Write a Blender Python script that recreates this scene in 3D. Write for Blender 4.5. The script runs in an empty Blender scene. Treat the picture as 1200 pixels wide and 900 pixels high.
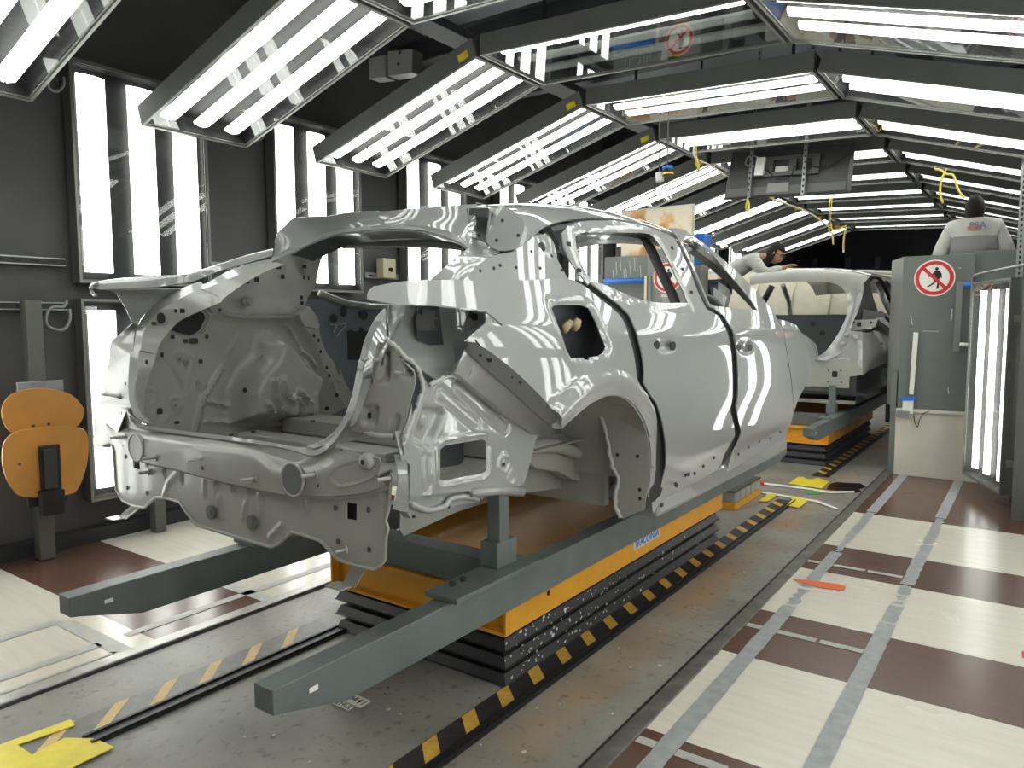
import bpy, bmesh, math, random
from mathutils import Vector, Matrix, geometry
R = math.radians
scene = bpy.context.scene
COL = scene.collection
random.seed(7)
# ------------------------------------------------------------ camera, world, exposure
cam_d = bpy.data.cameras.new('camera'); cam = bpy.data.objects.new('camera', cam_d); COL.objects.link(cam)
cam_d.sensor_fit = 'HORIZONTAL'; cam_d.sensor_width = 36.0; cam_d.lens = 36.0*868.2/1200.0
cam_d.clip_start = .05; cam_d.clip_end = 200
PITCH, YAW, ROLL = 8.589e-2, .61779, -.00328
cam.location = (0, 0, 1.5)
_fw = Vector((-math.sin(YAW)*math.cos(PITCH), math.cos(YAW)*math.cos(PITCH), -math.sin(PITCH)))
_rt = Vector((math.cos(YAW), math.sin(YAW), 0)); _up = _rt.cross(_fw)
_r2 = _rt*math.cos(ROLL)+_up*math.sin(ROLL); _u2 = -_rt*math.sin(ROLL)+_up*math.cos(ROLL)
cam.rotation_euler = Matrix((_r2, _u2, -_fw)).transposed().to_euler()
scene.camera = cam
w = bpy.data.worlds.new('world'); scene.world = w; w.use_nodes = True
w.node_tree.nodes['Background'].inputs[0].default_value = (.80, .84, .9, 1)
w.node_tree.nodes['Background'].inputs[1].default_value = .03
scene.view_settings.view_transform = 'Standard'
scene.view_settings.look = 'None'
scene.view_settings.gamma = 1.0
scene.view_settings.use_curve_mapping = False
scene.view_settings.exposure = 0.0
TUBE = 6.0          # radiance of the lit tubes
TUBE_COL = (1.0, .985, .95)

# ------------------------------------------------------------ materials
def mat(name, col, rough=.5, metal=0.0, noise=0.0, nscale=8.0, bump=0.0, bscale=60.0, coat=0.0, coat_r=.05, spec=.5, col2=None, rnoise=0.0):
    m = bpy.data.materials.new(name); m.use_nodes = True
    nt = m.node_tree; b = nt.nodes['Principled BSDF']
    b.inputs['Base Color'].default_value = (*col, 1); b.inputs['Roughness'].default_value = rough
    b.inputs['Metallic'].default_value = metal; b.inputs['Specular IOR Level'].default_value = spec
    b.inputs['Coat Weight'].default_value = coat; b.inputs['Coat Roughness'].default_value = coat_r
    if noise or col2 or bump or rnoise:
        tc = nt.nodes.new('ShaderNodeTexCoord')
    if noise or col2:
        n = nt.nodes.new('ShaderNodeTexNoise'); n.inputs['Scale'].default_value = nscale; n.inputs['Detail'].default_value = 6
        nt.links.new(tc.outputs['Object'], n.inputs['Vector'])
        r = nt.nodes.new('ShaderNodeValToRGB')
        c2 = col2 or tuple(c*(1-noise) for c in col); c1 = col if col2 else tuple(min(1, c*(1+noise)) for c in col)
        r.color_ramp.elements[0].position = .35; r.color_ramp.elements[1].position = .65
        r.color_ramp.elements[0].color = (*c2, 1); r.color_ramp.elements[1].color = (*c1, 1)
        nt.links.new(n.outputs['Fac'], r.inputs['Fac']); nt.links.new(r.outputs['Color'], b.inputs['Base Color'])
    if rnoise:
        n3 = nt.nodes.new('ShaderNodeTexNoise'); n3.inputs['Scale'].default_value = nscale*1.7
        nt.links.new(tc.outputs['Object'], n3.inputs['Vector'])
        mr = nt.nodes.new('ShaderNodeMapRange'); mr.inputs[3].default_value = max(.02, rough-rnoise); mr.inputs[4].default_value = rough+rnoise
        nt.links.new(n3.outputs['Fac'], mr.inputs[0]); nt.links.new(mr.outputs[0], b.inputs['Roughness'])
    if bump:
        n2 = nt.nodes.new('ShaderNodeTexNoise'); n2.inputs['Scale'].default_value = bscale; n2.inputs['Detail'].default_value = 4
        nt.links.new(tc.outputs['Object'], n2.inputs['Vector'])
        bp = nt.nodes.new('ShaderNodeBump'); bp.inputs['Strength'].default_value = bump; bp.inputs['Distance'].default_value = .01
        nt.links.new(n2.outputs['Fac'], bp.inputs['Height']); nt.links.new(bp.outputs['Normal'], b.inputs['Normal'])
    return m
def emit(name, col, s):
    m = mat(name, (.85, .85, .82), .4)
    b = m.node_tree.nodes['Principled BSDF']
    b.inputs['Emission Color'].default_value = (*col, 1); b.inputs['Emission Strength'].default_value = s
    return m
def glass_pane(name, tint=(.93, .95, .94), ior=1.5):
    m = bpy.data.materials.new(name); m.use_nodes = True; nt = m.node_tree; nt.nodes.clear()
    o = nt.nodes.new('ShaderNodeOutputMaterial'); mx = nt.nodes.new('ShaderNodeMixShader')
    t = nt.nodes.new('ShaderNodeBsdfTransparent'); t.inputs[0].default_value = (*tint, 1)
    g = nt.nodes.new('ShaderNodeBsdfGlossy'); g.inputs['Roughness'].default_value = .01
    lw = nt.nodes.new('ShaderNodeLayerWeight'); lw.inputs[0].default_value = .5
    pw = nt.nodes.new('ShaderNodeMath'); pw.operation = 'POWER'; pw.inputs[1].default_value = 4.6; nt.links.new(lw.outputs['Facing'], pw.inputs[0])
    fr = nt.nodes.new('ShaderNodeMapRange'); fr.inputs[3].default_value = .045; fr.inputs[4].default_value = .8; nt.links.new(pw.outputs[0], fr.inputs[0])
    nt.links.new(fr.outputs[0], mx.inputs[0]); nt.links.new(t.outputs[0], mx.inputs[1]); nt.links.new(g.outputs[0], mx.inputs[2])
    nt.links.new(mx.outputs[0], o.inputs[0])
    return m
M = {}
M['tube'] = emit('lit_tube', TUBE_COL, TUBE)
M['tube_off'] = mat('unlit_tube', (.42, .43, .42), .3)
M['pane'] = glass_pane('panel_glass')
M['panel_grey'] = mat('panel_grey_paint', (.135, .138, .126), .45, noise=.08, nscale=3)
M['panel_dark'] = mat('panel_dark_inside', (.010, .010, .0105), .6)
M['rim'] = mat('panel_rim', (.30, .30, .28), .35, .6)
M['wall'] = mat('dark_wall_paint', (.098, .097, .097), .55, noise=.12, nscale=1.5)
M['ceil'] = mat('dark_ceiling', (.30, .31, .34), .7)
M['steel'] = mat('galvanised', (.42, .43, .43), .38, .8, noise=.1, nscale=20)
M['dark_steel'] = mat('dark_steel', (.05, .052, .055), .5, .3)
M['black'] = mat('black_rubber_and_gap_shade', (.012, .012, .013), .45)
M['white_plastic'] = mat('white_plastic', (.72, .71, .66), .35)
M['cream'] = mat('cream_plastic', (.62, .57, .40), .4)
M['yellow'] = mat('yellow_paint', (.80, .62, .03), .45, noise=.12, nscale=14)
M['orange'] = mat('platform_yellow', (.80, .38, .025), .38, noise=.06, nscale=6, rnoise=.08)
M['skid'] = mat('skid_grey_paint', (.125, .145, .140), .40, noise=.10, nscale=7, bump=.08)
M['blue'] = mat('blue_plastic', (.02, .17, .62), .4)
M['red'] = mat('sign_red', (.62, .03, .03), .4)
M['white'] = mat('sign_white', (.82, .80, .75), .45)
M['ink'] = mat('sign_black', (.01, .01, .01), .45)

# ------------------------------------------------------------ mesh helpers
class MB:
    """collects shapes, then links them as ONE mesh object"""
    def __init__(s): s.v = []; s.f = []; s.m = []; s.mi = 0
    def add(s, vs, fs):
        o = len(s.v); s.v += [tuple(v) for v in vs]; s.f += [tuple(i+o for i in q) for q in fs]; s.m += [s.mi]*len(fs); return s
    def box(s, c, d, rot=None, taper=1.0):
        x, y, z = d[0]/2, d[1]/2, d[2]/2
        vs = [Vector((a*x*(taper if e > 0 else 1), b*y*(taper if e > 0 else 1), e*z)) for e in (-1, 1) for a, b in ((-1, -1), (1, -1), (1, 1), (-1, 1))]
        if rot is not None: vs = [rot @ v for v in vs]
        vs = [v+Vector(c) for v in vs]
        return s.add(vs, [(3, 2, 1, 0), (4, 5, 6, 7), (0, 1, 5, 4), (1, 2, 6, 5), (2, 3, 7, 6), (3, 0, 4, 7)])
    def bar(s, a, b, wd, h=None, upv=(0, 0, 1)):
        a, b = Vector(a), Vector(b); h = h or wd
        d = (b-a).normalized(); u = Vector(upv)
        sx = d.cross(u); 
        if sx.length < 1e-4: sx = d.cross(Vector((1, 0, 0)))
        sx.normalize(); sy = sx.cross(d).normalized()
        vs = [p+sx*i*wd/2+sy*j*h/2 for p in (a, b) for i, j in ((-1, -1), (1, -1), (1, 1), (-1, 1))]
        return s.add(vs, [(3, 2, 1, 0), (4, 5, 6, 7), (0, 1, 5, 4), (1, 2, 6, 5), (2, 3, 7, 6), (3, 0, 4, 7)])
    def tube(s, pts, r, n=10, cap=True):
        pts = [Vector(p) for p in pts]; rs = r if isinstance(r, (list, tuple)) else [r]*len(pts)
        rings = []; prev = None
        for i, p in enumerate(pts):
            t = (pts[min(i+1, len(pts)-1)]-pts[max(i-1, 0)]).normalized()
            if prev is None:
                a = t.cross(Vector((0, 0, 1))); 
                if a.length < .05: a = t.cross(Vector((1, 0, 0)))
            else: a = prev-t*prev.dot(t)
            a.normalize(); prev = a; b = t.cross(a)
            rings.append([p+(a*math.cos(k*2*math.pi/n)+b*math.sin(k*2*math.pi/n))*rs[i] for k in range(n)])
        vs = [v for q in rings for v in q]; fs = []
        for i in range(len(pts)-1):
            for k in range(n): fs.append((i*n+k, i*n+(k+1) % n, (i+1)*n+(k+1) % n, (i+1)*n+k))
        if cap: fs += [tuple(range(n-1, -1, -1)), tuple((len(pts)-1)*n+k for k in range(n))]
        return s.add(vs, fs)
    def cyl(s, a, b, r, n=16): return s.tube([a, b], r, n)
    def prism(s, pts, ext):
        """planar polygon (3D points) extruded by vector ext"""
        n = len(pts); e = Vector(ext); vs = [Vector(p) for p in pts]+[Vector(p)+e for p in pts]
        return s.add(vs, [tuple(range(n-1, -1, -1)), tuple(range(n, 2*n))]+[(i, (i+1) % n, n+(i+1) % n, n+i) for i in range(n)])
    def build(s, name, m, parent=None, smooth=False, bevel=0.0, loc=None):
        me = bpy.data.meshes.new(name); me.from_pydata(s.v, [], s.f)
        for mm in (m if isinstance(m, (list, tuple)) else [m]): me.materials.append(mm)
        for p, i in zip(me.polygons, s.m): p.material_index = i
        bm = bmesh.new(); bm.from_mesh(me); bmesh.ops.recalc_face_normals(bm, faces=bm.faces); bm.to_mesh(me); bm.free()
        o = bpy.data.objects.new(name, me); COL.objects.link(o)
        if smooth:
            for p in me.polygons: p.use_smooth = True
        if parent is not None: o.parent = parent
        if loc: o.location = loc
        if bevel:
            b = o.modifiers.new('bevel', 'BEVEL'); b.width = bevel; b.segments = 2; b.limit_method = 'ANGLE'; b.angle_limit = R(40)
        return o
def tag(o, label=None, cat=None, group=None, kind=None):
    if label: o['label'] = label
    if cat: o['category'] = cat
    if group: o['group'] = group
    if kind: o['kind'] = kind
    return o
def empty(name, loc=(0, 0, 0), label=None, cat=None, group=None, rot=None):
    o = bpy.data.objects.new(name, None); COL.objects.link(o); o.location = loc; o.empty_display_size = .1
    if rot: o.rotation_euler = rot
    return tag(o, label, cat, group)
def struct(name, mb, m, **k): return tag(mb.build(name, m, **k), kind='structure')
def kids(o): return [c for c in bpy.data.objects if c.parent == o]
def copy_tree(o, parent=None):
    c = o.copy(); COL.objects.link(c)
    if parent is not None: c.parent = parent
    for ch in KIDS.get(o.name, kids(o)): copy_tree(ch, c)
    return c
KIDS = {}
def smooth_pts(pts, n=6, closed=False):
    """Catmull-Rom through 3D points"""
    P = [Vector(p) for p in pts]; N = len(P); out = []
    for i in range(N if closed else N-1):
        g = (lambda k: P[k % N]) if closed else (lambda k: P[max(0, min(N-1, k))])
        a, b, c, d = g(i-1), g(i), g(i+1), g(i+2)
        for j in range(n):
            t = j/n
            out.append(.5*((2*b)+(c-a)*t+(2*a-5*b+4*c-d)*t*t+(3*b-a-3*c+d)*t**3))
    if not closed: out.append(P[-1])
    return out
def resample(pts, n):
    P = [Vector(p) for p in pts]; L = [0]
    for i in range(1, len(P)): L.append(L[-1]+(P[i]-P[i-1]).length)
    out = []; k = 0
    for j in range(n):
        t = L[-1]*j/(n-1)
        while k < len(P)-2 and L[k+1] < t: k += 1
        s = (t-L[k])/max(1e-9, L[k+1]-L[k]); out.append(P[k].lerp(P[k+1], min(1, max(0, s))))
    return out

def world_of(o):
    m = o.matrix_basis.copy()
    return world_of(o.parent) @ o.matrix_parent_inverse @ m if o.parent else m
def rebase(o):
    """keep the mesh where it was written in world space although its parent has a location"""
    o.matrix_parent_inverse = world_of(o.parent).inverted(); return o

# ---- body-side surface of the near car: half width by height, tapered towards both ends
CAR_X = -2.22
def _cr(tab, t):
    if t <= tab[0][0]: return tab[0][1]
    if t >= tab[-1][0]: return tab[-1][1]
    for i in range(len(tab)-1):
        if tab[i][0] <= t <= tab[i+1][0]:
            x0, y0 = tab[i]; x1, y1 = tab[i+1]
            h = x1-x0
            m0 = (y1-tab[i-1][1])/(x1-tab[i-1][0]) if i > 0 else (y1-y0)/h
            m1 = (tab[i+2][1]-y0)/(tab[i+2][0]-x0) if i+2 < len(tab) else (y1-y0)/h
            s = (t-x0)/h
            return (y0*(1+2*s)*(1-s)**2 + m0*h*s*(1-s)**2 + y1*s*s*(3-2*s) + m1*h*s*s*(s-1))
PROF = [(.40,.81),(.55,.845),(.66,.868),(.72,.885),(.80,.897),(.95,.915),(1.1,.925),(1.25,.918),(1.36,.905),(1.43,.885),(1.49,.85),(1.56,.808),(1.65,.762),(1.75,.715),(1.85,.668),(1.93,.635),(1.98,.61),(2.02,.565),(2.06,.47),(2.1,.25)]
TAPER = [(1.0,-.25),(1.4,-.125),(1.6,-.085),(1.9,-.035),(2.2,-.008),(2.6,0),(3.5,0),(4.6,0),(5.1,-.008),(5.5,-.02),(5.8,-.04),(6.0,-.07),(6.2,-.13),(6.5,-.34)]
RISE = [(1.0,.11),(1.6,.09),(2.2,.055),(2.8,.02),(3.4,0),(4.8,-.01),(5.6,-.05),(6.4,-.16)]
def side_half(y, z):
    return _cr(PROF, z-_cr(RISE, y)) + _cr(TAPER, y)
def side_x(y, z):
    return CAR_X + side_half(y, z)
def rear_y(x, z):
    d = abs(x-CAR_X)
    return 1.38 + .16*d*d + .02*max(0, z-.8)

RING = [(.95,1.43),(1.05,1.44),(1.25,1.46),(1.4,1.51),(1.5,1.57),(1.58,1.65),(1.68,1.82),(1.77,2.06),(1.84,2.17),(1.9,2.24),(2.1,2.5)]
def ring_y(z): return _cr(RING, z)

# ------------------------------------------------------------ pressed-sheet tools
def _inside(p, poly):
    x, y = p; c = False; n = len(poly); j = n-1
    for i in range(n):
        xi, yi = poly[i]; xj, yj = poly[j]
        if (yi > y) != (yj > y) and x < (xj-xi)*(y-yi)/(yj-yi)+xi: c = not c
        j = i
    return c
def _dseg(p, a, b):
    vx, vy = b[0]-a[0], b[1]-a[1]; wx, wy = p[0]-a[0], p[1]-a[1]
    L = vx*vx+vy*vy; t = 0 if L == 0 else max(0, min(1, (wx*vx+wy*vy)/L))
    return math.hypot(wx-t*vx, wy-t*vy)
def _dpoly(p, poly): return min(_dseg(p, poly[i], poly[(i+1) % len(poly)]) for i in range(len(poly)))
def _dline(p, pl): return min(_dseg(p, pl[i], pl[i+1]) for i in range(len(pl)-1))
def _ss(t): t = max(0, min(1, t)); return t*t*(3-2*t)
def dense(poly, step):
    out = []; n = len(poly)
    for i in range(n):
        a, b = poly[i], poly[(i+1) % n]; L = math.hypot(b[0]-a[0], b[1]-a[1]); k = max(1, int(L/step))
        out += [(a[0]+(b[0]-a[0])*j/k, a[1]+(b[1]-a[1])*j/k) for j in range(k)]
    return out
def relief(p, feats):
    """height of the stampings at p: ('pad', poly, h, ramp), ('rib', polyline, h, half width), ('boss', centre, radius, h)"""
    h = 0
    for f in feats:
        if f[0] == 'pad':
            xs = [q[0] for q in f[1]]; ys = [q[1] for q in f[1]]
            if min(xs) < p[0] < max(xs) and min(ys) < p[1] < max(ys) and _inside(p, f[1]): h += f[2]*_ss(_dpoly(p, f[1])/f[3])
        elif f[0] == 'rib':
            d = _dline(p, f[1])
            if d < f[3]: h += f[2]*_ss(1-d/f[3])
        elif f[0] == 'ring':
            d = abs(math.hypot(p[0]-f[1][0], p[1]-f[1][1])-f[2])
            if d < f[4]: h += f[3]*_ss(1-d/f[4])
        elif f[0] == 'boss':
            d = math.hypot(p[0]-f[1][0], p[1]-f[1][1])
            if d < f[2]: h += f[3]*_ss((1-d/f[2])*2)
        elif f[0] == 'fn': h += f[1](p)
    return h
def sheet(name, m, parent, out3, uv, back, holes=(), res=.02, feats=(), thick=.004, flip=False, smooth_edge=0, edge_step=None, label=None):
    """a pressed sheet: outline (3D points) flattened by uv, filled with a fine mesh, put back by back(u, v, height)"""
    def flat(pts, k=0):
        q = [uv(p) for p in pts]
        if k:
            q = [(p[0], p[1]) for p in smooth_pts([(a, b, 0) for a, b in q], k, True)]
        return dense(q, edge_step or res)
    outer = flat(out3, smooth_edge); hs = [flat(h, smooth_edge) for h in holes]
    pts = []; edges = []
    for poly in [outer]+hs:
        o = len(pts); pts += [Vector(p) for p in poly]; edges += [(o+i, o+(i+1) % len(poly)) for i in range(len(poly))]
    us = [p[0] for p in outer]; vs = [p[1] for p in outer]
    u = min(us)+res*.5; row = 0
    while u < max(us):
        v = min(vs)+res*(.5 if row % 2 else .25)
        while v < max(vs):
            p = (u, v)
            if _inside(p, outer) and not any(_inside(p, h) for h in hs):
                if min([_dpoly(p, outer)]+[_dpoly(p, h) for h in hs]) > res*.45: pts.append(Vector(p))
            v += res
        u += res*.87; row += 1
    V, E, F = geometry.delaunay_2d_cdt(pts, edges, [], 0, 1e-6)[:3]
    fs = []
    for f in F:
        c = (sum(V[i].x for i in f)/len(f), sum(V[i].y for i in f)/len(f))
        if _inside(c, outer) and not any(_inside(c, h) for h in hs): fs.append(tuple(f))
    mb = MB(); mb.add([back(p.x, p.y, relief((p.x, p.y), feats)) for p in V], fs)
    me = bpy.data.meshes.new(name); me.from_pydata(mb.v, [], mb.f); me.materials.append(m)
    bm = bmesh.new(); bm.from_mesh(me)
    bmesh.ops.delete(bm, geom=[v for v in bm.verts if not v.link_faces], context='VERTS')
    bmesh.ops.recalc_face_normals(bm, faces=bm.faces); bm.faces.ensure_lookup_table()
    bm.to_mesh(me); bm.free()
    o = bpy.data.objects.new(name, me); COL.objects.link(o)
    for p in me.polygons: p.use_smooth = True
    if parent is not None: o.parent = parent; rebase(o)
    if thick:
        # make the sheet thick away from the viewer side
        cen = sum((p.normal for p in me.polygons), Vector())
        want = Vector(back(*uv(out3[0]), 1.0))-Vector(back(*uv(out3[0]), 0.0))
        if cen.dot(want) < 0: me.flip_normals()
        s = o.modifiers.new('sheet', 'SOLIDIFY'); s.thickness = thick; s.offset = -1; s.use_even_offset = False
        e = o.modifiers.new('split', 'EDGE_SPLIT'); e.split_angle = R(55)
    if label: o['label'] = label
    return o
def loft(name, m, parent, curves, nu=40, nv=1, thick=.004, smooth_u=True, label=None, flip=False):
    """surface through several 3D curves"""
    C = [resample(smooth_pts(c, 6) if smooth_u and len(c) > 2 else c, nu) for c in curves]
    if nv > 1 and len(C) > 2:
        cols = [smooth_pts([c[i] for c in C], nv) for i in range(nu)]
        C = [[cols[i][j] for i in range(nu)] for j in range(len(cols[0]))]
    mb = MB(); n = len(C)
    mb.add([p for c in C for p in c], [(j*nu+i, j*nu+i+1, (j+1)*nu+i+1, (j+1)*nu+i) for j in range(n-1) for i in range(nu-1)])
    me = bpy.data.meshes.new(name); me.from_pydata(mb.v, [], mb.f); me.materials.append(m)
    for p in me.polygons: p.use_smooth = True
    o = bpy.data.objects.new(name, me); COL.objects.link(o)
    if flip: me.flip_normals()
    if parent is not None: o.parent = parent; rebase(o)
    if thick:
        s = o.modifiers.new('sheet', 'SOLIDIFY'); s.thickness = thick; s.offset = -1
        e = o.modifiers.new('split', 'EDGE_SPLIT'); e.split_angle = R(50)
    if label: o['label'] = label
    return o
def discs(name, m, parent, items, n=12):
    """dark openings in a sheet: (point, normal, rx, ry, up) thin discs standing a hair proud"""
    for p, nrm, rx, ry, sq in items:
        b = MB(); nrm = Vector(nrm).normalized(); a = nrm.cross(Vector((0, 0, 1))).normalized(); c = a.cross(nrm); p = Vector(p)+nrm*.0015
        if sq: ring = [p+a*rx*i+c*ry*j for i, j in ((-1, -.7), (-.7, -1), (.7, -1), (1, -.7), (1, .7), (.7, 1), (-.7, 1), (-1, .7))]
        else: ring = [p+a*rx*math.cos(2*math.pi*k/n)+c*ry*math.sin(2*math.pi*k/n) for k in range(n)]
        b.prism(ring, -nrm*.003); o = b.build(name, m, parent)
        if parent is not None: rebase(o)
uvS = lambda p: (p[1], p[2])
def backS(off=0.0): return lambda u, v, h: (side_x(u, v)+off+h, u, v)
uvX = lambda p: (p[1], p[2])
def backX(x, s=1): return lambda u, v, h: (x+s*h, u, v)
uvY = lambda p: (p[0], p[2])
def backY(y): return lambda u, v, h: (u, y-h, v)
def backR(off=0.0): return lambda u, v, h: (u, rear_y(u, v)+off-h, v)
uvZ = lambda p: (p[0], p[1])
def backZ(z): return lambda u, v, h: (u, v, z+h)
uvH = lambda p: (p[0], p[2])
def backH(off=0.0): return lambda u, v, h: (u, ring_y(v)+off-h, v)

# ------------------------------------------------------------ the setting
YB, YF = -3.5, 26.0
XL, XR = -5.27, 1.15
def ramp_mat(name, axis, stops, lo, hi, rough, plank=None, coat=0.0):
    """bands of colour along one world axis"""
    m = bpy.data.materials.new(name); m.use_nodes = True; nt = m.node_tree; b = nt.nodes['Principled BSDF']
    g = nt.nodes.new('ShaderNodeNewGeometry'); sp = nt.nodes.new('ShaderNodeSeparateXYZ'); nt.links.new(g.outputs['Position'], sp.inputs[0])
    mr = nt.nodes.new('ShaderNodeMapRange'); mr.inputs[1].default_value = lo; mr.inputs[2].default_value = hi
    nt.links.new(sp.outputs[axis], mr.inputs[0])
    r = nt.nodes.new('ShaderNodeValToRGB'); r.color_ramp.interpolation = 'CONSTANT'
    els = r.color_ramp.elements
    els[0].position = 0; els[0].color = (*stops[0][1], 1)
    els.remove(els[1])
    for p, c in stops[1:]:
        e = els.new((p-lo)/(hi-lo)); e.color = (*c, 1)
    nt.links.new(mr.outputs[0], r.inputs['Fac'])
    n = nt.nodes.new('ShaderNodeTexNoise'); n.inputs['Scale'].default_value = 3; n.inputs['Detail'].default_value = 8
    mp = nt.nodes.new('ShaderNodeMapping'); mp.inputs['Scale'].default_value = (1.0, 9.0, 1.0)
    nt.links.new(g.outputs['Position'], mp.inputs[0]); nt.links.new(mp.outputs[0], n.inputs['Vector'])
    v = nt.nodes.new('ShaderNodeMapRange'); v.inputs[3].default_value = .86; v.inputs[4].default_value = 1.12
    nt.links.new(n.outputs['Fac'], v.inputs[0])
    mx = nt.nodes.new('ShaderNodeMix'); mx.data_type = 'RGBA'; mx.blend_type = 'MULTIPLY'; mx.inputs['Factor'].default_value = 1
    nt.links.new(r.outputs['Color'], mx.inputs['A']); nt.links.new(v.outputs[0], mx.inputs['B'])
    nt.links.new(mx.outputs['Result'], b.inputs['Base Color'])
    b.inputs['Roughness'].default_value = rough
    n2 = nt.nodes.new('ShaderNodeTexNoise'); n2.inputs['Scale'].default_value = 2.2; nt.links.new(g.outputs['Position'], n2.inputs['Vector'])
    v2 = nt.nodes.new('ShaderNodeMapRange'); v2.inputs[3].default_value = rough-.06; v2.inputs[4].default_value = rough+.08
    nt.links.new(n2.outputs['Fac'], v2.inputs[0]); nt.links.new(v2.outputs[0], b.inputs['Roughness'])
    return m
WH, BR = (.70, .655, .57), (.115, .062, .045)
M['tiles_r'] = ramp_mat('floor_tiles_right', 'Y', [(YB, WH), (.4, BR), (1.0, WH), (1.80, BR), (2.37, WH), (3.155, BR), (3.73, WH), (4.54, BR), (5.11, WH), (6.10, BR), (8.4, WH), (9.2, BR)], YB, 10, .24)
M['tiles_l'] = ramp_mat('floor_tiles_left', 'Y', [(YB, WH), (.35, BR), (.95, WH), (1.735, BR), (2.38, WH), (3.9, BR), (4.5, WH), (5.3, BR), (5.9, WH), (6.7, BR), (7.3, WH)], YB, 10, .22)
# worn lane concrete
def concrete():
    m = bpy.data.materials.new('lane_concrete'); m.use_nodes = True; nt = m.node_tree; b = nt.nodes['Principled BSDF']
    g = nt.nodes.new('ShaderNodeNewGeometry')
    def noise(s, d=6, sc=(1, 1, 1)):
        mp = nt.nodes.new('ShaderNodeMapping'); mp.inputs['Scale'].default_value = sc; nt.links.new(g.outputs['Position'], mp.inputs[0])
        n = nt.nodes.new('ShaderNodeTexNoise'); n.inputs['Scale'].default_value = s; n.inputs['Detail'].default_value = d; nt.links.new(mp.outputs[0], n.inputs['Vector']); return n.outputs['Fac']
    def ramp(src, p0, c0, p1, c1):
        r = nt.nodes.new('ShaderNodeValToRGB'); e = r.color_ramp.elements; e[0].position = p0; e[1].position = p1; e[0].color = (*c0, 1); e[1].color = (*c1, 1)
        nt.links.new(src, r.inputs['Fac']); return r.outputs['Color']
    def mix(f, a, c):
        x = nt.nodes.new('ShaderNodeMix'); x.data_type = 'RGBA'; nt.links.new(f, x.inputs['Factor']); nt.links.new(a, x.inputs['A'])
        if isinstance(c, tuple): x.inputs['B'].default_value = (*c, 1)
        else: nt.links.new(c, x.inputs['B'])
        return x.outputs['Result']
    base = ramp(noise(2.2, 8), .3, (.19, .18, .16), .7, (.33, .315, .28))
    # rust-brown wear stain along the lane right of the lift
    sp = nt.nodes.new('ShaderNodeSeparateXYZ'); nt.links.new(g.outputs['Position'], sp.inputs[0])
    d = nt.nodes.new('ShaderNodeMath'); d.operation = 'SUBTRACT'; d.inputs[1].default_value = -1.45; nt.links.new(sp.outputs['X'], d.inputs[0])
    ab = nt.nodes.new('ShaderNodeMath'); ab.operation = 'ABSOLUTE'; nt.links.new(d.outputs[0], ab.inputs[0])
    mr = nt.nodes.new('ShaderNodeMapRange'); mr.inputs[1].default_value = .02; mr.inputs[2].default_value = .17; mr.inputs[3].default_value = .75; mr.inputs[4].default_value = 0; nt.links.new(ab.outputs[0], mr.inputs[0])
    st = nt.nodes.new('ShaderNodeMath'); st.operation = 'MULTIPLY'; nt.links.new(mr.outputs[0], st.inputs[0])
    rn = nt.nodes.new('ShaderNodeMapRange'); rn.inputs[1].default_value = .38; rn.inputs[2].default_value = .62; nt.links.new(noise(1.6, 5), rn.inputs[0]); nt.links.new(rn.outputs[0], st.inputs[1])
    c = mix(st.outputs[0], base, (.36, .20, .09))
    # dark scuffs, small spots
    sc = nt.nodes.new('ShaderNodeMapRange'); sc.inputs[1].default_value = .57; sc.inputs[2].default_value = .72; sc.inputs[4].default_value = .55; nt.links.new(noise(24, 8, (1.0, .9, 1)), sc.inputs[0])
    c = mix(sc.outputs[0], c, (.045, .043, .04))
    vo = nt.nodes.new('ShaderNodeTexVoronoi'); vo.inputs['Scale'].default_value = 7; nt.links.new(g.outputs['Position'], vo.inputs['Vector'])
    vm = nt.nodes.new('ShaderNodeMapRange'); vm.inputs[1].default_value = .035; vm.inputs[2].default_value = .06; vm.inputs[3].default_value = 1; vm.inputs[4].default_value = 0; nt.links.new(vo.outputs['Distance'], vm.inputs[0])
    c = mix(vm.outputs[0], c, (.03, .028, .026))
    nt.links.new(c, b.inputs['Base Color'])
    rr = nt.nodes.new('ShaderNodeMapRange'); rr.inputs[3].default_value = .26; rr.inputs[4].default_value = .55; nt.links.new(noise(3.5, 6), rr.inputs[0]); nt.links.new(rr.outputs[0], b.inputs['Roughness'])
    bp = nt.nodes.new('ShaderNodeBump'); bp.inputs['Strength'].default_value = .12; bp.inputs['Distance'].default_value = .01; nt.links.new(noise(40, 4), bp.inputs['Height']); nt.links.new(bp.outputs[0], b.inputs['Normal'])
    return m
M['concrete'] = concrete()
struct('floor', MB().box(((XL+XR)/2, (YB+YF)/2, -.1), (XR-XL+.4, YF-YB+.4, .2)), M['concrete'])
struct('floor_right', MB().box(((-1.11+XR)/2, (YB+8.6)/2, .002), (XR+1.11, 8.6-YB, .006)), M['tiles_r'])
struct('floor_left', MB().box(((XL-3.30)/2, (YB+9)/2, .002), (-3.30-XL, 9-YB, .006)), M['tiles_l'])
struct('wall_left', MB().box((XL-.06, (YB+YF)/2, 2.2), (.12, YF-YB, 4.4)), M['wall'])
struct('wall_right', MB().box((XR+.06, (YB+YF)/2, 2.2), (.12, YF-YB, 4.4)), M['wall'])
struct('wall_back', MB().box(((XL+XR)/2, YF+.06, 2.2), (XR-XL+.24, .12, 4.4)), M['ceil'])
struct('wall_front', MB().box(((XL+XR)/2, YB-.06, 2.2), (XR-XL+.24, .12, 4.4)), M['wall'])
struct('ceiling', MB().box(((XL+XR)/2, (YB+YF)/2, 4.44), (XR-XL+.3, YF-YB+.3, .08)), M['ceil'])
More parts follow.
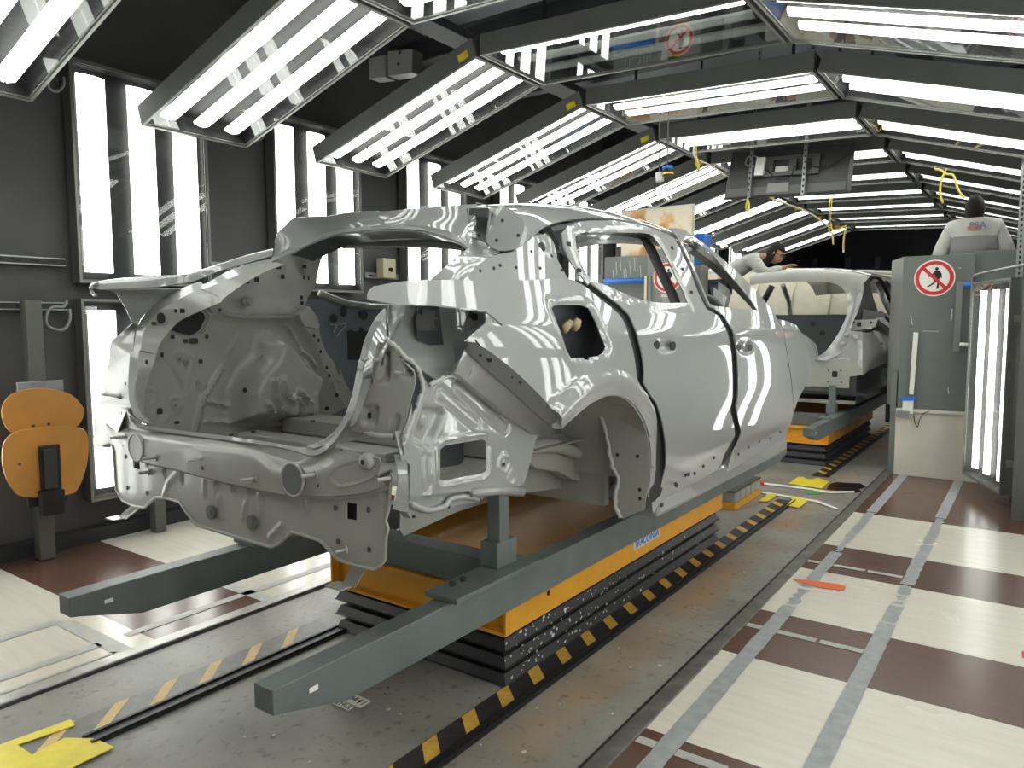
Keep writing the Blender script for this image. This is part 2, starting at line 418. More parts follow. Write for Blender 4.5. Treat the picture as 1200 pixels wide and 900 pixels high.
# metal edge strips, slot lines
M['edge_metal'] = mat('edge_metal', (.40, .39, .37), .38, .75, noise=.15, nscale=10, rnoise=.1)
M['edge_worn'] = mat('worn_edge_metal', (.20, .19, .17), .45, .6, noise=.2, nscale=10)
e = MB(); e.box((-3.275, (YB+9)/2, .008), (.075, 9-YB, .016)); struct('trim_1', e, M['edge_metal'], bevel=.006)
e = MB(); e.box((-3.229, (YB+9)/2, .001), (.014, 9-YB, .004)); struct('trim_2', e, M['black'])
e = MB(); e.box((-1.135, (YB+20)/2, .006), (.05, 20-YB, .012)); e.box((-1.172, (YB+20)/2, .003), (.022, 20-YB, .006)); struct('trim_3', e, M['edge_worn'], bevel=.003)
e = MB(); e.box((-1.19, (YB+20)/2, .0015), (.010, 20-YB, .004)); struct('trim_4', e, M['black'])
# wall foot on the left
e = MB(); e.box((XL+.05, (YB+YF)/2, .05), (.10, YF-YB, .10)); struct('baseboard_left', e, M['dark_steel'])
# hazard strips beside the lift: dark tread with yellow blocks, black slot rail
M['tread'] = mat('dark_tread', (.028, .027, .027), .5, noise=.3, nscale=30)
M['tread_grey'] = mat('grey_tape_tread', (.17, .165, .15), .4, noise=.15, nscale=20)
M['haz'] = mat('hazard_yellow', (.62, .36, .06), .5, noise=.12, nscale=25)
M['haz_pale'] = mat('hazard_pale', (.66, .46, .18), .5, noise=.1, nscale=25)
def hazard(name, x0, x1, slot, y0, y1, ph, pitch, mats, skew, h=.078, ys=None):
    b = MB(); b.box(((x0+x1)/2, (y0+y1)/2, .002), (x1-x0, y1-y0, .006))
    b.mi = 1; y = ph
    while y < y1-.1:
        if y+skew < y0: y += pitch; continue
        b.prism([(x0+.004, y, .0055), (x1-.004, y+skew, .0055), (x1-.004, y+skew+h, .0055), (x0+.004, y+h, .0055)], (0, 0, .001)); y += pitch
    b.mi = 2; sx, sw = slot
    y0 = ys or y0
    b.box((sx, (y0+y1)/2, .004), (sw, y1-y0, .012)); b.box((sx-sw*.34, (y0+y1)/2, .012), (sw*.16, y1-y0, .012)); b.box((sx+sw*.34, (y0+y1)/2, .012), (sw*.16, y1-y0, .012))
    return struct(name, b, mats)
hazard('trim_5', -1.718, -1.617, (-1.592, .046), .8, 6.25, .966, .222, [M['tread'], M['haz'], M['black']], -.085)
hazard('trim_6', -2.892, -2.748, (-2.704, .085), 1.0, 2.36, 1.16, .207, [M['tread_grey'], M['haz_pale'], M['black']], -.15, .062, 1.18)
hazard('trim_7', -1.718, -1.617, (-1.592, .046), 7.4, 18, 7.6, .222, [M['tread'], M['haz'], M['black']], -.085)
# tape lines on the floor tiles (worn edges)
M['tape'] = mat('grey_tape', (.33, .34, .34), .42, noise=.12, nscale=18)
M['tape2'] = mat('pale_tape', (.44, .43, .40), .42, noise=.1, nscale=18)
def tape(b, x0, x1, y0, y1, ragged=0.0):
    n = max(2, int((y1-y0)/.035)) if abs(y1-y0) > abs(x1-x0) else 1
    vs = []; 
    for i in range(n+1):
        y = y0+(y1-y0)*i/n
        vs += [(x0+random.uniform(0, ragged), y, .0075), (x1-random.uniform(0, ragged), y, .0075)]
    b.add(vs, [(2*i, 2*i+1, 2*i+3, 2*i+2) for i in range(n)])
b = MB()
for y0, y1, rg in ((.2, 3.9, .004), (3.93, 4.2, .03), (4.25, 5.0, .008), (5.02, 5.5, .035), (5.52, 6.2, .02), (6.22, 8.1, .004)): tape(b, -1.035, -.957, y0, y1, rg)
struct('trim_8', b, M['tape'])
b = MB()
for y0, y1, rg in ((.2, 3.95, .003), (3.97, 4.22, .012), (4.26, 4.30, .03), (4.33, 4.39, .035), (4.42, 4.58, .02), (4.60, 5.25, .008), (5.28, 5.5, .025), (5.53, 6.3, .02), (6.32, 8.1, .004)): tape(b, -.58, -.502, y0, y1, rg)
struct('trim_9', b, M['tape'])
b = MB()
for y in (2.30, 3.52, 4.70):
    for xa, xb in ((-1.105, -1.035), (-.957, -.78), (-.765, -.58)): tape(b, xa, xb, y, y+.045)
struct('trim_10', b, M['tape2'])
b = MB()
tape(b, -3.98, -3.90, .2, 1.62, .003); tape(b, -3.52, -3.46, -1, 1.6, .003); tape(b, -3.52, -3.46, 1.72, 3.6, .003); tape(b, -3.36, -3.335, .2, 1.6, .003)
struct('trim_11', b, M['tape2'])
b = MB(); tape(b, -3.90, -3.32, 1.585, 1.665); tape(b, -3.98, -3.32, 2.36, 2.43); struct('trim_12', b, M['tape2'])

# ------------------------------------------------------------ light panels
def panel_proto(L, W, bars, barw, dep=.13, lit=(1, 1, 1)):
    """tray lying in the local XY plane, face towards -Z, tubes along X"""
    root = empty('light_panel')
    f = MB()
    for s in (-1, 1):
        f.box((0, s*(W/2-.012), dep/2), (L, .024, dep)); f.box((s*(L/2-.012), 0, dep/2), (.024, W-.05, dep))
    f.build('frame', M['panel_grey'], root)
    f = MB(); f.box((0, 0, dep-.008), (L-.05, W-.05, .012)); f.build('back_plate', M['panel_dark'], root)
    f = MB()
    for s in (-1, 1):
        f.box((0, s*(W/2-.027), dep/2+.004), (L-.05, .004, dep-.016)); f.box((s*(L/2-.027), 0, dep/2+.004), (.004, W-.06, dep-.016))
    f.build('inner_liner', M['panel_dark'], root)
    f = MB()
    for s in (-1, 1):
        f.box((0, s*(W/2-.008), -.003), (L, .016, .006)); f.box((s*(L/2-.008), 0, -.003), (.016, W-.03, .006))
    f.build('rim', M['rim'], root)
    for k, c in enumerate(bars):
        y = (c-.5)*W; b = MB(); l = L/2-.075
        # V-shaped reflector bar with the tube seam along its middle
        for s in (-1, 1):
            b.add([(-l, y+s*.006, .034), (l, y+s*.006, .034), (l, y+s*barw/2, .050), (-l, y+s*barw/2, .050), (-l, y+s*.006, .064), (l, y+s*.006, .064), (l, y+s*barw/2, .066), (-l, y+s*barw/2, .066)],
                  [(0, 1, 2, 3), (7, 6, 5, 4), (0, 4, 5, 1), (1, 5, 6, 2), (2, 6, 7, 3), (3, 7, 4, 0)])
        b.build('light_tube', M['tube'] if lit[k] else M['tube_off'], root)
    g = MB(); g.box((0, 0, .006), (L-.05, W-.05, .003)); g.build('glass_pane', M['pane'], root)
    return root
def sticker(root, L, W):
    b = MB(); b.box((L/2-.10, -W/2-.002, .05), (.085, .004, .05)); o = b.build('sticker', M['yellow'], root); o['label'] = 'small yellow label'
def hanger(root, L, W):
    for s in (-1, 1):
        b = MB(); b.box((s*L*.36, 0, .13+.55), (.022, .012, 1.05)); b.build('hanger_rod', M['dark_steel'], root)
RIDGE_L, RIDGE_R, GUT_L, GUT_R = (-3.118, 3.25), (-1.32, 3.18), (-4.77, 2.75), (.336, 2.68)
W_ARCH = .775
def placed(a, b, y, face_in=1):
    """matrix for a panel spanning a->b in the XZ plane, near edge towards the camera"""
    a = Vector((a[0], 0, a[1])); b = Vector((b[0], 0, b[1])); d = (b-a); L = d.length-.03; d.normalize()
    yv = Vector((0, 1, 0)); z = d.cross(yv)
    if z.z < 0: z = -z
    m = Matrix((d, yv, z)).transposed().to_4x4(); m.translation = (a+b)/2+Vector((0, y, 0)); return m, L
_proto = {}
def put_panel(key, m, L, W, bars, barw, label, group, lit=(1, 1, 1), extra=None, dep=.13):
    k = (key, lit)
    if k not in _proto:
        r = panel_proto(L, W, bars, barw, dep, lit)
        if extra: extra(r, L, W)
        _proto[k] = r; KIDS[r.name] = kids(r)
    else: r = copy_tree(_proto[k])
    r.matrix_world = m; tag(r, label, 'light panel', group); return r
ORD = ['nearest', 'second', 'third', 'fourth', 'fifth', 'sixth', 'seventh', 'eighth', 'ninth', 'tenth', 'eleventh']
bars3 = (.20, .50, .80)
def lr_extra(r, L, W): sticker(r, L, W)
for k in range(-1, 11):
    y = 1.19+1.409*k+W_ARCH/2
    nm = (ORD[k]+' overhead light arch') if k >= 0 else 'overhead light arch behind the camera'
    if k > 0: nm += ' from the camera'
    m, L = placed(GUT_L, RIDGE_L, y); put_panel('L', m, L, W_ARCH, bars3, .108, 'left sloping three-tube light panel of the '+nm, 'sloping light panels on the left', extra=lr_extra)
    m, L = placed(RIDGE_L, RIDGE_R, y)
    lit = (1, 0, 0) if k == 2 else (1, 1, 1)
    lab = 'flat middle light panel of the '+nm if k != 2 else 'flat middle light panel with two of its three tubes unlit'
    put_panel('M', m, L, W_ARCH, bars3, .108, lab, 'flat light panels along the middle', lit, extra=hanger)
    m, L = placed(RIDGE_R, GUT_R, y); put_panel('R', m, L, W_ARCH, bars3, .108, 'right sloping three-tube light panel of the '+nm, 'sloping light panels on the right')
# upright panels on both walls
def upright(x, yc, z0, z1, W, side, key, label, group):
    """face towards +X (side=1) or -X"""
    L = z1-z0
    X = Vector((0, 0, 1)); Zv = Vector((-side, 0, 0)); Y = Zv.cross(X)
    m = Matrix((X, Y, Zv)).transposed().to_4x4(); m.translation = (x, yc, (z0+z1)/2)
    return put_panel(key, m, L, W, (.15, .485, .835) if side < 0 else (.165, .515, .85), .18, label, group, dep=.10)
for k in range(-2, 9):
    yc = 2.825+1.545*k
    place = ORD[k+2]
    upright(-5.136, yc, 1.755, 3.19, .955, 1, 'WU', 'tall upright light panel on the dark left wall, upper row, %s from the camera' % place, 'upper light panels on the left wall')
    upright(-5.136, yc, .29, 1.65, .955, 1, 'WL', 'upright light panel low on the dark left wall, %s from the camera' % place, 'lower light panels on the left wall')
for k in range(-1, 3):
    yc = 1.9+1.545*k
    upright(1.02, yc, .45, 1.80, .955, -1, 'RL', 'upright light panel low on the right wall, %s from the camera' % ORD[k+1], 'lower light panels on the right wall')
    upright(1.02, yc, 1.9, 3.2, .955, -1, 'RU', 'upright light panel high on the right wall, %s from the camera' % ORD[k+1], 'upper light panels on the right wall')
# the light panel swung out on its post in front of the grey barrier
_a, _b = Vector((-.495, 7.56, 0)), Vector((-.19, 6.78, 0)); _y = (_a-_b).normalized()
_X = Vector((0, 0, 1)); _Z = _X.cross(_y)
if _Z.x < 0: _y = -_y; _Z = _X.cross(_y)
_m = Matrix((_X, _y, _Z)).transposed().to_4x4(); _m.translation = (_a+_b)/2+Vector((0, 0, .975))
sw = put_panel('SW', _m, 1.67, .84, (.14, .45, .79), .10, 'upright light panel swung out on a post in front of the barrier', None, dep=.10)
b = MB(); b.box((-.07, 6.62, .95), (.08, .08, 1.9)); b.box((-.11, 6.70, 1.5), (.10, .03, .05)); b.box((-.11, 6.70, .4), (.10, .03, .05))
o = b.build('post', M['panel_grey'], sw); rebase(o)
b = MB(); b.tube(smooth_pts([(-.49, 7.54, 1.815), (-.48, 7.5, 1.86), (-.42, 7.35, 1.875), (-.25, 6.95, 1.885), (-.07, 6.65, 1.90)], 4), .012, 8); o = b.build('conduit', M['steel'], sw, smooth=True); rebase(o)

# ------------------------------------------------------------ scissor lift and skid of the near car
M['bellows'] = mat('bellows_black', (.022, .021, .024), .42, noise=.25, nscale=9)
M['paint_fleck'] = mat('pale_paint_flecks', (.55, .56, .58), .6)
def lift(label, x0, x1, y0, y1, ztop, flecks):
    root = empty('scissor_lift', ((x0+x1)/2, (y0+y1)/2, 0), label, 'lift table', 'lift tables')
    ox, oy = (x0+x1)/2, (y0+y1)/2
    # pleated bellows skirt, one closed surface
    zb = ztop-.165; n = 3; prof = []
    for i in range(n):
        a = zb*i/n; h = zb/n
        prof += [(a+.004, .012), (a+h*.12, .004), (a+h*.62, -.012), (a+h*.72, -.040), (a+h*.97, -.040)]
    b = MB(); vs = []; fs = []
    for z, o in prof:
        vs += [(x0-o-ox, y0-o-oy, z), (x1+o-ox, y0-o-oy, z), (x1+o-ox, y1+o-oy, z), (x0-o-ox, y1+o-oy, z)]
    for i in range(len(prof)-1):
        for k in range(4): fs.append((i*4+k, i*4+(k+1) % 4, i*4+4+(k+1) % 4, i*4+4+k))
    b.add(vs, fs); bel = b.build('bellows', M['bellows'], root)
    if flecks:
        f = MB()
        for i in range(230):
            y = y0+abs(random.gauss(0, .9))*1.0; z = random.uniform(.02, zb)
            if y > y1-.05: continue
            r = random.uniform(.002, .007)*random.choice((1, 1, 1.8))
            # offset of the pleat at this height
            for (za, oa), (zc, oc) in zip(prof, prof[1:]):
                if za <= z <= zc: o = oa+(oc-oa)*(z-za)/(zc-za+1e-6); break
            if o < -.03: continue
            p = [(x1+o+.0015-ox, y+r*math.cos(t)*random.uniform(.6, 1.3)-oy, z+r*math.sin(t)*random.uniform(.6, 1.2)) for t in [q*math.pi/3 for q in range(6)]]
            f.prism(p, (.001, 0, 0))
        o = f.build('paint_flecks', M['paint_fleck'], root); o['kind'] = 'stuff'; o['label'] = 'pale paint specks on the bellows'
    # deck: channel shaped edge and top sheet
    d = MB(); zt = ztop
    d.box((0, 0, zt-.006), (x1-x0+.04, y1-y0+.04, .012))
    for s in (-1, 1):
        d.box((s*((x1-x0)/2+.014), 0, zt-.083), (.012, y1-y0+.04, .154)); d.box((s*((x1-x0)/2-.02), 0, zt-.158), (.06, y1-y0+.03, .012))
        d.box((0, s*((y1-y0)/2-.03), zt-.083), (x1-x0+.02, .012, .150)); d.box((0, s*((y1-y0)/2-.005), zt-.158), (x1-x0+.03, .05, .014))
    d.build('deck', M['orange'], root)
    return root
lf = lift('low scissor lift with yellow deck and black bellows under the near car body', -2.73, -1.72, 2.365, 4.83, .385, True)
# holes and supplier sticker on the deck side
h = MB(); h.tube([(-1.6985, 2.66, .31), (-1.6965, 2.66, .31)], .012, 14); h.build('hole', M['ink'], lf).matrix_parent_inverse = Matrix.Translation(-lf.location)
def text_mesh(name, body, size, m, matrix, parent=None, depth=.0008):
    cu = bpy.data.curves.new(name, 'FONT'); cu.body = body; cu.size = size; cu.extrude = depth; cu.align_x = 'CENTER'; cu.align_y = 'CENTER'
    o = bpy.data.objects.new('tmp_text', cu); COL.objects.link(o)
    dg = bpy.context.evaluated_depsgraph_get(); me = bpy.data.meshes.new_from_object(o.evaluated_get(dg)); bpy.data.objects.remove(o)
    me.name = name; me.materials.clear(); me.materials.append(m); me.transform(matrix)
    r = bpy.data.objects.new(name, me); COL.objects.link(r)
    if parent is not None: r.parent = parent
    return r
def frame_mat(xd, yd, org):
    xd = Vector(xd).normalized(); yd = Vector(yd); yd = (yd-xd*yd.dot(xd)).normalized(); z = xd.cross(yd)
    m = Matrix((xd, yd, z)).transposed().to_4x4(); m.translation = Vector(org); return m
M['sticker_blue'] = mat('sticker_blue', (.03, .10, .50), .4); M['sticker_pale'] = mat('sticker_pale', (.55, .62, .72), .4)
st = MB(); st.box((-1.6985, 3.66, .305), (.002, .33, .05)); rebase(st.build('supplier_sticker', M['sticker_pale'], lf))
rebase(text_mesh('sticker_lettering', 'TRACOINSA', .055, M['sticker_blue'], frame_mat((0, 1, 0), (0, 0, 1), (-1.6972, 3.66, .307)), lf))
def skid(label, dy, posts=True):
    root = empty('skid', (CAR_X, 3.6+dy, .385), label, 'skid', 'car body skids')
    def W(b, name, m=M['skid'], bev=.004):
        o = b.build(name, m, root, bevel=bev); o.matrix_parent_inverse = Matrix.Translation(-root.location); return o
    y0, y1 = 1.165+dy, 6.07+dy; zb, zt = .3865, .527
    for xa, xb in ((-1.69, -1.608), (-2.832, -2.75)):
        b = MB()
        # tapered toe at both ends
        prof = [(y0, zt), (y0, zt-.072), (y0+.03, zt-.078), (y0+.26, zb), (y1-.22, zb), (y1, zt-.10), (y1, zt)]
        b.prism([(xa, y, z) for y, z in prof], (xb-xa, 0, 0)); W(b, 'beam')
        b = MB(); b.box((xb+.0005 if xb > -2 else xb+.0005, y0+.135, zt-.052), (.003, .030, .014)); W(b, 'slot', M['white'], 0)
    b = MB(); b.box((CAR_X, 2.42+dy, .452), (1.06, .115, .128)); W(b, 'cross_member')
    b = MB(); b.box((CAR_X, 5.2+dy, .452), (1.06, .115, .128)); W(b, 'cross_member')
    for xc in (-1.635, -2.805):
        for yc in (2.16, 5.25):
            s = 1 if xc > -2.2 else -1
            b = MB(); b.box((xc-.02*s, yc+dy, zt+.011), (.15, .53, .021)); W(b, 'base_plate')
            for q in (-.17, -.11):
                b = MB(); b.cyl((xc-.045*s, yc+q+dy, zt+.021), (xc-.045*s, yc+q+dy, zt+.036), .012, 6); W(b, 'bolt', M['dark_steel'], 0)
            b = MB(); b.box((xc-.055*s, yc+.125+dy, zt+.021+.05), (.082, .13, .10)); b.box((xc-.05*s, yc+.115+dy, zt+.165), (.060, .062, .285)); W(b, 'support_post')
    return root
skid('grey steel skid with two long beams carrying the near car body', 0)

# ------------------------------------------------------------ the near car body (bare painted sheet metal)
M['body'] = mat('body_grey_paint', (.30, .304, .297), .36, .0, noise=.02, nscale=2, coat=1.0, coat_r=.025)
M['body'].node_tree.nodes['Principled BSDF'].inputs['Coat IOR'].default_value = 1.7
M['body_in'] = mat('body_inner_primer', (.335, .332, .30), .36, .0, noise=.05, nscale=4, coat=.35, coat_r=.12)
M['body_dark'] = mat('body_cavity_shade', (.055, .06, .065), .4, 0, coat=.3)  # recess and cabin shade painted in as a dark body colour
M['sealer'] = mat('seam_sealer', (.45, .45, .42), .4)
M['body_strip'] = mat('body_strip_shade_grey', (.085, .083, .08), .55); M['door_in'] = mat('door_inner_shade_blue', (.16, .175, .20), .38, 0, coat=.3)  # shade painted in: strip's down-facing side darkened, inner door toned blue for cabin shade
M['flange'] = mat('flange_grey', (.20, .20, .19), .4, 0, coat=.3)
M['plug'] = mat('rubber_plug', (.12, .125, .12), .4)
M['foam'] = mat('beige_foam', (.42, .34, .20), .7, noise=.2)
car = empty('car_body', (CAR_X, 3.4, .60), 'bare grey hatchback car body without wheels on the nearest skid', 'car body')
B, BI, BD = M['body'], M['body_in'], M['body_dark']
# ---- right rear quarter
ARCH = [(-1.307,2.138,1.135),(-1.304,2.181,1.153),(-1.301,2.249,1.180),(-1.299,2.332,1.206),(-1.299,2.342,1.206),(-1.298,2.438,1.220),(-1.298,2.517,1.216),(-1.297,2.587,1.200),(-1.295,2.640,1.175),(-1.295,2.697,1.144),(-1.295,2.684,1.149),(-1.295,2.751,1.095),(-1.298,2.801,1.036),(-1.305,2.837,0.965),(-1.313,2.865,0.887),(-1.322,2.880,0.816),(-1.329,2.867,0.768)]
q_top = [(-1.474,1.410,1.557),(-1.482,1.419,1.575),(-1.488,1.450,1.594),(-1.483,1.533,1.609),(-1.475,1.620,1.617),(-1.470,1.664,1.620),(-1.458,1.755,1.623),(-1.448,1.843,1.625),(-1.436,2.010,1.630),(-1.434,2.149,1.639),(-1.437,2.272,1.649),(-1.441,2.356,1.655),(-1.438,2.433,1.648),(-1.430,2.497,1.629)]
q_gap = [(-1.418,2.540,1.604),(-1.393,2.622,1.557),(-1.374,2.670,1.523),(-1.356,2.679,1.494),(-1.327,2.667,1.438),(-1.314,2.679,1.381),(-1.305,2.688,1.313),(-1.300,2.693,1.262),(-1.299,2.703,1.238),(-1.296,2.751,1.194),(-1.294,2.810,1.130),(-1.297,2.838,1.055),(-1.305,2.869,0.960),(-1.316,2.896,0.863),(-1.324,2.899,0.800),(-1.330,2.865,0.762)]
q_diag = [(-1.309,2.111,1.148),(-1.309,2.104,1.171),(-1.310,2.090,1.190),(-1.318,2.028,1.241),(-1.330,1.947,1.302),(-1.346,1.858,1.366),(-1.367,1.765,1.422),(-1.373,1.748,1.442),(-1.366,1.874,1.486),(-1.393,1.817,1.530),(-1.405,1.749,1.535),(-1.423,1.659,1.543),(-1.436,1.585,1.546),(-1.452,1.479,1.546)]
fuel = [(-1.374,2.191,1.539),(-1.380,2.209,1.549),(-1.382,2.251,1.553),(-1.386,2.418,1.555),(-1.381,2.461,1.545),(-1.363,2.464,1.516),(-1.328,2.456,1.447),(-1.316,2.477,1.399),(-1.313,2.451,1.378),(-1.311,2.405,1.367),(-1.312,2.347,1.367),(-1.311,2.340,1.357),(-1.311,2.311,1.358),(-1.312,2.307,1.366),(-1.315,2.222,1.367),(-1.321,2.198,1.402),(-1.342,2.181,1.481)]
out = q_top+q_gap+ARCH[::-1]+q_diag
AC = (sum(p[1] for p in ARCH[3:11])/8, 0); _a = [uvS(p) for p in ARCH]
def flare(p):
    d = _dline(p, _a)
    return .022*_ss(1-abs(d-.055)/.055) if d < .11 else 0
def fuel_lip(p):
    d = _dpoly(p, _f)
    return -.012*_ss(1-d/.03) if d < .03 else 0
_f = [uvS(p) for p in fuel]
QP = sheet('rear_quarter_panel', B, car, out, uvS, backS(), [fuel], .022, [('fn', flare), ('fn', fuel_lip)], thick=.006)
# cavity behind the fuel door, with its beige foam
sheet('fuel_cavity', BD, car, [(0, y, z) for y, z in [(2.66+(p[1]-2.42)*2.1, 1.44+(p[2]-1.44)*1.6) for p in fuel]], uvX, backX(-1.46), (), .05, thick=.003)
b = MB()
for p, r in zip([(-1.410,2.326,1.474),(-1.410,2.398,1.484),(-1.410,2.346,1.484)], (.018, .02, .015)): b.tube([Vector(p)+Vector((-.01, 0, -r)), Vector(p), Vector(p)+Vector((.008, .006, r))], [r*.7, r, r*.6], 8)
rebase(b.build('foam_plug', M['foam'], car, smooth=True))
# arch flange plates
discs('arch_bolt', M['plug'], QP, [(p, (1, 0, .1), .014, .017, False) for p in [(-1.302,2.305,1.255),(-1.300,2.469,1.263),(-1.297,2.630,1.227)]]+[(p, (1, 0, .1), .012, .012, False) for p in [(-1.293,2.744,1.140),(-1.298,2.826,1.024),(-1.313,2.881,0.881),(-1.330,2.874,0.754)]])
# ---- door gaps: black sheets painted in for the shade inside them
GAP_L = [(-1.444,2.477,1.657),(-1.418,2.540,1.604),(-1.393,2.622,1.557),(-1.374,2.670,1.523),(-1.356,2.679,1.494),(-1.327,2.667,1.438),(-1.314,2.679,1.381),(-1.305,2.688,1.313),(-1.300,2.693,1.262),(-1.299,2.703,1.238),(-1.296,2.751,1.194),(-1.294,2.810,1.130),(-1.297,2.848,1.054),(-1.305,2.885,0.958),(-1.316,2.913,0.860),(-1.325,2.915,0.797),(-1.331,2.879,0.753),(-1.346,2.913,0.694)]
GAP_R = [(-1.439,2.535,1.646),(-1.421,2.626,1.605),(-1.401,2.709,1.566),(-1.374,2.759,1.520),(-1.340,2.744,1.465),(-1.320,2.742,1.407),(-1.308,2.753,1.344),(-1.302,2.753,1.286),(-1.299,2.743,1.244),(-1.296,2.792,1.197),(-1.294,2.858,1.152),(-1.296,2.925,1.064),(-1.304,2.982,0.963),(-1.316,3.018,0.862),(-1.329,3.033,0.762),(-1.339,3.022,0.711),(-1.344,2.979,0.697)]
sheet('door_gap_shade', M['black'], car, [(p[0], p[1]-.03, p[2]-.005) for p in GAP_L]+[(p[0], p[1]+.03, p[2]+.005) for p in GAP_R[::-1]], uvS, backS(-.014), (), .05, thick=.004)
# ---- rear door
win_r = [(-1.527,2.583,1.829),(-1.536,2.618,1.846),(-1.545,2.706,1.861),(-1.545,2.729,1.860),(-1.558,2.900,1.880),(-1.577,3.279,1.914),(-1.580,3.379,1.918),(-1.574,3.425,1.903),(-1.554,3.477,1.853),(-1.528,3.489,1.796),(-1.487,3.496,1.711),(-1.450,3.509,1.632),(-1.425,3.498,1.584),(-1.419,3.261,1.577),(-1.418,3.082,1.580),(-1.418,2.990,1.585),(-1.424,2.858,1.601),(-1.436,2.727,1.631),(-1.444,2.607,1.651),(-1.444,2.560,1.653),(-1.472,2.542,1.711),(-1.499,2.544,1.770)]
rd_top = [(-1.528,2.481,1.835),(-1.546,2.552,1.869),(-1.561,2.666,1.898),(-1.570,2.772,1.917),(-1.585,3.005,1.944),(-1.594,3.251,1.956),(-1.595,3.457,1.953),(-1.590,3.611,1.939)]
rd_front = [(-1.584,3.687,1.926),(-1.560,3.720,1.866),(-1.513,3.733,1.764),(-1.459,3.712,1.649),(-1.415,3.715,1.564),(-1.410,3.721,1.553),(-1.391,3.834,1.521),(-1.345,3.828,1.447),(-1.315,3.810,1.356),(-1.300,3.809,1.229),(-1.295,3.801,1.101),(-1.298,3.782,1.029),(-1.305,3.863,0.945),(-1.312,3.909,0.882),(-1.317,3.855,0.841),(-1.323,3.807,0.791),(-1.336,3.809,0.712)]
rd_bot = [(-1.343,3.458,0.689),(-1.346,3.126,0.685),(-1.359,3.024,0.635)]
rd_rear = GAP_R[::-1]+[(-1.434,2.521,1.635),(-1.452,2.491,1.673),(-1.474,2.459,1.720),(-1.500,2.452,1.777)]
rh = [(-1.320,2.893,1.403),(-1.325,2.946,1.419),(-1.327,3.025,1.422),(-1.324,3.102,1.407),(-1.318,3.126,1.385),(-1.313,3.087,1.361),(-1.311,3.006,1.354),(-1.312,2.933,1.360),(-1.314,2.895,1.377)]
def belt(p): return -.010*_ss(1-abs(p[1]-1.50+(p[0]-2.7)*-.02)/.05)
def crease(p):
    # lower feature line that rises towards the rear wheel
    zc = .86+.05*_ss((3.3-p[0])/.5); return -.020*_ss((zc-p[1])/.16)
def frame_rib(p):
    d = _dpoly(p, _w) if p[1] > 1.52 else 9
    return .006*_ss(1-abs(d-.022)/.016)
_w = [uvS(p) for p in win_r]; _rh = [uvS(p) for p in rh]
RD = sheet('rear_door', B, car, rd_top+rd_front+rd_bot+rd_rear, uvS, backS(.004), [win_r], .018, [('pad', _rh, -.022, .025), ('fn', crease), ('fn', frame_rib)], thick=.006)
def notches(pts, r): return [(p, (1, 0, .1), r*1.9, r*1.2, True) for p in pts]
discs('handle_opening', M['ink'], RD, [(p, (1, 0, 0), .030, .020, False) for p in [(-1.313,2.902,1.393),(-1.313,3.074,1.385)]])
discs('door_hole', M['ink'], RD, notches([(-1.554,3.607,1.865),(-1.504,3.625,1.756),(-1.447,3.609,1.636)], .008)+notches([(-1.503,2.498,1.792),(-1.455,2.497,1.689)], .008)+notches([(-1.322,3.303,0.770),(-1.326,3.171,0.741),(-1.346,3.055,0.671)], .007))
# dark inner seal along the window's front edge
sheet('window_seal', M['black'], car, [(-1.582,3.352,1.924),(-1.576,3.470,1.907),(-1.558,3.513,1.861),(-1.529,3.519,1.798),(-1.488,3.527,1.712),(-1.450,3.540,1.633),(-1.423,3.526,1.578),(-1.421,3.407,1.576),(-1.451,3.412,1.635),(-1.482,3.401,1.701),(-1.516,3.395,1.773),(-1.545,3.391,1.835),(-1.568,3.374,1.890),(-1.577,3.341,1.912)], uvS, backS(-.045), (), .06, thick=.004)
# ---- front door
win_f = [(-1.582,3.789,1.920),(-1.588,3.880,1.936),(-1.584,4.018,1.926),(-1.569,4.173,1.890),(-1.484,4.439,1.702),(-1.442,4.546,1.613),(-1.413,4.572,1.556),(-1.413,4.234,1.559),(-1.420,3.858,1.572),(-1.426,3.798,1.584),(-1.470,3.809,1.673),(-1.533,3.812,1.805)]
fd_top = [(-1.610,3.693,1.978),(-1.622,3.803,1.991),(-1.622,3.945,1.992),(-1.606,3.962,1.972),(-1.576,4.209,1.908),(-1.538,4.464,1.816),(-1.496,4.671,1.721),(-1.449,4.851,1.615),(-1.403,4.916,1.525)]
fd_front = [(-1.358,4.896,1.452),(-1.317,4.838,1.346),(-1.303,4.881,1.211),(-1.301,4.974,1.046),(-1.314,5.076,0.920),(-1.325,5.087,0.824),(-1.339,5.083,0.719)]
fd_bot = [(-1.344,4.472,0.682),(-1.350,3.957,0.663)]
fd_rear = [(-1.325,3.943,0.780),(-1.318,3.994,0.832),(-1.312,4.014,0.878),(-1.304,3.938,0.955),(-1.297,3.872,1.038),(-1.295,3.895,1.093),(-1.300,3.902,1.223),(-1.314,3.902,1.354),(-1.344,3.929,1.446),(-1.391,3.920,1.521),(-1.413,3.827,1.560),(-1.416,3.772,1.564),(-1.457,3.779,1.645),(-1.511,3.784,1.761),(-1.559,3.772,1.864),(-1.589,3.742,1.937)]
fh = [(-1.314,3.918,1.353),(-1.320,3.998,1.385),(-1.322,4.120,1.389),(-1.315,4.194,1.360),(-1.309,4.179,1.325),(-1.307,4.081,1.309),(-1.309,3.967,1.320)]
_w2 = [uvS(p) for p in win_f]; _fh = [uvS(p) for p in fh]
FD = sheet('front_door', B, car, fd_top+fd_front+fd_bot+fd_rear, uvS, backS(.004), [win_f], .02, [('pad', _fh, -.022, .025), ('fn', crease)], thick=.006)
discs('handle_opening', M['ink'], FD, [(p, (1, 0, 0), .036, .018, False) for p in [(-1.308,3.936,1.351),(-1.307,4.126,1.343)]])
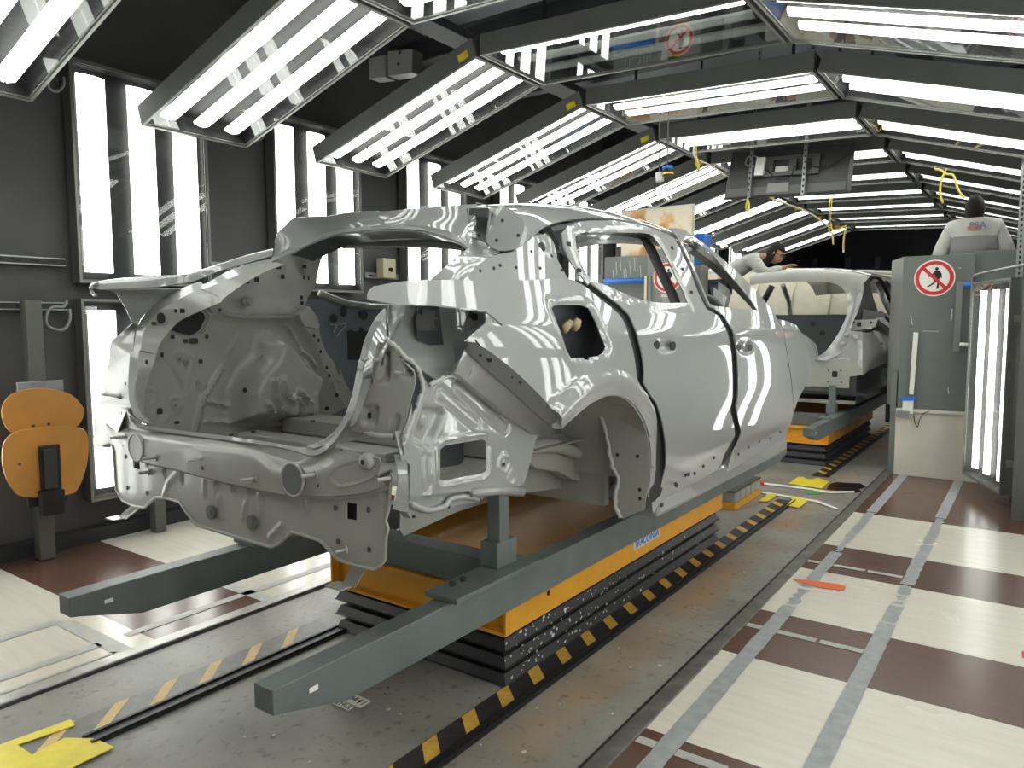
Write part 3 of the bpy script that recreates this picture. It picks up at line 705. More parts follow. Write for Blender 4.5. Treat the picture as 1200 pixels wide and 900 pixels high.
sheet('door_gap_shade', M['black'], car, [(p[0], p[1]-.02, p[2]) for p in rd_front]+[(p[0], p[1]+.03, p[2]) for p in fd_rear[:-1]], uvS, backS(-.014), (), .06, thick=.003)  # black sheet standing in for the shade between the two doors
# ---- front fender with the start of the front wheel arch
fe = [(-1.389,4.916,1.502),(-1.390,5.140,1.488),(-1.385,5.371,1.458),(-1.325,5.381,1.409),(-1.335,5.645,1.354),(-1.345,5.917,1.303),(-1.360,6.090,1.268),(-1.360,5.937,1.236),(-1.350,5.627,1.187),(-1.340,5.442,1.082),(-1.312,5.177,0.963),(-1.318,5.112,0.888),(-1.330,5.124,0.796),(-1.314,5.096,0.918),(-1.302,4.992,1.044),(-1.304,4.899,1.210),(-1.318,4.855,1.346),(-1.358,4.914,1.452)]
sheet('front_fender', B, car, fe, uvS, backS(.004), (), .03, [], thick=.02)
# sill under the doors
b = MB(); b.box((-1.43, 4.1, .66), (.13, 2.1, .11)); rebase(b.build('sill', B, car, bevel=.02))
discs('sill_hole', M['ink'], car, notches([(-1.324,3.150,0.752),(-1.321,3.265,0.773),(-1.322,3.378,0.762),(-1.320,3.486,0.779),(-1.316,3.621,0.802),(-1.321,4.015,0.760),(-1.319,4.189,0.775),(-1.318,4.382,0.779),(-1.320,4.598,0.771),(-1.321,4.827,0.781)], .006))

# ---- roof: right edge, crown, mirrored left edge
redge = [(-1.51, 2.25, 1.80), (-1.555, 2.45, 1.87), (-1.59, 2.8, 1.935), (-1.60, 3.2, 1.965), (-1.60, 3.6, 1.963), (-1.60, 3.85, 1.950), (-1.60, 4.0, 1.937), (-1.60, 4.12, 1.922)]
def across(t, rise, dy=0):
    return [(x+(2*CAR_X-2*x)*t, y+dy*(1 if i == 0 else .35), z+rise*(.75 if i == 0 else 1)*(1-(2*t-1)**4)) for i, (x, y, z) in enumerate(redge)]
loft('roof_panel', B, car, [across(t, .095, -.02*(1-abs(2*t-1))) for t in (0, .03, .1, .25, .5, .75, .9, .97, 1)], 36, 3, .006)
# roof drip channel, dark
loft('roof_channel', BD, car, [[(x+.012, y, z-.030) for x, y, z in redge[1:]], [(x-.002, y, z-.012) for x, y, z in redge[1:]]], 30)
# A pillars and windscreen frame
for sgn in (1, -1):
    mx = (lambda p: p) if sgn > 0 else (lambda p: (2*CAR_X-p[0], p[1], p[2]))
    a = [(-1.60, 4.05, 1.930), (-1.59, 4.3, 1.868), (-1.585, 4.4, 1.848), (-1.565, 4.7, 1.755), (-1.53, 5.0, 1.63), (-1.50, 5.25, 1.515)]
    b_ = [(-1.57, 4.05, 1.905), (-1.555, 4.3, 1.845), (-1.55, 4.4, 1.82), (-1.525, 4.7, 1.72), (-1.485, 5.0, 1.585), (-1.45, 5.25, 1.46)]
    c_ = [(-1.665, 4.05, 1.925), (-1.66, 4.3, 1.86), (-1.655, 4.4, 1.84), (-1.635, 4.7, 1.745), (-1.60, 5.0, 1.62), (-1.57, 5.25, 1.50)]
    loft('a_pillar', B, car, [[mx(p) for p in b_], [mx(p) for p in a], [mx(p) for p in c_]], 16, 4, .03)
loft('windscreen_header', BI, car, [[(-1.62, 4.02, 1.905), (-2.22, 3.95, 1.985), (-2.82, 4.02, 1.905)], [(-1.62, 4.16, 1.895), (-2.22, 4.12, 1.97), (-2.82, 4.16, 1.895)]], 16, 1, .012)
loft('roof_lining_sheet', BD, car, [[(-1.62, y, z-.035) for y, z in ((2.45, 1.89), (3.2, 1.97), (4.05, 1.945))], [(-2.22, y, z-.02) for y, z in ((2.3, 1.955), (3.2, 2.035), (4.0, 2.005))], [(-2.82, y, z-.035) for y, z in ((2.45, 1.89), (3.2, 1.97), (4.05, 1.945))]], 16, 4, .004)
for sgn in (1, -1):
    X = lambda x: x if sgn > 0 else 2*CAR_X-x
    rr = ((2.5, 1.885), (3.2, 1.940), (3.7, 1.935), (4.05, 1.915))
    loft('roof_rail', BD if sgn > 0 else BI, car, [[(X(-1.63), y, z) for y, z in rr], [(X(-1.65), y, z-.035) for y, z in rr]], 16, 1, .02)
# ---- rear roof header above the hatch opening
flange_top = [(-2.759,2.069,1.774),(-2.712,2.130,1.810),(-2.653,2.177,1.845),(-2.584,2.215,1.879),(-2.491,2.231,1.892),(-2.391,2.231,1.892),(-2.353,2.233,1.894),(-2.215,2.229,1.891),(-2.074,2.215,1.878),(-1.968,2.199,1.863),(-1.869,2.171,1.841),(-1.770,2.133,1.812),(-1.684,2.079,1.779),(-1.598,1.998,1.745)]
flange_bot = [(-2.647,1.989,1.747),(-2.649,2.080,1.786),(-2.603,2.135,1.823),(-2.539,2.176,1.854),(-2.449,2.193,1.869),(-2.351,2.192,1.869),(-2.313,2.195,1.871),(-2.176,2.190,1.866),(-2.036,2.175,1.853),(-1.927,2.153,1.836),(-1.824,2.118,1.811),(-1.718,2.070,1.781),(-1.645,2.024,1.760),(-1.589,1.977,1.742)]
hdr_top = [(-2.727,2.060,1.843),(-2.756,2.100,1.887),(-2.733,2.120,1.915),(-2.708,2.150,1.952),(-2.617,2.170,1.954),(-2.515,2.190,1.951),(-2.454,2.200,1.957),(-2.326,2.210,1.956),(-2.204,2.220,1.947),(-2.077,2.220,1.945),(-1.977,2.210,1.939),(-1.881,2.200,1.934),(-1.789,2.190,1.928),(-1.703,2.170,1.921),(-1.684,2.160,1.917)]
loft('roof_rear_header', B, car, [hdr_top, [tuple((Vector(a)*.5+Vector(b)*.5)+Vector((0, .006, 0))) for a, b in zip(resample(hdr_top, 15), resample(flange_top, 15))], flange_top], 60, 4, .004)
loft('hatch_flange', M['flange'], car, [flange_top, flange_bot], 60, 1, .005)
inner_top = [(-2.626,2.349,1.855),(-2.532,2.354,1.859),(-2.407,2.351,1.857),(-2.257,2.339,1.847),(-2.110,2.320,1.833),(-2.040,2.313,1.827),(-1.977,2.289,1.810)]
loft('header_inner', BD, car, [flange_bot[1:14], [(p[0], p[1]+.06, p[2]-.006) for p in flange_bot[1:14]], [(p[0], p[1]+.12, p[2]-.02) for p in flange_bot[1:14]]], 40, 1, .004)
# hinge pocket plate at the right end of the header
plate = [(-1.632,2.170,1.904),(-1.575,2.170,1.904),(-1.537,2.180,1.880),(-1.509,2.190,1.855),(-1.493,2.200,1.816),(-1.485,2.200,1.787),(-1.496,2.170,1.762),(-1.516,2.150,1.747),(-1.558,2.120,1.742),(-1.596,2.100,1.769),(-1.618,2.140,1.836)]
loft('hinge_plate', B, car, [plate[0:6], [plate[10], plate[9], plate[8], plate[7], plate[6], plate[5]]], 20, 1, .004)
loft('roof_corner_gusset', B, car, [[redge[0], (-1.56, 2.2, 1.86), (-1.62, 2.18, 1.905), (-1.70, 2.17, 1.93)], [(p[0]-.01, p[1]-.01, p[2]-.005) for p in (plate[5], plate[3], plate[2], plate[1])]], 14, 1, .004)
pk = [(-1.702,2.130,1.903),(-1.604,2.130,1.895),(-1.610,2.130,1.858),(-1.615,2.130,1.830),(-1.622,2.130,1.773),(-1.688,2.130,1.794),(-1.708,2.130,1.804),(-1.705,2.130,1.866)]
loft('hinge_pocket', BI, car, [[pk[0], pk[1]], [(p[0], p[1]+.05, p[2]) for p in (pk[7], pk[2])], [(p[0], p[1]+.05, p[2]+.02) for p in (pk[6], pk[4])], [pk[6], pk[4]]], 8, 1, .004)
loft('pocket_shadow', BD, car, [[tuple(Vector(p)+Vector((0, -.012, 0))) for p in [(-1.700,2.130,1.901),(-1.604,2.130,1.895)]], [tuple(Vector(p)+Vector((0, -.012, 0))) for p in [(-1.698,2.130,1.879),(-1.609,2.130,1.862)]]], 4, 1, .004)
for pts in ([(-1.690,2.115,1.900),(-1.693,2.115,1.863),(-1.696,2.115,1.802),(-1.676,2.115,1.792),(-1.611,2.115,1.771),(-1.604,2.115,1.828),(-1.599,2.115,1.855),(-1.593,2.115,1.893)],):
    b = MB(); b.tube(smooth_pts(pts, 3), .004, 6); rebase(b.build('pocket_rim', B, car, smooth=True))
discs('header_hole', M['ink'], car, [(p, (.3, -1, .2), .006, .006, False) for p in [(-1.531,2.100,1.843),(-1.464,2.100,1.788),(-1.556,2.100,1.777),(-1.634,2.100,1.799)]]+[(p, (.3, -1, .2), .003, .003, False) for p in [(-2.389,2.254,1.920),(-2.269,2.251,1.918),(-2.168,2.243,1.912),(-2.042,2.231,1.902),(-1.918,2.215,1.889),(-1.796,2.232,1.903),(-1.798,2.233,1.904)]]+[(p, (.2, -1, .1), .005, .006, False) for p in [(-2.834,2.242,1.918),(-2.808,2.163,1.850)]])
discs('header_opening', M['ink'], car, [([(-1.805,2.177,1.858)][0], (.2, -1, .2), .019, .014, True), ([(-2.558,2.219,1.899)][0], (.2, -1, .1), .016, .009, True), ([(-2.752,2.284,1.950)][0], (.2, -1, .1), .030, .011, True)])
# ---- right C pillar, inside the outer skin
cp = [(-1.597,2.100,1.769),(-1.588,2.160,1.743),(-1.504,2.120,1.738),(-1.524,2.255,1.788),(-1.530,2.279,1.800),(-1.544,2.396,1.829),(-1.522,2.406,1.783),(-1.496,2.406,1.726),(-1.475,2.416,1.683),(-1.463,2.425,1.658),(-1.458,2.384,1.649),(-1.452,2.176,1.636),(-1.454,2.034,1.628),(-1.470,1.796,1.618),(-1.474,1.774,1.621),(-1.519,1.714,1.623),(-1.523,1.778,1.659),(-1.553,1.876,1.702),(-1.600,1.999,1.746),(-1.691,2.104,1.793)]
def cp_back(u, v, h):
    return (side_x(u, v)-.02+h, u, v)
CP = sheet('c_pillar', B, car, cp[1:14]+[(-1.479,1.841,1.643),(-1.491,1.910,1.681),(-1.500,1.983,1.711)], uvS, cp_back, (), .02, [('boss', (cp[7][1]-.02, cp[7][2]+.06), .05, .012)])
pil_out = [cp[14], cp[13], [(-1.489,1.907,1.676)][0], [(-1.497,1.986,1.707)][0], cp[1], cp[0]]
pil_in = [cp[15], cp[16], cp[17], cp[17], cp[18], cp[19]]
mid = [tuple((Vector(a)+Vector(b))/2+Vector((.012, -.012, 0))) for a, b in zip(pil_out, pil_in)]
loft('c_pillar_flange', B, car, [pil_in, mid, pil_out], 20, 4, .004)
discs('pillar_hole', M['ink'], CP, [(p, (1, -.3, .2), .005, .006, False) for p in [(-1.478,1.906,1.659),(-1.478,1.979,1.671),(-1.481,2.018,1.683),(-1.475,2.103,1.680),(-1.474,2.252,1.686),(-1.475,2.401,1.687),(-1.503,2.239,1.745),(-1.524,2.383,1.791),(-1.499,2.368,1.738)]]+[([(-1.512,2.321,1.767)][0], (1, -.3, .2), .015, .021, False)])
loft('c_pillar_channel', BD, car, [[(-1.556,2.414,1.832),(-1.536,2.427,1.790),(-1.527,2.454,1.770),(-1.557,2.528,1.830)], [(-1.599,2.527,1.855),(-1.573,2.527,1.800),(-1.547,2.534,1.746),(-1.573,2.576,1.799)]], 10, 1, .004)
# ---- shoulder behind the side windows: the top of the quarter panel up to the C pillar foot
sh_out = q_top[2:14]
sh_in = [tuple(Vector(p)+Vector((-.05, .12, .004))) for p in sh_out]
loft('quarter_shoulder', B, car, [sh_out, sh_in], 40, 1, .004)
# overhanging tail lip of the right quarter: end face and underside
lip_u = [(-1.467,1.407,1.546),(-1.452,1.479,1.546),(-1.436,1.585,1.546),(-1.423,1.659,1.543),(-1.405,1.749,1.535),(-1.393,1.817,1.530)]
loft('tail_lip_underside', B, car, [lip_u, [tuple(Vector(p)+Vector((-.06, .14, .004))) for p in lip_u]], 20, 1, .004)
loft('tail_lip_end', B, car, [[q_top[2], q_top[1], q_top[0]], [tuple(Vector(p)+Vector((-.04, .14, 0))) for p in (q_top[2], q_top[1], q_top[0])]], 8, 1, .004)
# ---- hatch ring: left side flange and inner band, right side flange
fl_o = [(-2.753,2.064,1.772),(-2.844,2.018,1.753),(-2.841,1.902,1.712),(-2.795,1.765,1.652),(-2.875,1.789,1.665),(-2.928,1.718,1.626),(-2.957,1.674,1.597),(-2.949,1.610,1.546),(-2.948,1.570,1.500),(-2.919,1.534,1.446),(-2.884,1.503,1.385),(-2.901,1.501,1.378),(-2.863,1.470,1.292),(-2.843,1.456,1.228),(-2.817,1.449,1.173),(-2.773,1.446,1.133),(-2.715,1.445,1.117)]
fl_i = [(-2.640,1.996,1.747),(-2.639,1.899,1.713),(-2.663,1.808,1.677),(-2.723,1.718,1.629),(-2.762,1.718,1.629),(-2.795,1.663,1.594),(-2.840,1.616,1.557),(-2.865,1.581,1.521),(-2.863,1.551,1.482),(-2.851,1.525,1.443),(-2.818,1.498,1.387),(-2.827,1.495,1.380),(-2.792,1.465,1.295),(-2.782,1.451,1.236),(-2.761,1.445,1.186),(-2.721,1.441,1.146),(-2.673,1.440,1.126)]
loft('hatch_flange', M['flange'], car, [fl_o, fl_i], 70, 1, .005)
bd_i = [(-2.622,2.028,1.738),(-2.621,1.947,1.710),(-2.596,1.829,1.660),(-2.590,1.710,1.587),(-2.577,1.691,1.573),(-2.663,1.653,1.539),(-2.749,1.622,1.503),(-2.777,1.595,1.464),(-2.798,1.567,1.416),(-2.796,1.548,1.372),(-2.800,1.558,1.396),(-2.795,1.534,1.335),(-2.804,1.516,1.278),(-2.816,1.504,1.217),(-2.814,1.499,1.168),(-2.792,1.496,1.135),(-2.750,1.495,1.115)]
loft('hatch_inner_band', BI, car, [fl_i, bd_i], 70, 1, .004)
fr_o = [(-1.603,1.599,1.535),(-1.617,1.578,1.511),(-1.621,1.549,1.470),(-1.620,1.529,1.438),(-1.615,1.509,1.398),(-1.609,1.489,1.350),(-1.612,1.506,1.390),(-1.612,1.492,1.358),(-1.610,1.471,1.293),(-1.625,1.456,1.228),(-1.654,1.451,1.186),(-1.711,1.447,1.148),(-1.787,1.446,1.123)]
fr_i = [(-1.584,1.588,1.527),(-1.582,1.562,1.494),(-1.588,1.539,1.461),(-1.586,1.520,1.429),(-1.581,1.499,1.383),(-1.576,1.480,1.335),(-1.583,1.502,1.391),(-1.578,1.483,1.343),(-1.582,1.463,1.279),(-1.598,1.450,1.217),(-1.615,1.447,1.189),(-1.676,1.443,1.145),(-1.751,1.441,1.120)]
loft('hatch_flange', M['flange'], car, [fr_o, fr_i], 50, 1, .005)
loft('hatch_inner_band', BI, car, [fr_o, [tuple(Vector(p)+Vector((.05, .10, 0))) for p in fr_o]], 50, 1, .004)
ch = [(-1.589,1.592,1.527),(-1.491,1.499,1.488),(-1.488,1.499,1.450),(-1.488,1.498,1.428),(-1.502,1.495,1.418),(-1.525,1.489,1.369),(-1.540,1.484,1.320),(-1.537,1.486,1.393),(-1.547,1.483,1.344),(-1.566,1.478,1.279),(-1.598,1.470,1.208),(-1.617,1.466,1.194),(-1.618,1.451,1.188)]
loft('ring_channel', B, car, [fr_i[:11], [ch[1], ch[2], ch[4], ch[5], ch[6], ch[7], ch[8], ch[9], ch[10], ch[11], ch[12]]], 40, 1, .004)
# sill lip of the hatch opening
lip_in = [(-2.831,1.457,1.141),(-2.790,1.455,1.117),(-2.741,1.455,1.111),(-2.582,1.454,1.106),(-2.247,1.455,1.111),(-1.956,1.455,1.111),(-1.825,1.455,1.111),(-1.741,1.456,1.132),(-1.670,1.460,1.176),(-1.629,1.466,1.227)]
lip_out = [(-2.816,1.438,1.134),(-2.766,1.437,1.107),(-2.698,1.436,1.100),(-2.550,1.436,1.099),(-2.219,1.436,1.102),(-1.932,1.436,1.106),(-1.743,1.436,1.098),(-1.665,1.439,1.138),(-1.626,1.442,1.176),(-1.594,1.446,1.216)]
loft('hatch_sill_flange', M['flange'], car, [lip_in, lip_out], 50, 1, .005)
# ---- rear cross panel: rounded shelf, bumper beam face, lower apron
s0 = [tuple(Vector(p)+Vector((0, .004, -.004))) for p in [(-2.848,1.449,1.168),(-2.794,1.447,1.136),(-2.691,1.445,1.110),(-2.445,1.445,1.108),(-2.272,1.444,1.102),(-2.037,1.444,1.097),(-1.927,1.442,1.068),(-1.817,1.442,1.070),(-1.769,1.443,1.089),(-1.735,1.445,1.116),(-1.617,1.450,1.182)]]
s1 = [(-3.198,1.559,1.091),(-3.036,1.512,1.070),(-2.805,1.460,1.074),(-2.389,1.410,1.087),(-2.213,1.406,1.091),(-1.995,1.414,1.088),(-1.901,1.421,1.053),(-1.795,1.434,1.059),(-1.745,1.442,1.073),(-1.702,1.449,1.106),(-1.670,1.455,1.130)]
s2 = [(-3.179,1.530,1.060),(-3.019,1.485,1.043),(-2.774,1.432,1.047),(-2.350,1.386,1.066),(-2.180,1.384,1.069),(-1.968,1.393,1.067),(-1.876,1.402,1.032),(-1.772,1.415,1.037),(-1.697,1.427,1.053),(-1.610,1.443,1.089),(-1.552,1.456,1.114)]
s3 = [(-3.087,1.504,1.002),(-2.965,1.473,1.001),(-2.724,1.424,0.984),(-2.357,1.387,0.991),(-2.110,1.386,0.984),(-1.973,1.393,0.980),(-1.861,1.404,0.976),(-1.710,1.425,0.985),(-1.628,1.440,0.996),(-1.555,1.455,1.009),(-1.485,1.471,1.036)]
BB = loft('bumper_beam', BI, car, [s0, s1, s2, s3], 70, 5, .005)
s4 = [tuple(Vector(p)+Vector((0, .018, -.012))) for p in s3]
loft('beam_underside', BI, car, [s3, s4], 60, 1, .004)
apron = [(-3.161,1.541,0.985),(-3.121,1.529,0.956),(-3.111,1.525,0.878),(-3.100,1.520,0.806),(-2.995,1.492,0.777),(-2.847,1.459,0.783),(-2.725,1.437,0.798),(-2.614,1.422,0.857),(-2.528,1.413,0.869),(-2.426,1.404,0.871),(-2.372,1.400,0.838),(-2.320,1.398,0.809),(-2.148,1.397,0.805),(-1.925,1.410,0.796),(-1.894,1.413,0.809),(-1.838,1.421,0.856),(-1.799,1.425,0.855),(-1.726,1.436,0.845),(-1.696,1.440,0.825),(-1.662,1.446,0.797),(-1.599,1.458,0.788),(-1.535,1.471,0.784),(-1.517,1.475,0.795),(-1.499,1.479,0.816),(-1.495,1.482,0.886),(-1.488,1.484,0.910),(-1.497,1.482,0.933),(-1.486,1.486,0.965),(-1.481,1.488,1.043),(-1.477,1.490,1.082),(-1.552,1.472,1.037),(-1.694,1.444,1.000),(-1.819,1.425,0.983),(-1.982,1.409,0.978),(-2.171,1.400,0.982),(-2.421,1.406,0.983),(-2.768,1.448,0.988),(-2.931,1.481,1.010)]
hole_r = [(-1.630,1.455,0.971),(-1.594,1.462,0.970),(-1.595,1.461,0.920),(-1.630,1.454,0.921)]; hole_l = [(-2.843,1.462,0.977),(-2.769,1.448,0.979),(-2.766,1.446,0.936),(-2.840,1.460,0.933)]
def uvr(p): return (p[0], p[2])
RB = [[(-2.265,1.400,0.961),(-2.266,1.399,0.915)], [(-2.107,1.401,0.970),(-2.104,1.401,0.946)], [(-2.039,1.405,0.967),(-2.037,1.404,0.945)], [(-1.977,1.409,0.953),(-1.971,1.408,0.906)], [(-2.196,1.399,0.970),(-2.193,1.399,0.945)], [(-2.410,1.405,0.972),(-2.407,1.405,0.950)], [(-2.535,1.415,0.969),(-2.532,1.415,0.947)], [(-1.771,1.432,0.966),(-1.770,1.431,0.935)], [(-2.181,1.399,0.925),(-2.167,1.398,0.856)], [(-2.040,1.404,0.920),(-2.057,1.402,0.863)], [(-1.879,1.416,0.873),(-1.934,1.410,0.822)], [(-1.543,1.474,1.021),(-1.516,1.479,1.005),(-1.511,1.480,0.985)]]
fe_ = [('rib', [uvr(p) for p in r], .010, .011) for r in RB]+[('rib', [uvr(p) for p in [(-2.421,1.406,0.981),(-2.503,1.411,0.929),(-2.545,1.414,0.869)]], .008, .02)]
AP = sheet('rear_apron', BI, car, apron, uvr, backR(.016), [hole_r, hole_l], .0105, fe_, .005)
b = MB(); b.tube([(p[0], rear_y(p[0], p[2])+.014, p[2]) for p in apron[:32]], .0055, 6); rebase(b.build('hem', BI, AP, smooth=True))
discs('apron_hole', M['body_dark'], AP, [(p, (0, -1, 0), .007, .009, False) for p in [(-1.666,1.444,0.951),(-1.551,1.467,0.958),(-1.658,1.444,0.851),(-1.549,1.465,0.841),(-2.928,1.476,0.967),(-2.690,1.431,0.966),(-2.914,1.470,0.845),(-2.692,1.429,0.861)]])
discs('apron_cavity', M['ink'], AP, [(p, (0, -1, 0), .026, .034, True) for p in [(-1.652,1.494,0.932),(-2.948,1.527,0.928)]])
for p in [(-2.211,1.391,0.869),(-2.000,1.399,0.866)]:
    b = MB(); p = Vector(p); b.cyl(p, p+Vector((0, -.010, 0)), .024, 20); b.cyl(p, p+Vector((0, -.013, 0)), .012, 14); rebase(b.build('rubber_plug', M['plug'], AP))
for x, (p, r) in enumerate(zip([(-1.800,1.401,1.027),(-2.716,1.412,1.033)], (.047, .047))):
    b = MB(); p = Vector(p); b.cyl(p+Vector((0, .012, 0)), p+Vector((0, -.004, 0)), r, 28); o = b.build('round_cap', M['plug'] if x == 0 else BI, BB); rebase(o)
    b = MB(); b.tube([p+Vector((r*math.cos(t)*1.06, -.003, r*math.sin(t)*1.06)) for t in [k*math.pi/14 for k in range(29)]], .004, 6); rebase(b.build('cap_rim', BI, car, smooth=True))
def stud(p, d=(0, -1, 0), L=.045, r=.0055, par=None):
    b = MB(); p = Vector(p); d = Vector(d).normalized(); b.cyl(p, p+d*.004, r*2.4, 12); b.cyl(p, p+d*L, r, 8); rebase(b.build('weld_stud', BI, par or car))
for p in [(-2.561,1.400,1.014),(-2.247,1.382,1.044),(-1.970,1.391,1.012),(-1.720,1.422,1.048),(-2.862,1.448,1.056),(-1.462,1.474,1.060)]: stud(p, (-.35, -1, .0), par=BB)
for p in [(-1.628,1.449,0.831),(-2.665,1.427,0.944),(-1.977,1.406,1.003)]: stud(p, (-.35, -1, 0), .035, par=AP)
discs('beam_hole', M['ink'], BB, [(p, (0, -1, .1), .006, .011, True) for p in [(-2.235,1.378,1.021),(-1.712,1.420,1.023),(-2.879,1.448,1.027)]]+[(p, (0, -1, .5), .005, .004, False) for p in [(-1.631,1.442,1.127)]])
b = MB(); p = Vector([(-1.540,1.448,1.102)][0]); b.tube([p+Vector((0, .02, 0)), p+Vector((0, -.004, 0)), p+Vector((0, -.010, 0))], [.03, .022, .012], 18); rebase(b.build('boss', BI, car, smooth=True))
discs('boss_hole', M['ink'], car, [(p+Vector((0, -.011, 0)), (0, -1, 0), .006, .008, False)])
# pads pressed into the beam ends
pad = [(-1.670,1.423,1.043),(-1.639,1.430,1.078),(-1.574,1.443,1.104),(-1.520,1.455,1.114),(-1.494,1.461,1.112),(-1.499,1.459,1.076),(-1.529,1.451,1.052),(-1.574,1.441,1.034),(-1.630,1.430,1.021)]
sheet('beam_end_pad', BI, car, pad, uvr, backR(-.010), (), .012, [('pad', [uvr(p) for p in pad], -.012, .03)], .004, smooth_edge=3)
# end flange of the rear panel on the right
ef = [(-1.480,1.493,1.081),(-1.467,1.498,1.183),(-1.433,1.506,1.162),(-1.428,1.503,0.954),(-1.485,1.489,0.933)]
loft('panel_end_flange', B, car, [[(-1.459,1.486,1.191),(-1.448,1.487,1.153),(-1.438,1.489,1.109),(-1.459,1.484,1.124),(-1.448,1.485,1.052),(-1.467,1.479,0.969)], [(-1.453,1.512,1.189),(-1.446,1.513,1.150),(-1.443,1.513,1.105),(-1.440,1.514,1.117),(-1.438,1.513,1.048),(-1.435,1.512,0.957)]], 20, 1, .005)
# hanging tow brackets
for q in ([(-3.013,1.531,0.744),(-2.872,1.498,0.767),(-3.110,1.557,0.668),(-3.344,1.632,0.621)], [(-1.642,1.483,0.770),(-1.600,1.492,0.761),(-1.634,1.485,0.704),(-1.683,1.476,0.705)]):
    b = MB(); b.prism([q[0], q[1], q[2], q[3]], (0, .004, 0)); rebase(b.build('bracket', BI, car))
    c = Vector(q[2])*.5+Vector(q[3])*.5; b = MB(); b.box(c+Vector((-.03, -.01, -.002)), (.07, .05, .005)); rebase(b.build('bracket_foot', BI, car))
# ---- right rear lamp pocket and corner panels
lamp = [(-1.500,1.507,1.546),(-1.500,1.597,1.546),(-1.500,1.733,1.546),(-1.500,1.875,1.538),(-1.500,1.954,1.523),(-1.500,1.958,1.493),(-1.500,1.910,1.468),(-1.500,1.852,1.436),(-1.500,1.830,1.425),(-1.500,1.783,1.346),(-1.500,1.674,1.314),(-1.500,1.633,1.360),(-1.500,1.531,1.430),(-1.500,1.508,1.446),(-1.500,1.504,1.495)]
lx = [uvX(p) for p in lamp]; ly0 = min(p[0] for p in lx); ly1 = max(p[0] for p in lx); lz0 = min(p[1] for p in lx); lz1 = max(p[1] for p in lx)
def bowl(p):
    t = (p[1]-lz0)/(lz1-lz0); u = (p[0]-ly0)/(ly1-ly0)
    return -.07*_ss((t-.22)/.5)*_ss((p[0]-ly0)/.09)*_ss((ly1-p[0])/.12)+.05*_ss((.22-t)/.25)
sheet('lamp_pocket', B, car, lamp, uvX, backX(-1.50), (), .014, [('fn', bowl)], .004)
lp = [(-1.535,1.668,1.544),(-1.535,1.766,1.546),(-1.535,1.788,1.422),(-1.535,1.723,1.423),(-1.535,1.669,1.440)]
LPL = sheet('lamp_plate', BD, car, lp, uvX, backX(-1.535), (), .03, [], .003)
lp2 = [(-1.520,1.905,1.534),(-1.520,1.978,1.521),(-1.520,1.982,1.494),(-1.520,1.936,1.495),(-1.520,1.900,1.512)]
sheet('lamp_plate', BD, car, lp2, uvX, backX(-1.52), (), .03, [], .003)
discs('lamp_opening', M['ink'], LPL, [(p, (1, -.4, 0), a, c, True) for p, a, c in zip([(-1.525,1.687,1.523),(-1.525,1.718,1.523),(-1.525,1.733,1.505),(-1.525,1.692,1.495),(-1.525,1.734,1.475)], (.009, .015, .012, .030, .007), (.011, .009, .006, .026, .010))]+[([(-1.512,1.919,1.511)][0], (1, -.4, 0), .010, .011, True)])
# lower shadowed step of the pocket
# bracket facet at the pocket's right corner
loft('lamp_bracket', B, car, [[(-1.386,1.707,1.438),(-1.383,1.761,1.470),(-1.384,1.806,1.493),(-1.394,1.817,1.522)], [(-1.380,1.757,1.432),(-1.373,1.842,1.461),(-1.375,1.887,1.486),(-1.399,1.841,1.527)]], 12, 1, .004)
# rear corner panel between hatch ring and lamp
rc = [(-1.546,1.495,1.393),(-1.533,1.498,1.438),(-1.483,1.510,1.439),(-1.464,1.513,1.394),(-1.442,1.518,1.378),(-1.420,1.524,1.360),(-1.414,1.525,1.344),(-1.418,1.523,1.312),(-1.432,1.519,1.267),(-1.450,1.513,1.202),(-1.457,1.511,1.185),(-1.468,1.508,1.172),(-1.504,1.500,1.176),(-1.580,1.483,1.176),(-1.625,1.474,1.179),(-1.625,1.475,1.192),(-1.603,1.479,1.213),(-1.575,1.486,1.277),(-1.556,1.492,1.344)]
rcu = [uvr(p) for p in rc]
dimp = [uvr(p) for p in [(-1.587,1.483,1.260),(-1.533,1.495,1.264),(-1.526,1.496,1.247),(-1.538,1.492,1.197),(-1.591,1.481,1.194),(-1.597,1.480,1.214)]]
box_ = [uvr(p) for p in [(-1.540,1.497,1.428),(-1.489,1.508,1.429),(-1.487,1.507,1.355),(-1.494,1.505,1.318),(-1.561,1.490,1.317),(-1.550,1.493,1.354)]]
box2 = [uvr(p) for p in [(-1.471,1.512,1.413),(-1.446,1.518,1.382),(-1.416,1.524,1.354),(-1.421,1.523,1.328),(-1.467,1.511,1.339)]]
sheet('rear_corner_panel', BI, car, rc, uvr, backR(.03), (), .0085, [('pad', dimp, -.016, .016), ('pad', box_, -.03, .03), ('pad', box2, -.03, .025), ('rib', [uvr(p) for p in [(-1.475,1.507,1.220),(-1.489,1.503,1.174)]], -.015, .02)], .004)
discs('corner_hole', M['ink'], car, [([(-1.569,1.496,1.227)][0], (0, -1, 0), .005, .008, True)])
for p in [(-1.527,1.513,1.386),(-1.461,1.528,1.352)]: stud(p, (-.4, -1, .1), .03)
b = MB(); b.tube(smooth_pts([(-1.569,1.475,1.176),(-1.548,1.480,1.175),(-1.518,1.486,1.171),(-1.489,1.493,1.172),(-1.474,1.496,1.172)], 3), [.006]*3+[.010]*10, 8); rebase(b.build('shelf_bar', BI, car, smooth=True))
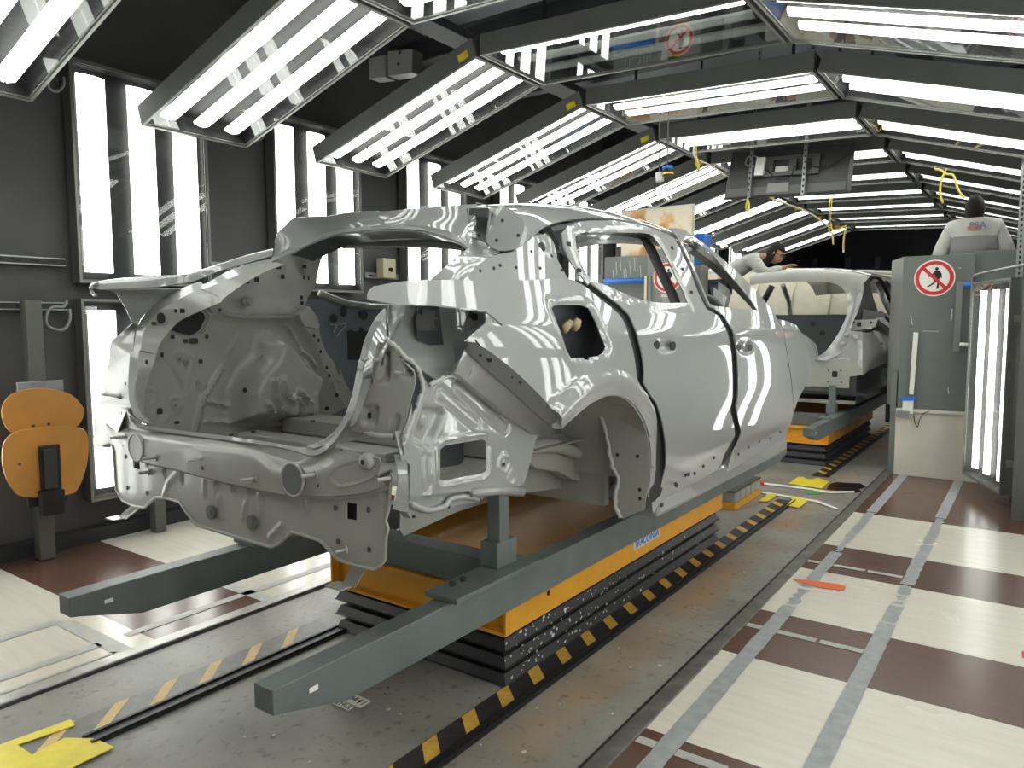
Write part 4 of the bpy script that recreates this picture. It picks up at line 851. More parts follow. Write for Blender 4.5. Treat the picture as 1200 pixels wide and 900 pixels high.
# upper part of that corner, beneath the lip
loft('ring_upper_corner', B, car, [[(-1.512,1.515,1.544),(-1.511,1.515,1.514),(-1.508,1.515,1.475),(-1.505,1.514,1.430)], [(-1.499,1.528,1.544),(-1.492,1.529,1.504),(-1.501,1.526,1.472),(-1.508,1.524,1.449)], [(-1.500,1.578,1.545),(-1.509,1.575,1.504),(-1.522,1.572,1.481),(-1.545,1.566,1.441)]], 14, 3, .004)
# seam running down between corner panel and side
seam = [(-1.440,1.441,1.449),(-1.440,1.470,1.432),(-1.440,1.513,1.399),(-1.440,1.561,1.366),(-1.440,1.575,1.333),(-1.440,1.581,1.298),(-1.440,1.562,1.261),(-1.440,1.540,1.224),(-1.440,1.515,1.183),(-1.440,1.500,1.151)]
b = MB(); random.seed(3); sp_ = smooth_pts(seam, 6); b.tube([p+Vector((0, random.uniform(-.003, .003), random.uniform(-.003, .003))) for p in sp_], [random.uniform(.005, .009) for _ in sp_], 8); rebase(b.build('seam_sealer', M['sealer'], car, smooth=True))
b = MB(); s2_ = smooth_pts([(-1.430,1.603,1.314),(-1.430,1.649,1.326),(-1.430,1.695,1.333),(-1.430,1.735,1.328),(-1.430,1.744,1.349),(-1.430,1.754,1.379)], 6); b.tube([p+Vector((0, random.uniform(-.002, .002), random.uniform(-.003, .003))) for p in s2_], [random.uniform(.004, .008) for _ in s2_], 8); rebase(b.build('seam_sealer', M['sealer'], car, smooth=True))
# white inner side panel with beads and the rectangular service hole
wp = [(-1.440,1.572,1.358),(-1.440,1.603,1.317),(-1.440,1.622,1.315),(-1.440,1.723,1.331),(-1.440,1.756,1.321),(-1.440,1.893,1.246),(-1.440,2.026,1.170),(-1.440,2.194,1.090),(-1.440,2.222,1.133),(-1.440,2.183,1.092),(-1.440,2.161,1.058),(-1.440,2.134,0.995),(-1.440,2.112,0.956),(-1.440,2.096,0.932),(-1.440,2.060,0.929),(-1.440,1.890,0.954),(-1.440,1.801,0.964),(-1.440,1.670,0.981),(-1.440,1.521,0.999),(-1.440,1.525,1.069),(-1.440,1.527,1.088),(-1.440,1.503,1.116),(-1.440,1.496,1.168),(-1.440,1.516,1.212),(-1.440,1.538,1.268),(-1.440,1.533,1.195),(-1.440,1.559,1.251),(-1.440,1.581,1.293)]
wh = [(-1.440,1.656,1.116),(-1.440,1.676,1.125),(-1.440,1.860,1.120),(-1.440,1.878,1.112),(-1.440,1.883,1.097),(-1.440,1.882,1.022),(-1.440,1.873,1.012),(-1.440,1.855,1.010),(-1.440,1.666,1.021),(-1.440,1.655,1.028)]
U = lambda q: [uvX(p) for p in q]
def stad(a, b2, r, h):   # embossed stadium outline
    return [('fn', lambda p, a=a, b2=b2, r=r, h=h: h*_ss(1-abs(_dseg(p, a, b2)-r)/.009))]
g1 = U([(-1.440,1.663,1.284),(-1.440,1.830,1.175)]); g2 = U([(-1.440,1.743,1.296),(-1.440,1.986,1.146)]); g3 = U([(-1.440,1.593,1.095),(-1.440,1.592,1.014)])
feW = stad(g1[0], g1[1], .018, -.006)+stad(g2[0], g2[1], .020, -.006)+stad(g3[0], g3[1], .016, -.006)
feW += [('fn', lambda p, w=U(wh): .008*_ss(1-abs(_dpoly(p, w)-.018)/.012) if not _inside(p, w) else 0)]
feW += [('pad', U([(-1.440,1.536,1.175),(-1.440,1.588,1.261),(-1.440,1.674,1.245),(-1.440,1.683,1.213),(-1.440,1.634,1.152),(-1.440,1.611,1.115),(-1.440,1.546,1.149)]), -.022, .02), ('boss', U([(-1.440,1.598,1.212)])[0], .03, .012)]
c1 = U([(-1.440,1.978,1.020),(-1.440,2.020,0.968)])
feW += [('ring', c1[0], .030, .006, .008), ('boss', c1[0], .012, .006), ('ring', c1[1], .021, .005, .007)]
sheet('inner_side_panel', B, car, wp, uvX, backX(-1.44), [wh], .0075, feW, .004)
discs('side_hole', M['ink'], car, [([(-1.435,1.971,1.021)][0], (1, 0, 0), .006, .006, False)])
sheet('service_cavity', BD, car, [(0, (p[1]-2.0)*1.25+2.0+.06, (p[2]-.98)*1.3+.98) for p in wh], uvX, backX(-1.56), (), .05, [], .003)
# ribbed facet next to the bumper strip
rf_a = [(-1.397,1.721,1.415),(-1.378,1.796,1.355),(-1.362,1.879,1.295),(-1.347,1.971,1.228),(-1.335,2.086,1.151)]; rf_b = [(-1.412,1.690,1.347),(-1.412,1.721,1.330),(-1.412,1.856,1.251),(-1.412,1.986,1.177),(-1.412,2.151,1.101)]
loft('ribbed_facet', B, car, [rf_a, rf_b], 30, 1, .004)
loft('ribbed_facet_lip', B, car, [rf_b, [(p[0]-.028, p[1], p[2]) for p in rf_b]], 30, 1, .003)
for t in (.12, .25, .36, .5, .56, .63, .7):
    a = Vector(rf_a[0]).lerp(Vector(rf_a[-1]), t); c = Vector(rf_b[0]).lerp(Vector(rf_b[-1]), t); b = MB(); b.tube([a.lerp(c, .15)+Vector((.002, 0, 0)), a.lerp(c, .5)+Vector((.004, 0, 0)), a.lerp(c, .85)+Vector((.002, 0, 0))], [.003, .006, .003], 8); rebase(b.build('rib', B, car, smooth=True))
# bumper mounting strip along the cut edge, its underside shade painted as dark grey
st_a = [(-1.381,1.717,1.435),(-1.371,1.769,1.422),(-1.350,1.863,1.366),(-1.333,1.952,1.303),(-1.321,2.033,1.242),(-1.314,2.096,1.189),(-1.312,2.113,1.167)]; st_b = [(-1.394,1.719,1.418),(-1.390,1.730,1.403),(-1.373,1.799,1.347),(-1.357,1.880,1.289),(-1.342,1.976,1.219),(-1.333,2.057,1.168),(-1.331,2.088,1.147)]
loft('bumper_strip', M['body_strip'], car, [st_a, st_b], 30, 1, .006)
loft('strip_tab', BI, car, [[(-1.311,2.107,1.171),(-1.309,2.143,1.133)], [(-1.330,2.090,1.159),(-1.329,2.110,1.135)]], 4, 1, .004)
def mid3(a, b2, t): return Vector(a).lerp(Vector(b2), t)
discs('strip_slot', M['ink'], car, [(p, (1, -.7, -.4), .011, .006, True) for p in [(-1.363,1.795,1.379),(-1.339,1.918,1.303),(-1.321,2.046,1.213)]]+[(p, (1, -.7, -.4), .005, .005, False) for p in [(-1.370,1.764,1.395),(-1.344,1.889,1.321),(-1.324,2.017,1.232)]])
# lower longeron edge below the white panel
b = MB(); q = [(-1.460,1.542,0.993),(-1.460,1.826,0.957),(-1.460,1.898,0.923),(-1.460,1.870,0.911),(-1.460,1.757,0.924),(-1.460,1.615,0.933),(-1.460,1.545,0.928),(-1.460,1.534,0.945)]; b.prism(q, (-.03, 0, 0)); rebase(b.build('longeron_flange', B, car))
q = [(-1.450,1.535,0.976),(-1.450,1.604,0.942),(-1.450,1.681,0.936),(-1.450,1.713,0.953),(-1.450,1.779,0.948),(-1.450,1.849,0.926)]; b = MB(); b.tube(smooth_pts(q, 5), .010, 8); rebase(b.build('flange_bead', B, car, smooth=True))
discs('flange_hole', M['ink'], car, [(p, (1, 0, 0), .006, .005, False) for p in [(-1.455,1.554,0.933),(-1.455,1.709,0.928),(-1.455,1.866,0.920)]])
b = MB(); q = [(-1.440,1.801,0.956),(-1.440,1.927,0.940),(-1.440,2.081,0.907)]; b.tube(q, [.014, .016, .018], 12); rebase(b.build('jack_point', B, car, smooth=True))
# ---- wheel house behind the arch
ar = ARCH[2:16]
ring0 = [(p[0]-.01, p[1], p[2]) for p in ar]
c_y, c_z = 2.47, .93
ring1 = [(p[0]-.13, c_y+(p[1]-c_y)*1.06, c_z+(p[2]-c_z)*1.06) for p in ar]
ring2 = [(p[0]-.42, c_y+(p[1]-c_y)*1.02, c_z+(p[2]-c_z)*1.02) for p in ar]
loft('wheel_house', BI, car, [ring0, ring1, ring2], 50, 3, .004)
b = MB(); pts = [(p[0]-.012, p[1], p[2]) for p in ar]; b.tube(smooth_pts(pts, 3), .006, 6); rebase(b.build('arch_hem', B, car, smooth=True))
iw = [(0, c_y+.62*math.cos(t), c_z-.16+.66*math.sin(t)) for t in [k*math.pi/16 for k in range(17)]]+[(0, c_y-.60, .74), (0, c_y-.1, .78), (0, c_y+.55, .70)]
def tower(p): return .10*_ss(1-abs(p[0]-2.30)/.16)*_ss((p[1]-.7)/.2)
sheet('wheel_house_inner', BI, car, iw, uvX, backX(-1.80), (), .03, [('fn', tower)], .004)
# chassis rail and link mount seen through the arch
b = MB(); b.tube(smooth_pts([(-1.680,2.382,0.993),(-1.680,2.547,0.976),(-1.680,2.680,0.960),(-1.680,2.824,0.917),(-1.680,2.978,0.868),(-1.680,3.117,0.826),(-1.680,3.221,0.710)], 4), .030, 10); rebase(b.build('chassis_rail', BI, car, smooth=True))
q = [(-1.700,2.431,0.961),(-1.700,2.577,0.954),(-1.700,2.759,0.918),(-1.700,2.883,0.874),(-1.700,3.055,0.833),(-1.700,3.259,0.729),(-1.700,3.277,0.596),(-1.700,3.186,0.650),(-1.700,3.071,0.714),(-1.700,2.884,0.768),(-1.700,2.748,0.831),(-1.700,2.577,0.872)]; b = MB(); b.prism(q, (-.08, 0, 0)); rebase(b.build('rail_side', BI, car, bevel=.012))
# front leg of the wheel house down to the sill
lg = [(-1.482,2.800,0.953),(-1.461,2.800,0.887),(-1.474,2.800,0.849),(-1.440,2.800,0.828),(-1.450,2.800,0.759),(-1.445,2.800,0.673),(-1.411,2.800,0.653),(-1.365,2.800,0.679),(-1.313,2.800,0.708),(-1.304,2.800,0.778),(-1.286,2.800,0.835),(-1.287,2.800,0.900),(-1.297,2.800,0.989),(-1.318,2.800,1.082),(-1.351,2.800,1.133),(-1.404,2.800,1.196),(-1.484,2.800,1.192),(-1.511,2.800,1.080)]
def legrel(p):
    return .03*_ss(1-abs(p[0]+1.53)/.05)*_ss((1.05-p[1])/.2)
sheet('wheel_house_leg', BI, car, lg, uvY, backY(2.80), (), .02, [('fn', legrel)], .004)
b = MB(); sp3 = smooth_pts([(-1.551,2.785,1.152),(-1.516,2.785,1.093),(-1.488,2.785,1.022),(-1.474,2.785,0.956),(-1.460,2.785,0.890),(-1.439,2.785,0.855),(-1.429,2.785,0.820),(-1.438,2.785,0.763),(-1.438,2.785,0.708),(-1.417,2.785,0.662)], 5); b.tube([p+Vector((random.uniform(-.004, .004), 0, random.uniform(-.004, .004))) for p in sp3], [random.uniform(.006, .011) for _ in sp3], 8); rebase(b.build('seam_sealer', M['sealer'], car, smooth=True))
discs('leg_hole', M['ink'], car, [(p, (0, -1, 0), .007, .008, False) for p in [(-1.433,2.785,0.931),(-1.340,2.785,0.934),(-1.328,2.785,0.794),(-1.326,2.785,0.757)]])
# ---- left rear: tail fin, outer corner, and the trunk interior
fin_t = [(-3.027,1.420,1.627),(-3.029,1.430,1.640),(-3.003,1.440,1.651),(-2.912,1.500,1.664),(-2.814,1.560,1.670),(-2.717,1.620,1.675),(-2.761,1.720,1.699),(-2.816,1.860,1.736),(-2.829,1.980,1.779),(-2.791,2.100,1.815)]
fin_m = [(-2.998,1.410,1.615),(-2.948,1.400,1.628),(-2.926,1.410,1.619),(-2.838,1.460,1.622),(-2.763,1.530,1.627),(-2.685,1.600,1.643),(-2.731,1.700,1.666),(-2.773,1.830,1.709),(-2.759,1.930,1.739),(-2.743,2.060,1.782)]
loft('tail_lip', B, car, [fin_t, [tuple((Vector(a)+Vector(c))/2+Vector((0, .0, .012))) for a, c in zip(fin_t, fin_m)], fin_m], 40, 3, .005)
b = MB(); b.tube(smooth_pts([(-2.951,1.405,1.598),(-2.974,1.405,1.607),(-2.986,1.405,1.625),(-2.962,1.405,1.640),(-2.931,1.405,1.644)], 4), .006, 8); rebase(b.build('lip_hook', B, car, smooth=True))
sk_o = [(-2.968,1.430,1.614),(-2.924,1.460,1.613),(-2.938,1.500,1.571),(-2.953,1.530,1.523),(-2.971,1.550,1.490)]
sk_i = [(-2.915,1.736,1.634),(-2.954,1.673,1.593),(-2.952,1.611,1.544),(-2.960,1.581,1.509),(-2.943,1.554,1.473)]
loft('left_tail_panel', B, car, [[fin_m[2]]+sk_o[1:], sk_i], 24, 1, .004)
lc_o = [(-2.932,1.530,1.490),(-3.095,1.560,1.448),(-3.189,1.570,1.413),(-3.201,1.570,1.385),(-3.221,1.570,1.308),(-3.232,1.570,1.319),(-3.274,1.570,1.191),(-3.300,1.570,1.179),(-3.316,1.570,1.153),(-3.430,1.600,1.126),(-3.439,1.600,1.105),(-3.442,1.600,1.004),(-3.449,1.600,0.945),(-3.219,1.560,0.962)]
lc_i = [(-2.995,1.591,1.514),(-2.946,1.543,1.446),(-2.922,1.527,1.415),(-2.905,1.513,1.384),(-2.920,1.510,1.377),(-2.888,1.486,1.312),(-2.861,1.466,1.231),(-2.860,1.465,1.222),(-2.852,1.463,1.205),(-2.837,1.460,1.180),(-2.827,1.459,1.167),(-2.854,1.451,1.156),(-3.004,1.483,1.045),(-3.068,1.499,1.011)]
loft('left_corner_panel', BI, car, [lc_o, [tuple((Vector(a)*.5+Vector(c)*.5)+Vector((0, .004*math.sin(i*1.7), 0))) for i, (a, c) in enumerate(zip(lc_o, lc_i))], lc_i], 40, 3, .004)
b = MB(); b.tube(smooth_pts([(-3.117,1.490,1.203),(-3.043,1.490,1.205),(-2.971,1.490,1.199)], 3), .007, 8); rebase(b.build('shelf_bar', BI, car, smooth=True))
discs('corner_hole', M['ink'], car, [(p, (0, -1, 0), .004, .006, False) for p in [(-2.890,1.470,1.259),(-2.927,1.470,1.140)]])
stud([(-2.935,1.480,1.043)][0], (-.5, -1, 0), .05)
# left inner side wall of the trunk, with the wheel house dome
LX = -2.93
side_o = [(-2.930,1.924,1.603),(-2.930,1.819,1.562),(-2.930,1.730,1.528),(-2.930,1.664,1.486),(-2.930,1.613,1.435),(-2.930,1.585,1.381),(-2.930,1.592,1.383),(-2.930,1.575,1.329),(-2.930,1.554,1.270),(-2.930,1.537,1.207),(-2.930,1.539,1.152),(-2.930,1.556,1.104)]+[(0, 1.62, 1.0), (0, 2.3, .95)]+[(-2.930,2.699,1.073),(-2.930,2.661,1.131),(-2.930,2.624,1.187),(-2.930,2.595,1.248),(-2.930,2.592,1.175),(-2.930,2.558,1.282),(-2.930,2.500,1.348),(-2.930,2.470,1.429),(-2.930,2.454,1.486),(-2.930,2.392,1.514),(-2.930,2.359,1.561),(-2.930,2.125,1.558)]
dome = U([(-2.930,1.917,1.036),(-2.930,1.928,1.201),(-2.930,1.992,1.298),(-2.930,2.062,1.360),(-2.930,2.090,1.426),(-2.930,2.152,1.454),(-2.930,2.219,1.442),(-2.930,2.313,1.328),(-2.930,2.408,1.268),(-2.930,2.437,1.234),(-2.930,2.393,1.117),(-2.930,2.379,0.982)])
dome2 = U([(-2.930,1.975,1.262),(-2.930,2.069,1.338),(-2.930,2.113,1.343),(-2.930,2.189,1.242),(-2.930,2.020,1.164),(-2.930,1.946,1.156)])
feL = [('pad', dome, .15, .075), ('rib', U([(-2.930,2.040,1.133),(-2.930,2.060,1.094),(-2.930,2.075,1.040)]), .034, .019), ('rib', U([(-2.930,2.074,1.234),(-2.930,2.080,1.159),(-2.930,2.112,1.096),(-2.930,2.128,1.042)]), .034, .02), ('rib', U([(-2.930,2.126,1.238),(-2.930,2.132,1.162),(-2.930,2.180,1.120),(-2.930,2.181,1.040)]), .030, .019), ('rib', U([(-2.930,2.185,1.150),(-2.930,2.229,1.100),(-2.930,2.236,1.041)]), .030, .019), ('rib', U([(-2.930,2.214,1.175),(-2.930,2.272,1.120),(-2.930,2.279,1.052)]), .030, .019), ('rib', U([(-2.930,2.311,1.151),(-2.930,2.314,1.053)]), .015, .011),
       ('rib', U([(-2.930,1.828,1.152),(-2.930,1.929,1.129)]), .018, .014), ('rib', U([(-2.930,1.825,1.069),(-2.930,1.926,1.050)]), .018, .014), ('boss', U([(-2.930,2.354,1.286)])[0], .035, .03), ('boss', U([(-2.930,2.377,1.160)])[0], .02, .02), ('rib', U([(-2.930,2.271,1.476),(-2.930,2.352,1.350),(-2.930,2.409,1.308),(-2.930,2.438,1.266)]), .012, .012)]
feL += [('rib', U([(-2.930,1.614,1.345),(-2.930,1.657,1.329),(-2.930,1.685,1.309),(-2.930,1.737,1.220),(-2.930,1.741,1.210)]), -.010, .013), ('rib', U([(-2.930,1.778,1.343),(-2.930,1.766,1.290),(-2.930,1.742,1.214)]), .008, .012), ('ring', U([(-2.930,1.805,1.234)])[0], .028, .007, .010), ('ring', U([(-2.930,1.693,1.156)])[0], .028, .007, .010), ('ring', U([(-2.930,1.576,1.190)])[0], .035, .007, .010), ('rib', U([(-2.930,1.916,1.292),(-2.930,1.818,1.169),(-2.930,1.775,1.031)]), .022, .016), ('rib', U([(-2.930,1.641,1.095),(-2.930,1.666,1.106)]), .008, .01), ('rib', U([(-2.930,1.946,1.361),(-2.930,1.998,1.431)]), .008, .01), ('rib', U([(-2.930,1.687,1.351),(-2.930,1.718,1.376),(-2.930,1.778,1.343)]), .008, .012)]
TW = sheet('trunk_side_wall', BI, car, side_o, uvX, backX(LX), (), .0115, feL, .004)
discs('wall_hole', M['ink'], TW, [(p, (1, -.3, 0), a, c, True) for p, a, c in zip([(-2.925,1.813,1.328),(-2.925,1.623,1.133),(-2.925,1.695,1.078),(-2.925,1.643,1.364),(-2.925,1.691,1.435),(-2.925,1.749,1.417),(-2.925,1.784,1.417),(-2.925,1.847,1.435),(-2.925,1.846,1.434)], (.008, .010, .010, .006, .008, .010, .018, .006, .006), (.009, .012, .006, .010, .007, .008, .012, .009, .009))]+[([(-2.840,1.966,1.197)][0], (1, -.3, 0), .009, .011, False)])
for p in [(-2.925,1.719,1.345),(-2.925,1.751,1.329),(-2.925,1.799,1.236),(-2.925,1.688,1.151)]: stud(p, (1, -.2, 0), .025, par=TW)
for p in [(-2.850,2.063,1.347),(-2.850,2.105,1.310)]: stud(p, (1, -.2, 0), .025, par=TW)
dw = [(-2.915,1.676,1.467),(-2.915,1.735,1.509),(-2.915,1.804,1.550),(-2.915,1.830,1.533),(-2.915,1.838,1.514),(-2.915,1.811,1.465),(-2.915,1.784,1.447),(-2.915,1.763,1.441),(-2.915,1.718,1.452)]
sheet('wall_opening', M['ink'], car, dw, uvX, backX(-2.918), (), .06, [], .003)
b = MB(); b.tube(smooth_pts([(-2.910,1.827,1.550),(-2.910,1.855,1.523),(-2.910,1.852,1.504),(-2.910,1.815,1.448)], 3), .005, 6); rebase(b.build('opening_bead', BI, car, smooth=True))
# upper left: slanted pillar panel with its trim bracket
tp = [(-2.860,1.889,1.615),(-2.860,1.940,1.651),(-2.860,2.027,1.699),(-2.860,2.162,1.775),(-2.860,2.252,1.817),(-2.860,2.346,1.862),(-2.860,2.451,1.899),(-2.860,2.490,1.898),(-2.860,2.427,1.794),(-2.860,2.400,1.716),(-2.860,2.395,1.673),(-2.860,2.338,1.606),(-2.860,2.342,1.606),(-2.860,2.302,1.540),(-2.860,2.255,1.536),(-2.860,2.035,1.528),(-2.860,1.930,1.527),(-2.860,1.899,1.545),(-2.860,1.818,1.595)]
sheet('left_pillar_panel', BI, car, tp, uvX, backX(-2.86), (), .02, [('boss', U([(-2.860,2.180,1.745)])[0], .03, -.01), ('boss', U([(-2.860,2.326,1.756)])[0], .03, -.01)], .004)
q = [(-2.830,1.769,1.580),(-2.830,1.814,1.614),(-2.830,1.828,1.594),(-2.830,1.879,1.544),(-2.830,1.895,1.535),(-2.830,1.998,1.527),(-2.830,2.031,1.531),(-2.830,2.051,1.524),(-2.830,2.222,1.530),(-2.830,2.268,1.535),(-2.830,2.277,1.515),(-2.830,2.168,1.515),(-2.830,1.973,1.513),(-2.830,1.894,1.520),(-2.830,1.856,1.537),(-2.830,1.826,1.535)]; b = MB(); b.prism(q, (-.03, 0, 0)); rebase(b.build('trim_bracket', B, car, bevel=.002))
q = [(-2.800,2.240,1.529),(-2.800,2.301,1.567),(-2.800,2.330,1.540),(-2.800,2.346,1.519),(-2.800,2.362,1.476),(-2.800,2.351,1.459),(-2.800,2.271,1.476),(-2.800,2.252,1.503)]; b = MB(); b.prism(q, (-.05, 0, 0)); rebase(b.build('latch_bracket', BI, car, bevel=.004))
discs('bracket_hole', M['ink'], car, [(p, (1, -.3, 0), a, c, True) for p, a, c in zip([(-2.825,1.782,1.616),(-2.825,1.837,1.620),(-2.825,1.847,1.547),(-2.825,2.036,1.703),(-2.825,2.034,1.682),(-2.825,1.989,1.668),(-2.825,2.153,1.741),(-2.825,2.173,1.701),(-2.825,2.298,1.754),(-2.825,2.293,1.704),(-2.825,2.321,1.702),(-2.825,2.277,1.609),(-2.825,2.278,1.583)], (.012, .008, .007, .010, .010, .007, .012, .009, .010, .004, .004, .006, .007), (.007, .008, .006, .007, .010, .006, .007, .010, .008, .010, .009, .009, .009))])
discs('band_hole', M['ink'], car, [(p, (.3, -1, 0), a, c, sq) for p, a, c, sq in zip([(-2.809,1.580,1.513),(-2.834,1.564,1.492),(-2.743,1.604,1.540),(-2.697,1.604,1.540),(-2.760,1.488,1.346)], (.020, .011, .007, .011, .006), (.022, .006, .007, .009, .009), (False, True, True, True, False))])
b = MB(); p = Vector([(-2.840,1.985,1.585)][0]); b.cyl(p, p+Vector((.035, -.01, 0)), .022, 16); b.cyl(p, p+Vector((.05, -.014, 0)), .013, 12); rebase(b.build('rubber_plug', BI, car))
# rear seat bulkhead edge running from the bracket down to the floor
bk_o = [(-2.820,2.287,1.471),(-2.820,2.319,1.433),(-2.820,2.352,1.383),(-2.820,2.397,1.272),(-2.820,2.444,1.191),(-2.820,2.432,1.261),(-2.820,2.458,1.176),(-2.820,2.500,1.104),(-2.820,2.551,1.048)]; bk_i = [(-2.800,2.352,1.481),(-2.800,2.361,1.432),(-2.800,2.390,1.355),(-2.800,2.444,1.292),(-2.800,2.477,1.189),(-2.800,2.479,1.259),(-2.800,2.507,1.201),(-2.800,2.543,1.147),(-2.800,2.579,1.092)]
loft('bulkhead_edge', BI, car, [bk_o, bk_i], 30, 1, .004)
discs('bulkhead_hole', M['ink'], car, [(p, (1, -.4, 0), .006, .009, False) for p in [(-2.795,2.319,1.430),(-2.795,2.345,1.407),(-2.795,2.356,1.354),(-2.795,2.391,1.275),(-2.795,2.405,1.235)]]+[(p, (1, -.4, 0), .010, .010, False) for p in [(-2.790,2.444,1.138),(-2.790,2.381,1.079)]])
# trunk floor, cross member and seat pan
loft('trunk_floor', BI, car, [[(-1.62, 1.48, .985), (-2.22, 1.47, .985), (-2.90, 1.48, .985)], [(-1.62, 2.9, .97), (-2.22, 2.9, .97), (-2.92, 2.9, .97)]], 10, 1, .004)
b = MB(); b.box((-2.26, 2.25, 1.02), (1.2, .16, .075)); rebase(b.build('floor_cross_member', BI, car, bevel=.008))
b = MB(); b.box((-2.36, 1.95, 1.0), (.9, .10, .04)); rebase(b.build('floor_cross_member', BI, car, bevel=.006))
discs('floor_hole', M['ink'], car, [(p, (0, -.3, 1), .014, .008, False) for p in [(-2.539,1.691,1.060),(-2.541,1.791,1.060),(-2.598,2.136,1.060)]])
# cabin behind: left rear door from inside, its shade put into the blue grey
dl = [(0, 2.15, 1.60), (0, 2.2, .75), (0, 2.75, .70), (0, 5.1, .66), (0, 5.15, 1.50), (0, 4.9, 1.58), (0, 4.0, 1.56), (0, 3.5, 1.56), (0, 2.9, 1.62)]
LD = sheet('left_door_inner', M['door_in'], car, dl, uvX, backX(-2.98), (), .04, [], .02)
discs('door_opening', M['ink'], LD, [(p, (1, -.3, 0), a, c, s_) for p, a, c, s_ in zip([(-2.965,2.748,1.369),(-2.965,2.656,1.547),(-2.965,2.592,1.513),(-2.965,2.798,1.531),(-2.965,2.702,1.434),(-2.965,2.779,1.446)], (.10, .018, .018, .026, .018, .014), (.075, .028, .022, .026, .020, .020), (True, False, False, False, False, False))])
for pts in ([(-2.950,2.490,1.639),(-2.950,2.578,1.613),(-2.950,2.693,1.588),(-2.950,2.830,1.578),(-2.950,2.941,1.574)],):
    b = MB(); b.tube(smooth_pts(pts, 3), .018, 8); rebase(b.build('belt_reinforcement', BI, car, smooth=True))
b = MB(); 
b.tube(smooth_pts([(-2.940,2.535,1.485),(-2.940,2.580,1.479),(-2.940,2.649,1.485),(-2.940,2.617,1.450),(-2.940,2.578,1.421),(-2.940,2.568,1.445),(-2.940,2.587,1.473)], 3), .004, 6); b2_ = rebase(b.build('wire_clip', M['steel'], car, smooth=True))
for xs, yb in ((-2.88, 3.72),):
    b = MB(); b.tube([(-2.99, 3.55, 1.56), (-2.93, 3.62, 1.72), (-2.86, 3.70, 1.90)], .045, 8); rebase(b.build('left_b_pillar', BD, car, smooth=True))
lc = [(-3.03, 2.2, 1.60), (-2.98, 2.35, 1.72), (-2.90, 2.5, 1.86)]; lc2 = [(-3.03, 2.75, 1.60), (-2.98, 2.68, 1.72), (-2.88, 2.75, 1.88)]
# floor pan, tunnel, seat cross member, firewall and dash beam
b = MB(); b.box((CAR_X, 4.1, .68), (1.5, 2.2, .02)); b.box((CAR_X, 4.1, .75), (.24, 2.2, .12)); rebase(b.build('floor_pan', BI, car, bevel=.01))
b = MB(); b.box((CAR_X, 2.95, .82), (1.3, .04, .32)); rebase(b.build('seat_bulkhead', BI, car))
b = MB(); b.box((CAR_X, 5.25, 1.05), (1.45, .05, .75)); rebase(b.build('firewall', BI, car, bevel=.01))
b = MB(); b.tube([(-1.5, 4.95, 1.42), (-2.95, 4.95, 1.42)], .035, 12); rebase(b.build('dash_beam', M['black'], car, smooth=True))
b = MB(); b.tube(smooth_pts([(-1.70, 4.75, 1.50), (-1.80, 4.8, 1.60), (-1.92, 4.85, 1.60), (-2.02, 4.9, 1.50)], 4), .06, 10); rebase(b.build('steering_bracket', M['black'], car, smooth=True))
# front end: inner fenders, front cross member and bonnet landing
for sgn in (1, -1):
    X = lambda x: x if sgn > 0 else 2*CAR_X-x
    b = MB(); b.tube([(X(-1.62), 5.1, 1.30), (X(-1.60), 5.6, 1.26), (X(-1.66), 6.0, 1.15)], .06, 10); rebase(b.build('inner_fender', BI, car, smooth=True))
    b = MB(); b.tube([(X(-1.75), 5.1, .85), (X(-1.78), 6.0, .85)], .06, 8); rebase(b.build('front_longeron', BI, car, smooth=True))
b = MB(); b.box((CAR_X, 5.98, 1.1), (1.05, .06, .08)); rebase(b.build('front_cross_member', BI, car, bevel=.01))

# ------------------------------------------------------------ second lift, skid and car body further down the line
lift('low scissor lift with yellow deck and black bellows under the far car body', -2.73, -1.72, 7.95, 10.4, .385, False)
skid('grey steel skid with two long beams carrying the far car body', 5.72)
car2 = empty('car_body', (CAR_X, 9.8, .62), 'bare grey car body with open tailgate frame on the far skid', 'car body')
def Y2(n, m, c, nu=24, nv=1, t=.006): return loft(n, m, car2, c, nu, nv, t)
h_t = [(-2.637,8.250,1.989),(-2.531,8.250,2.002),(-2.190,8.250,2.020),(-1.864,8.250,2.013),(-1.644,8.250,1.987),(-1.491,8.250,1.949),(-1.427,8.250,1.930)]; h_m = [(-2.594,8.120,1.943),(-2.490,8.120,1.956),(-2.154,8.120,1.968),(-1.833,8.120,1.962),(-1.617,8.120,1.938),(-1.496,8.120,1.904),(-1.450,8.120,1.863)]; h_b = [(-2.592,8.120,1.864),(-2.488,8.120,1.884),(-2.152,8.120,1.894),(-1.910,8.120,1.889),(-1.752,8.120,1.871),(-1.659,8.120,1.821),(-1.610,8.120,1.746)]
rf = [tuple(Vector(p)+Vector((.03 if p[0] < CAR_X else -.03, .6, .05))) for p in h_t]; rf2 = [tuple(Vector(p)+Vector((.05, 2.2, .02))) for p in h_t]; rf3 = [tuple(Vector(p)+Vector((.0, 3.0, -.15))) for p in h_t]
Y2('roof_panel', B, [h_t, rf, rf2, rf3], 24, 4); Y2('roof_rear_header', BI, [h_t, h_m, h_b], 30, 3)
r_i = [(-1.606,8.100,1.746),(-1.588,8.100,1.632),(-1.607,8.100,1.519),(-1.656,8.100,1.388),(-1.729,8.100,1.256),(-1.804,8.100,1.155),(-1.914,8.040,1.088)]; r_o = [(-1.446,8.100,1.862),(-1.457,8.100,1.743),(-1.493,8.100,1.583),(-1.537,8.100,1.470),(-1.561,8.100,1.291),(-1.588,8.100,1.193),(-1.757,8.040,1.076)]
Y2('tailgate_frame', B, [r_i, [tuple((Vector(a)+Vector(c))/2+Vector((0, -.02, 0))) for a, c in zip(r_i, r_o)], r_o], 24, 4)
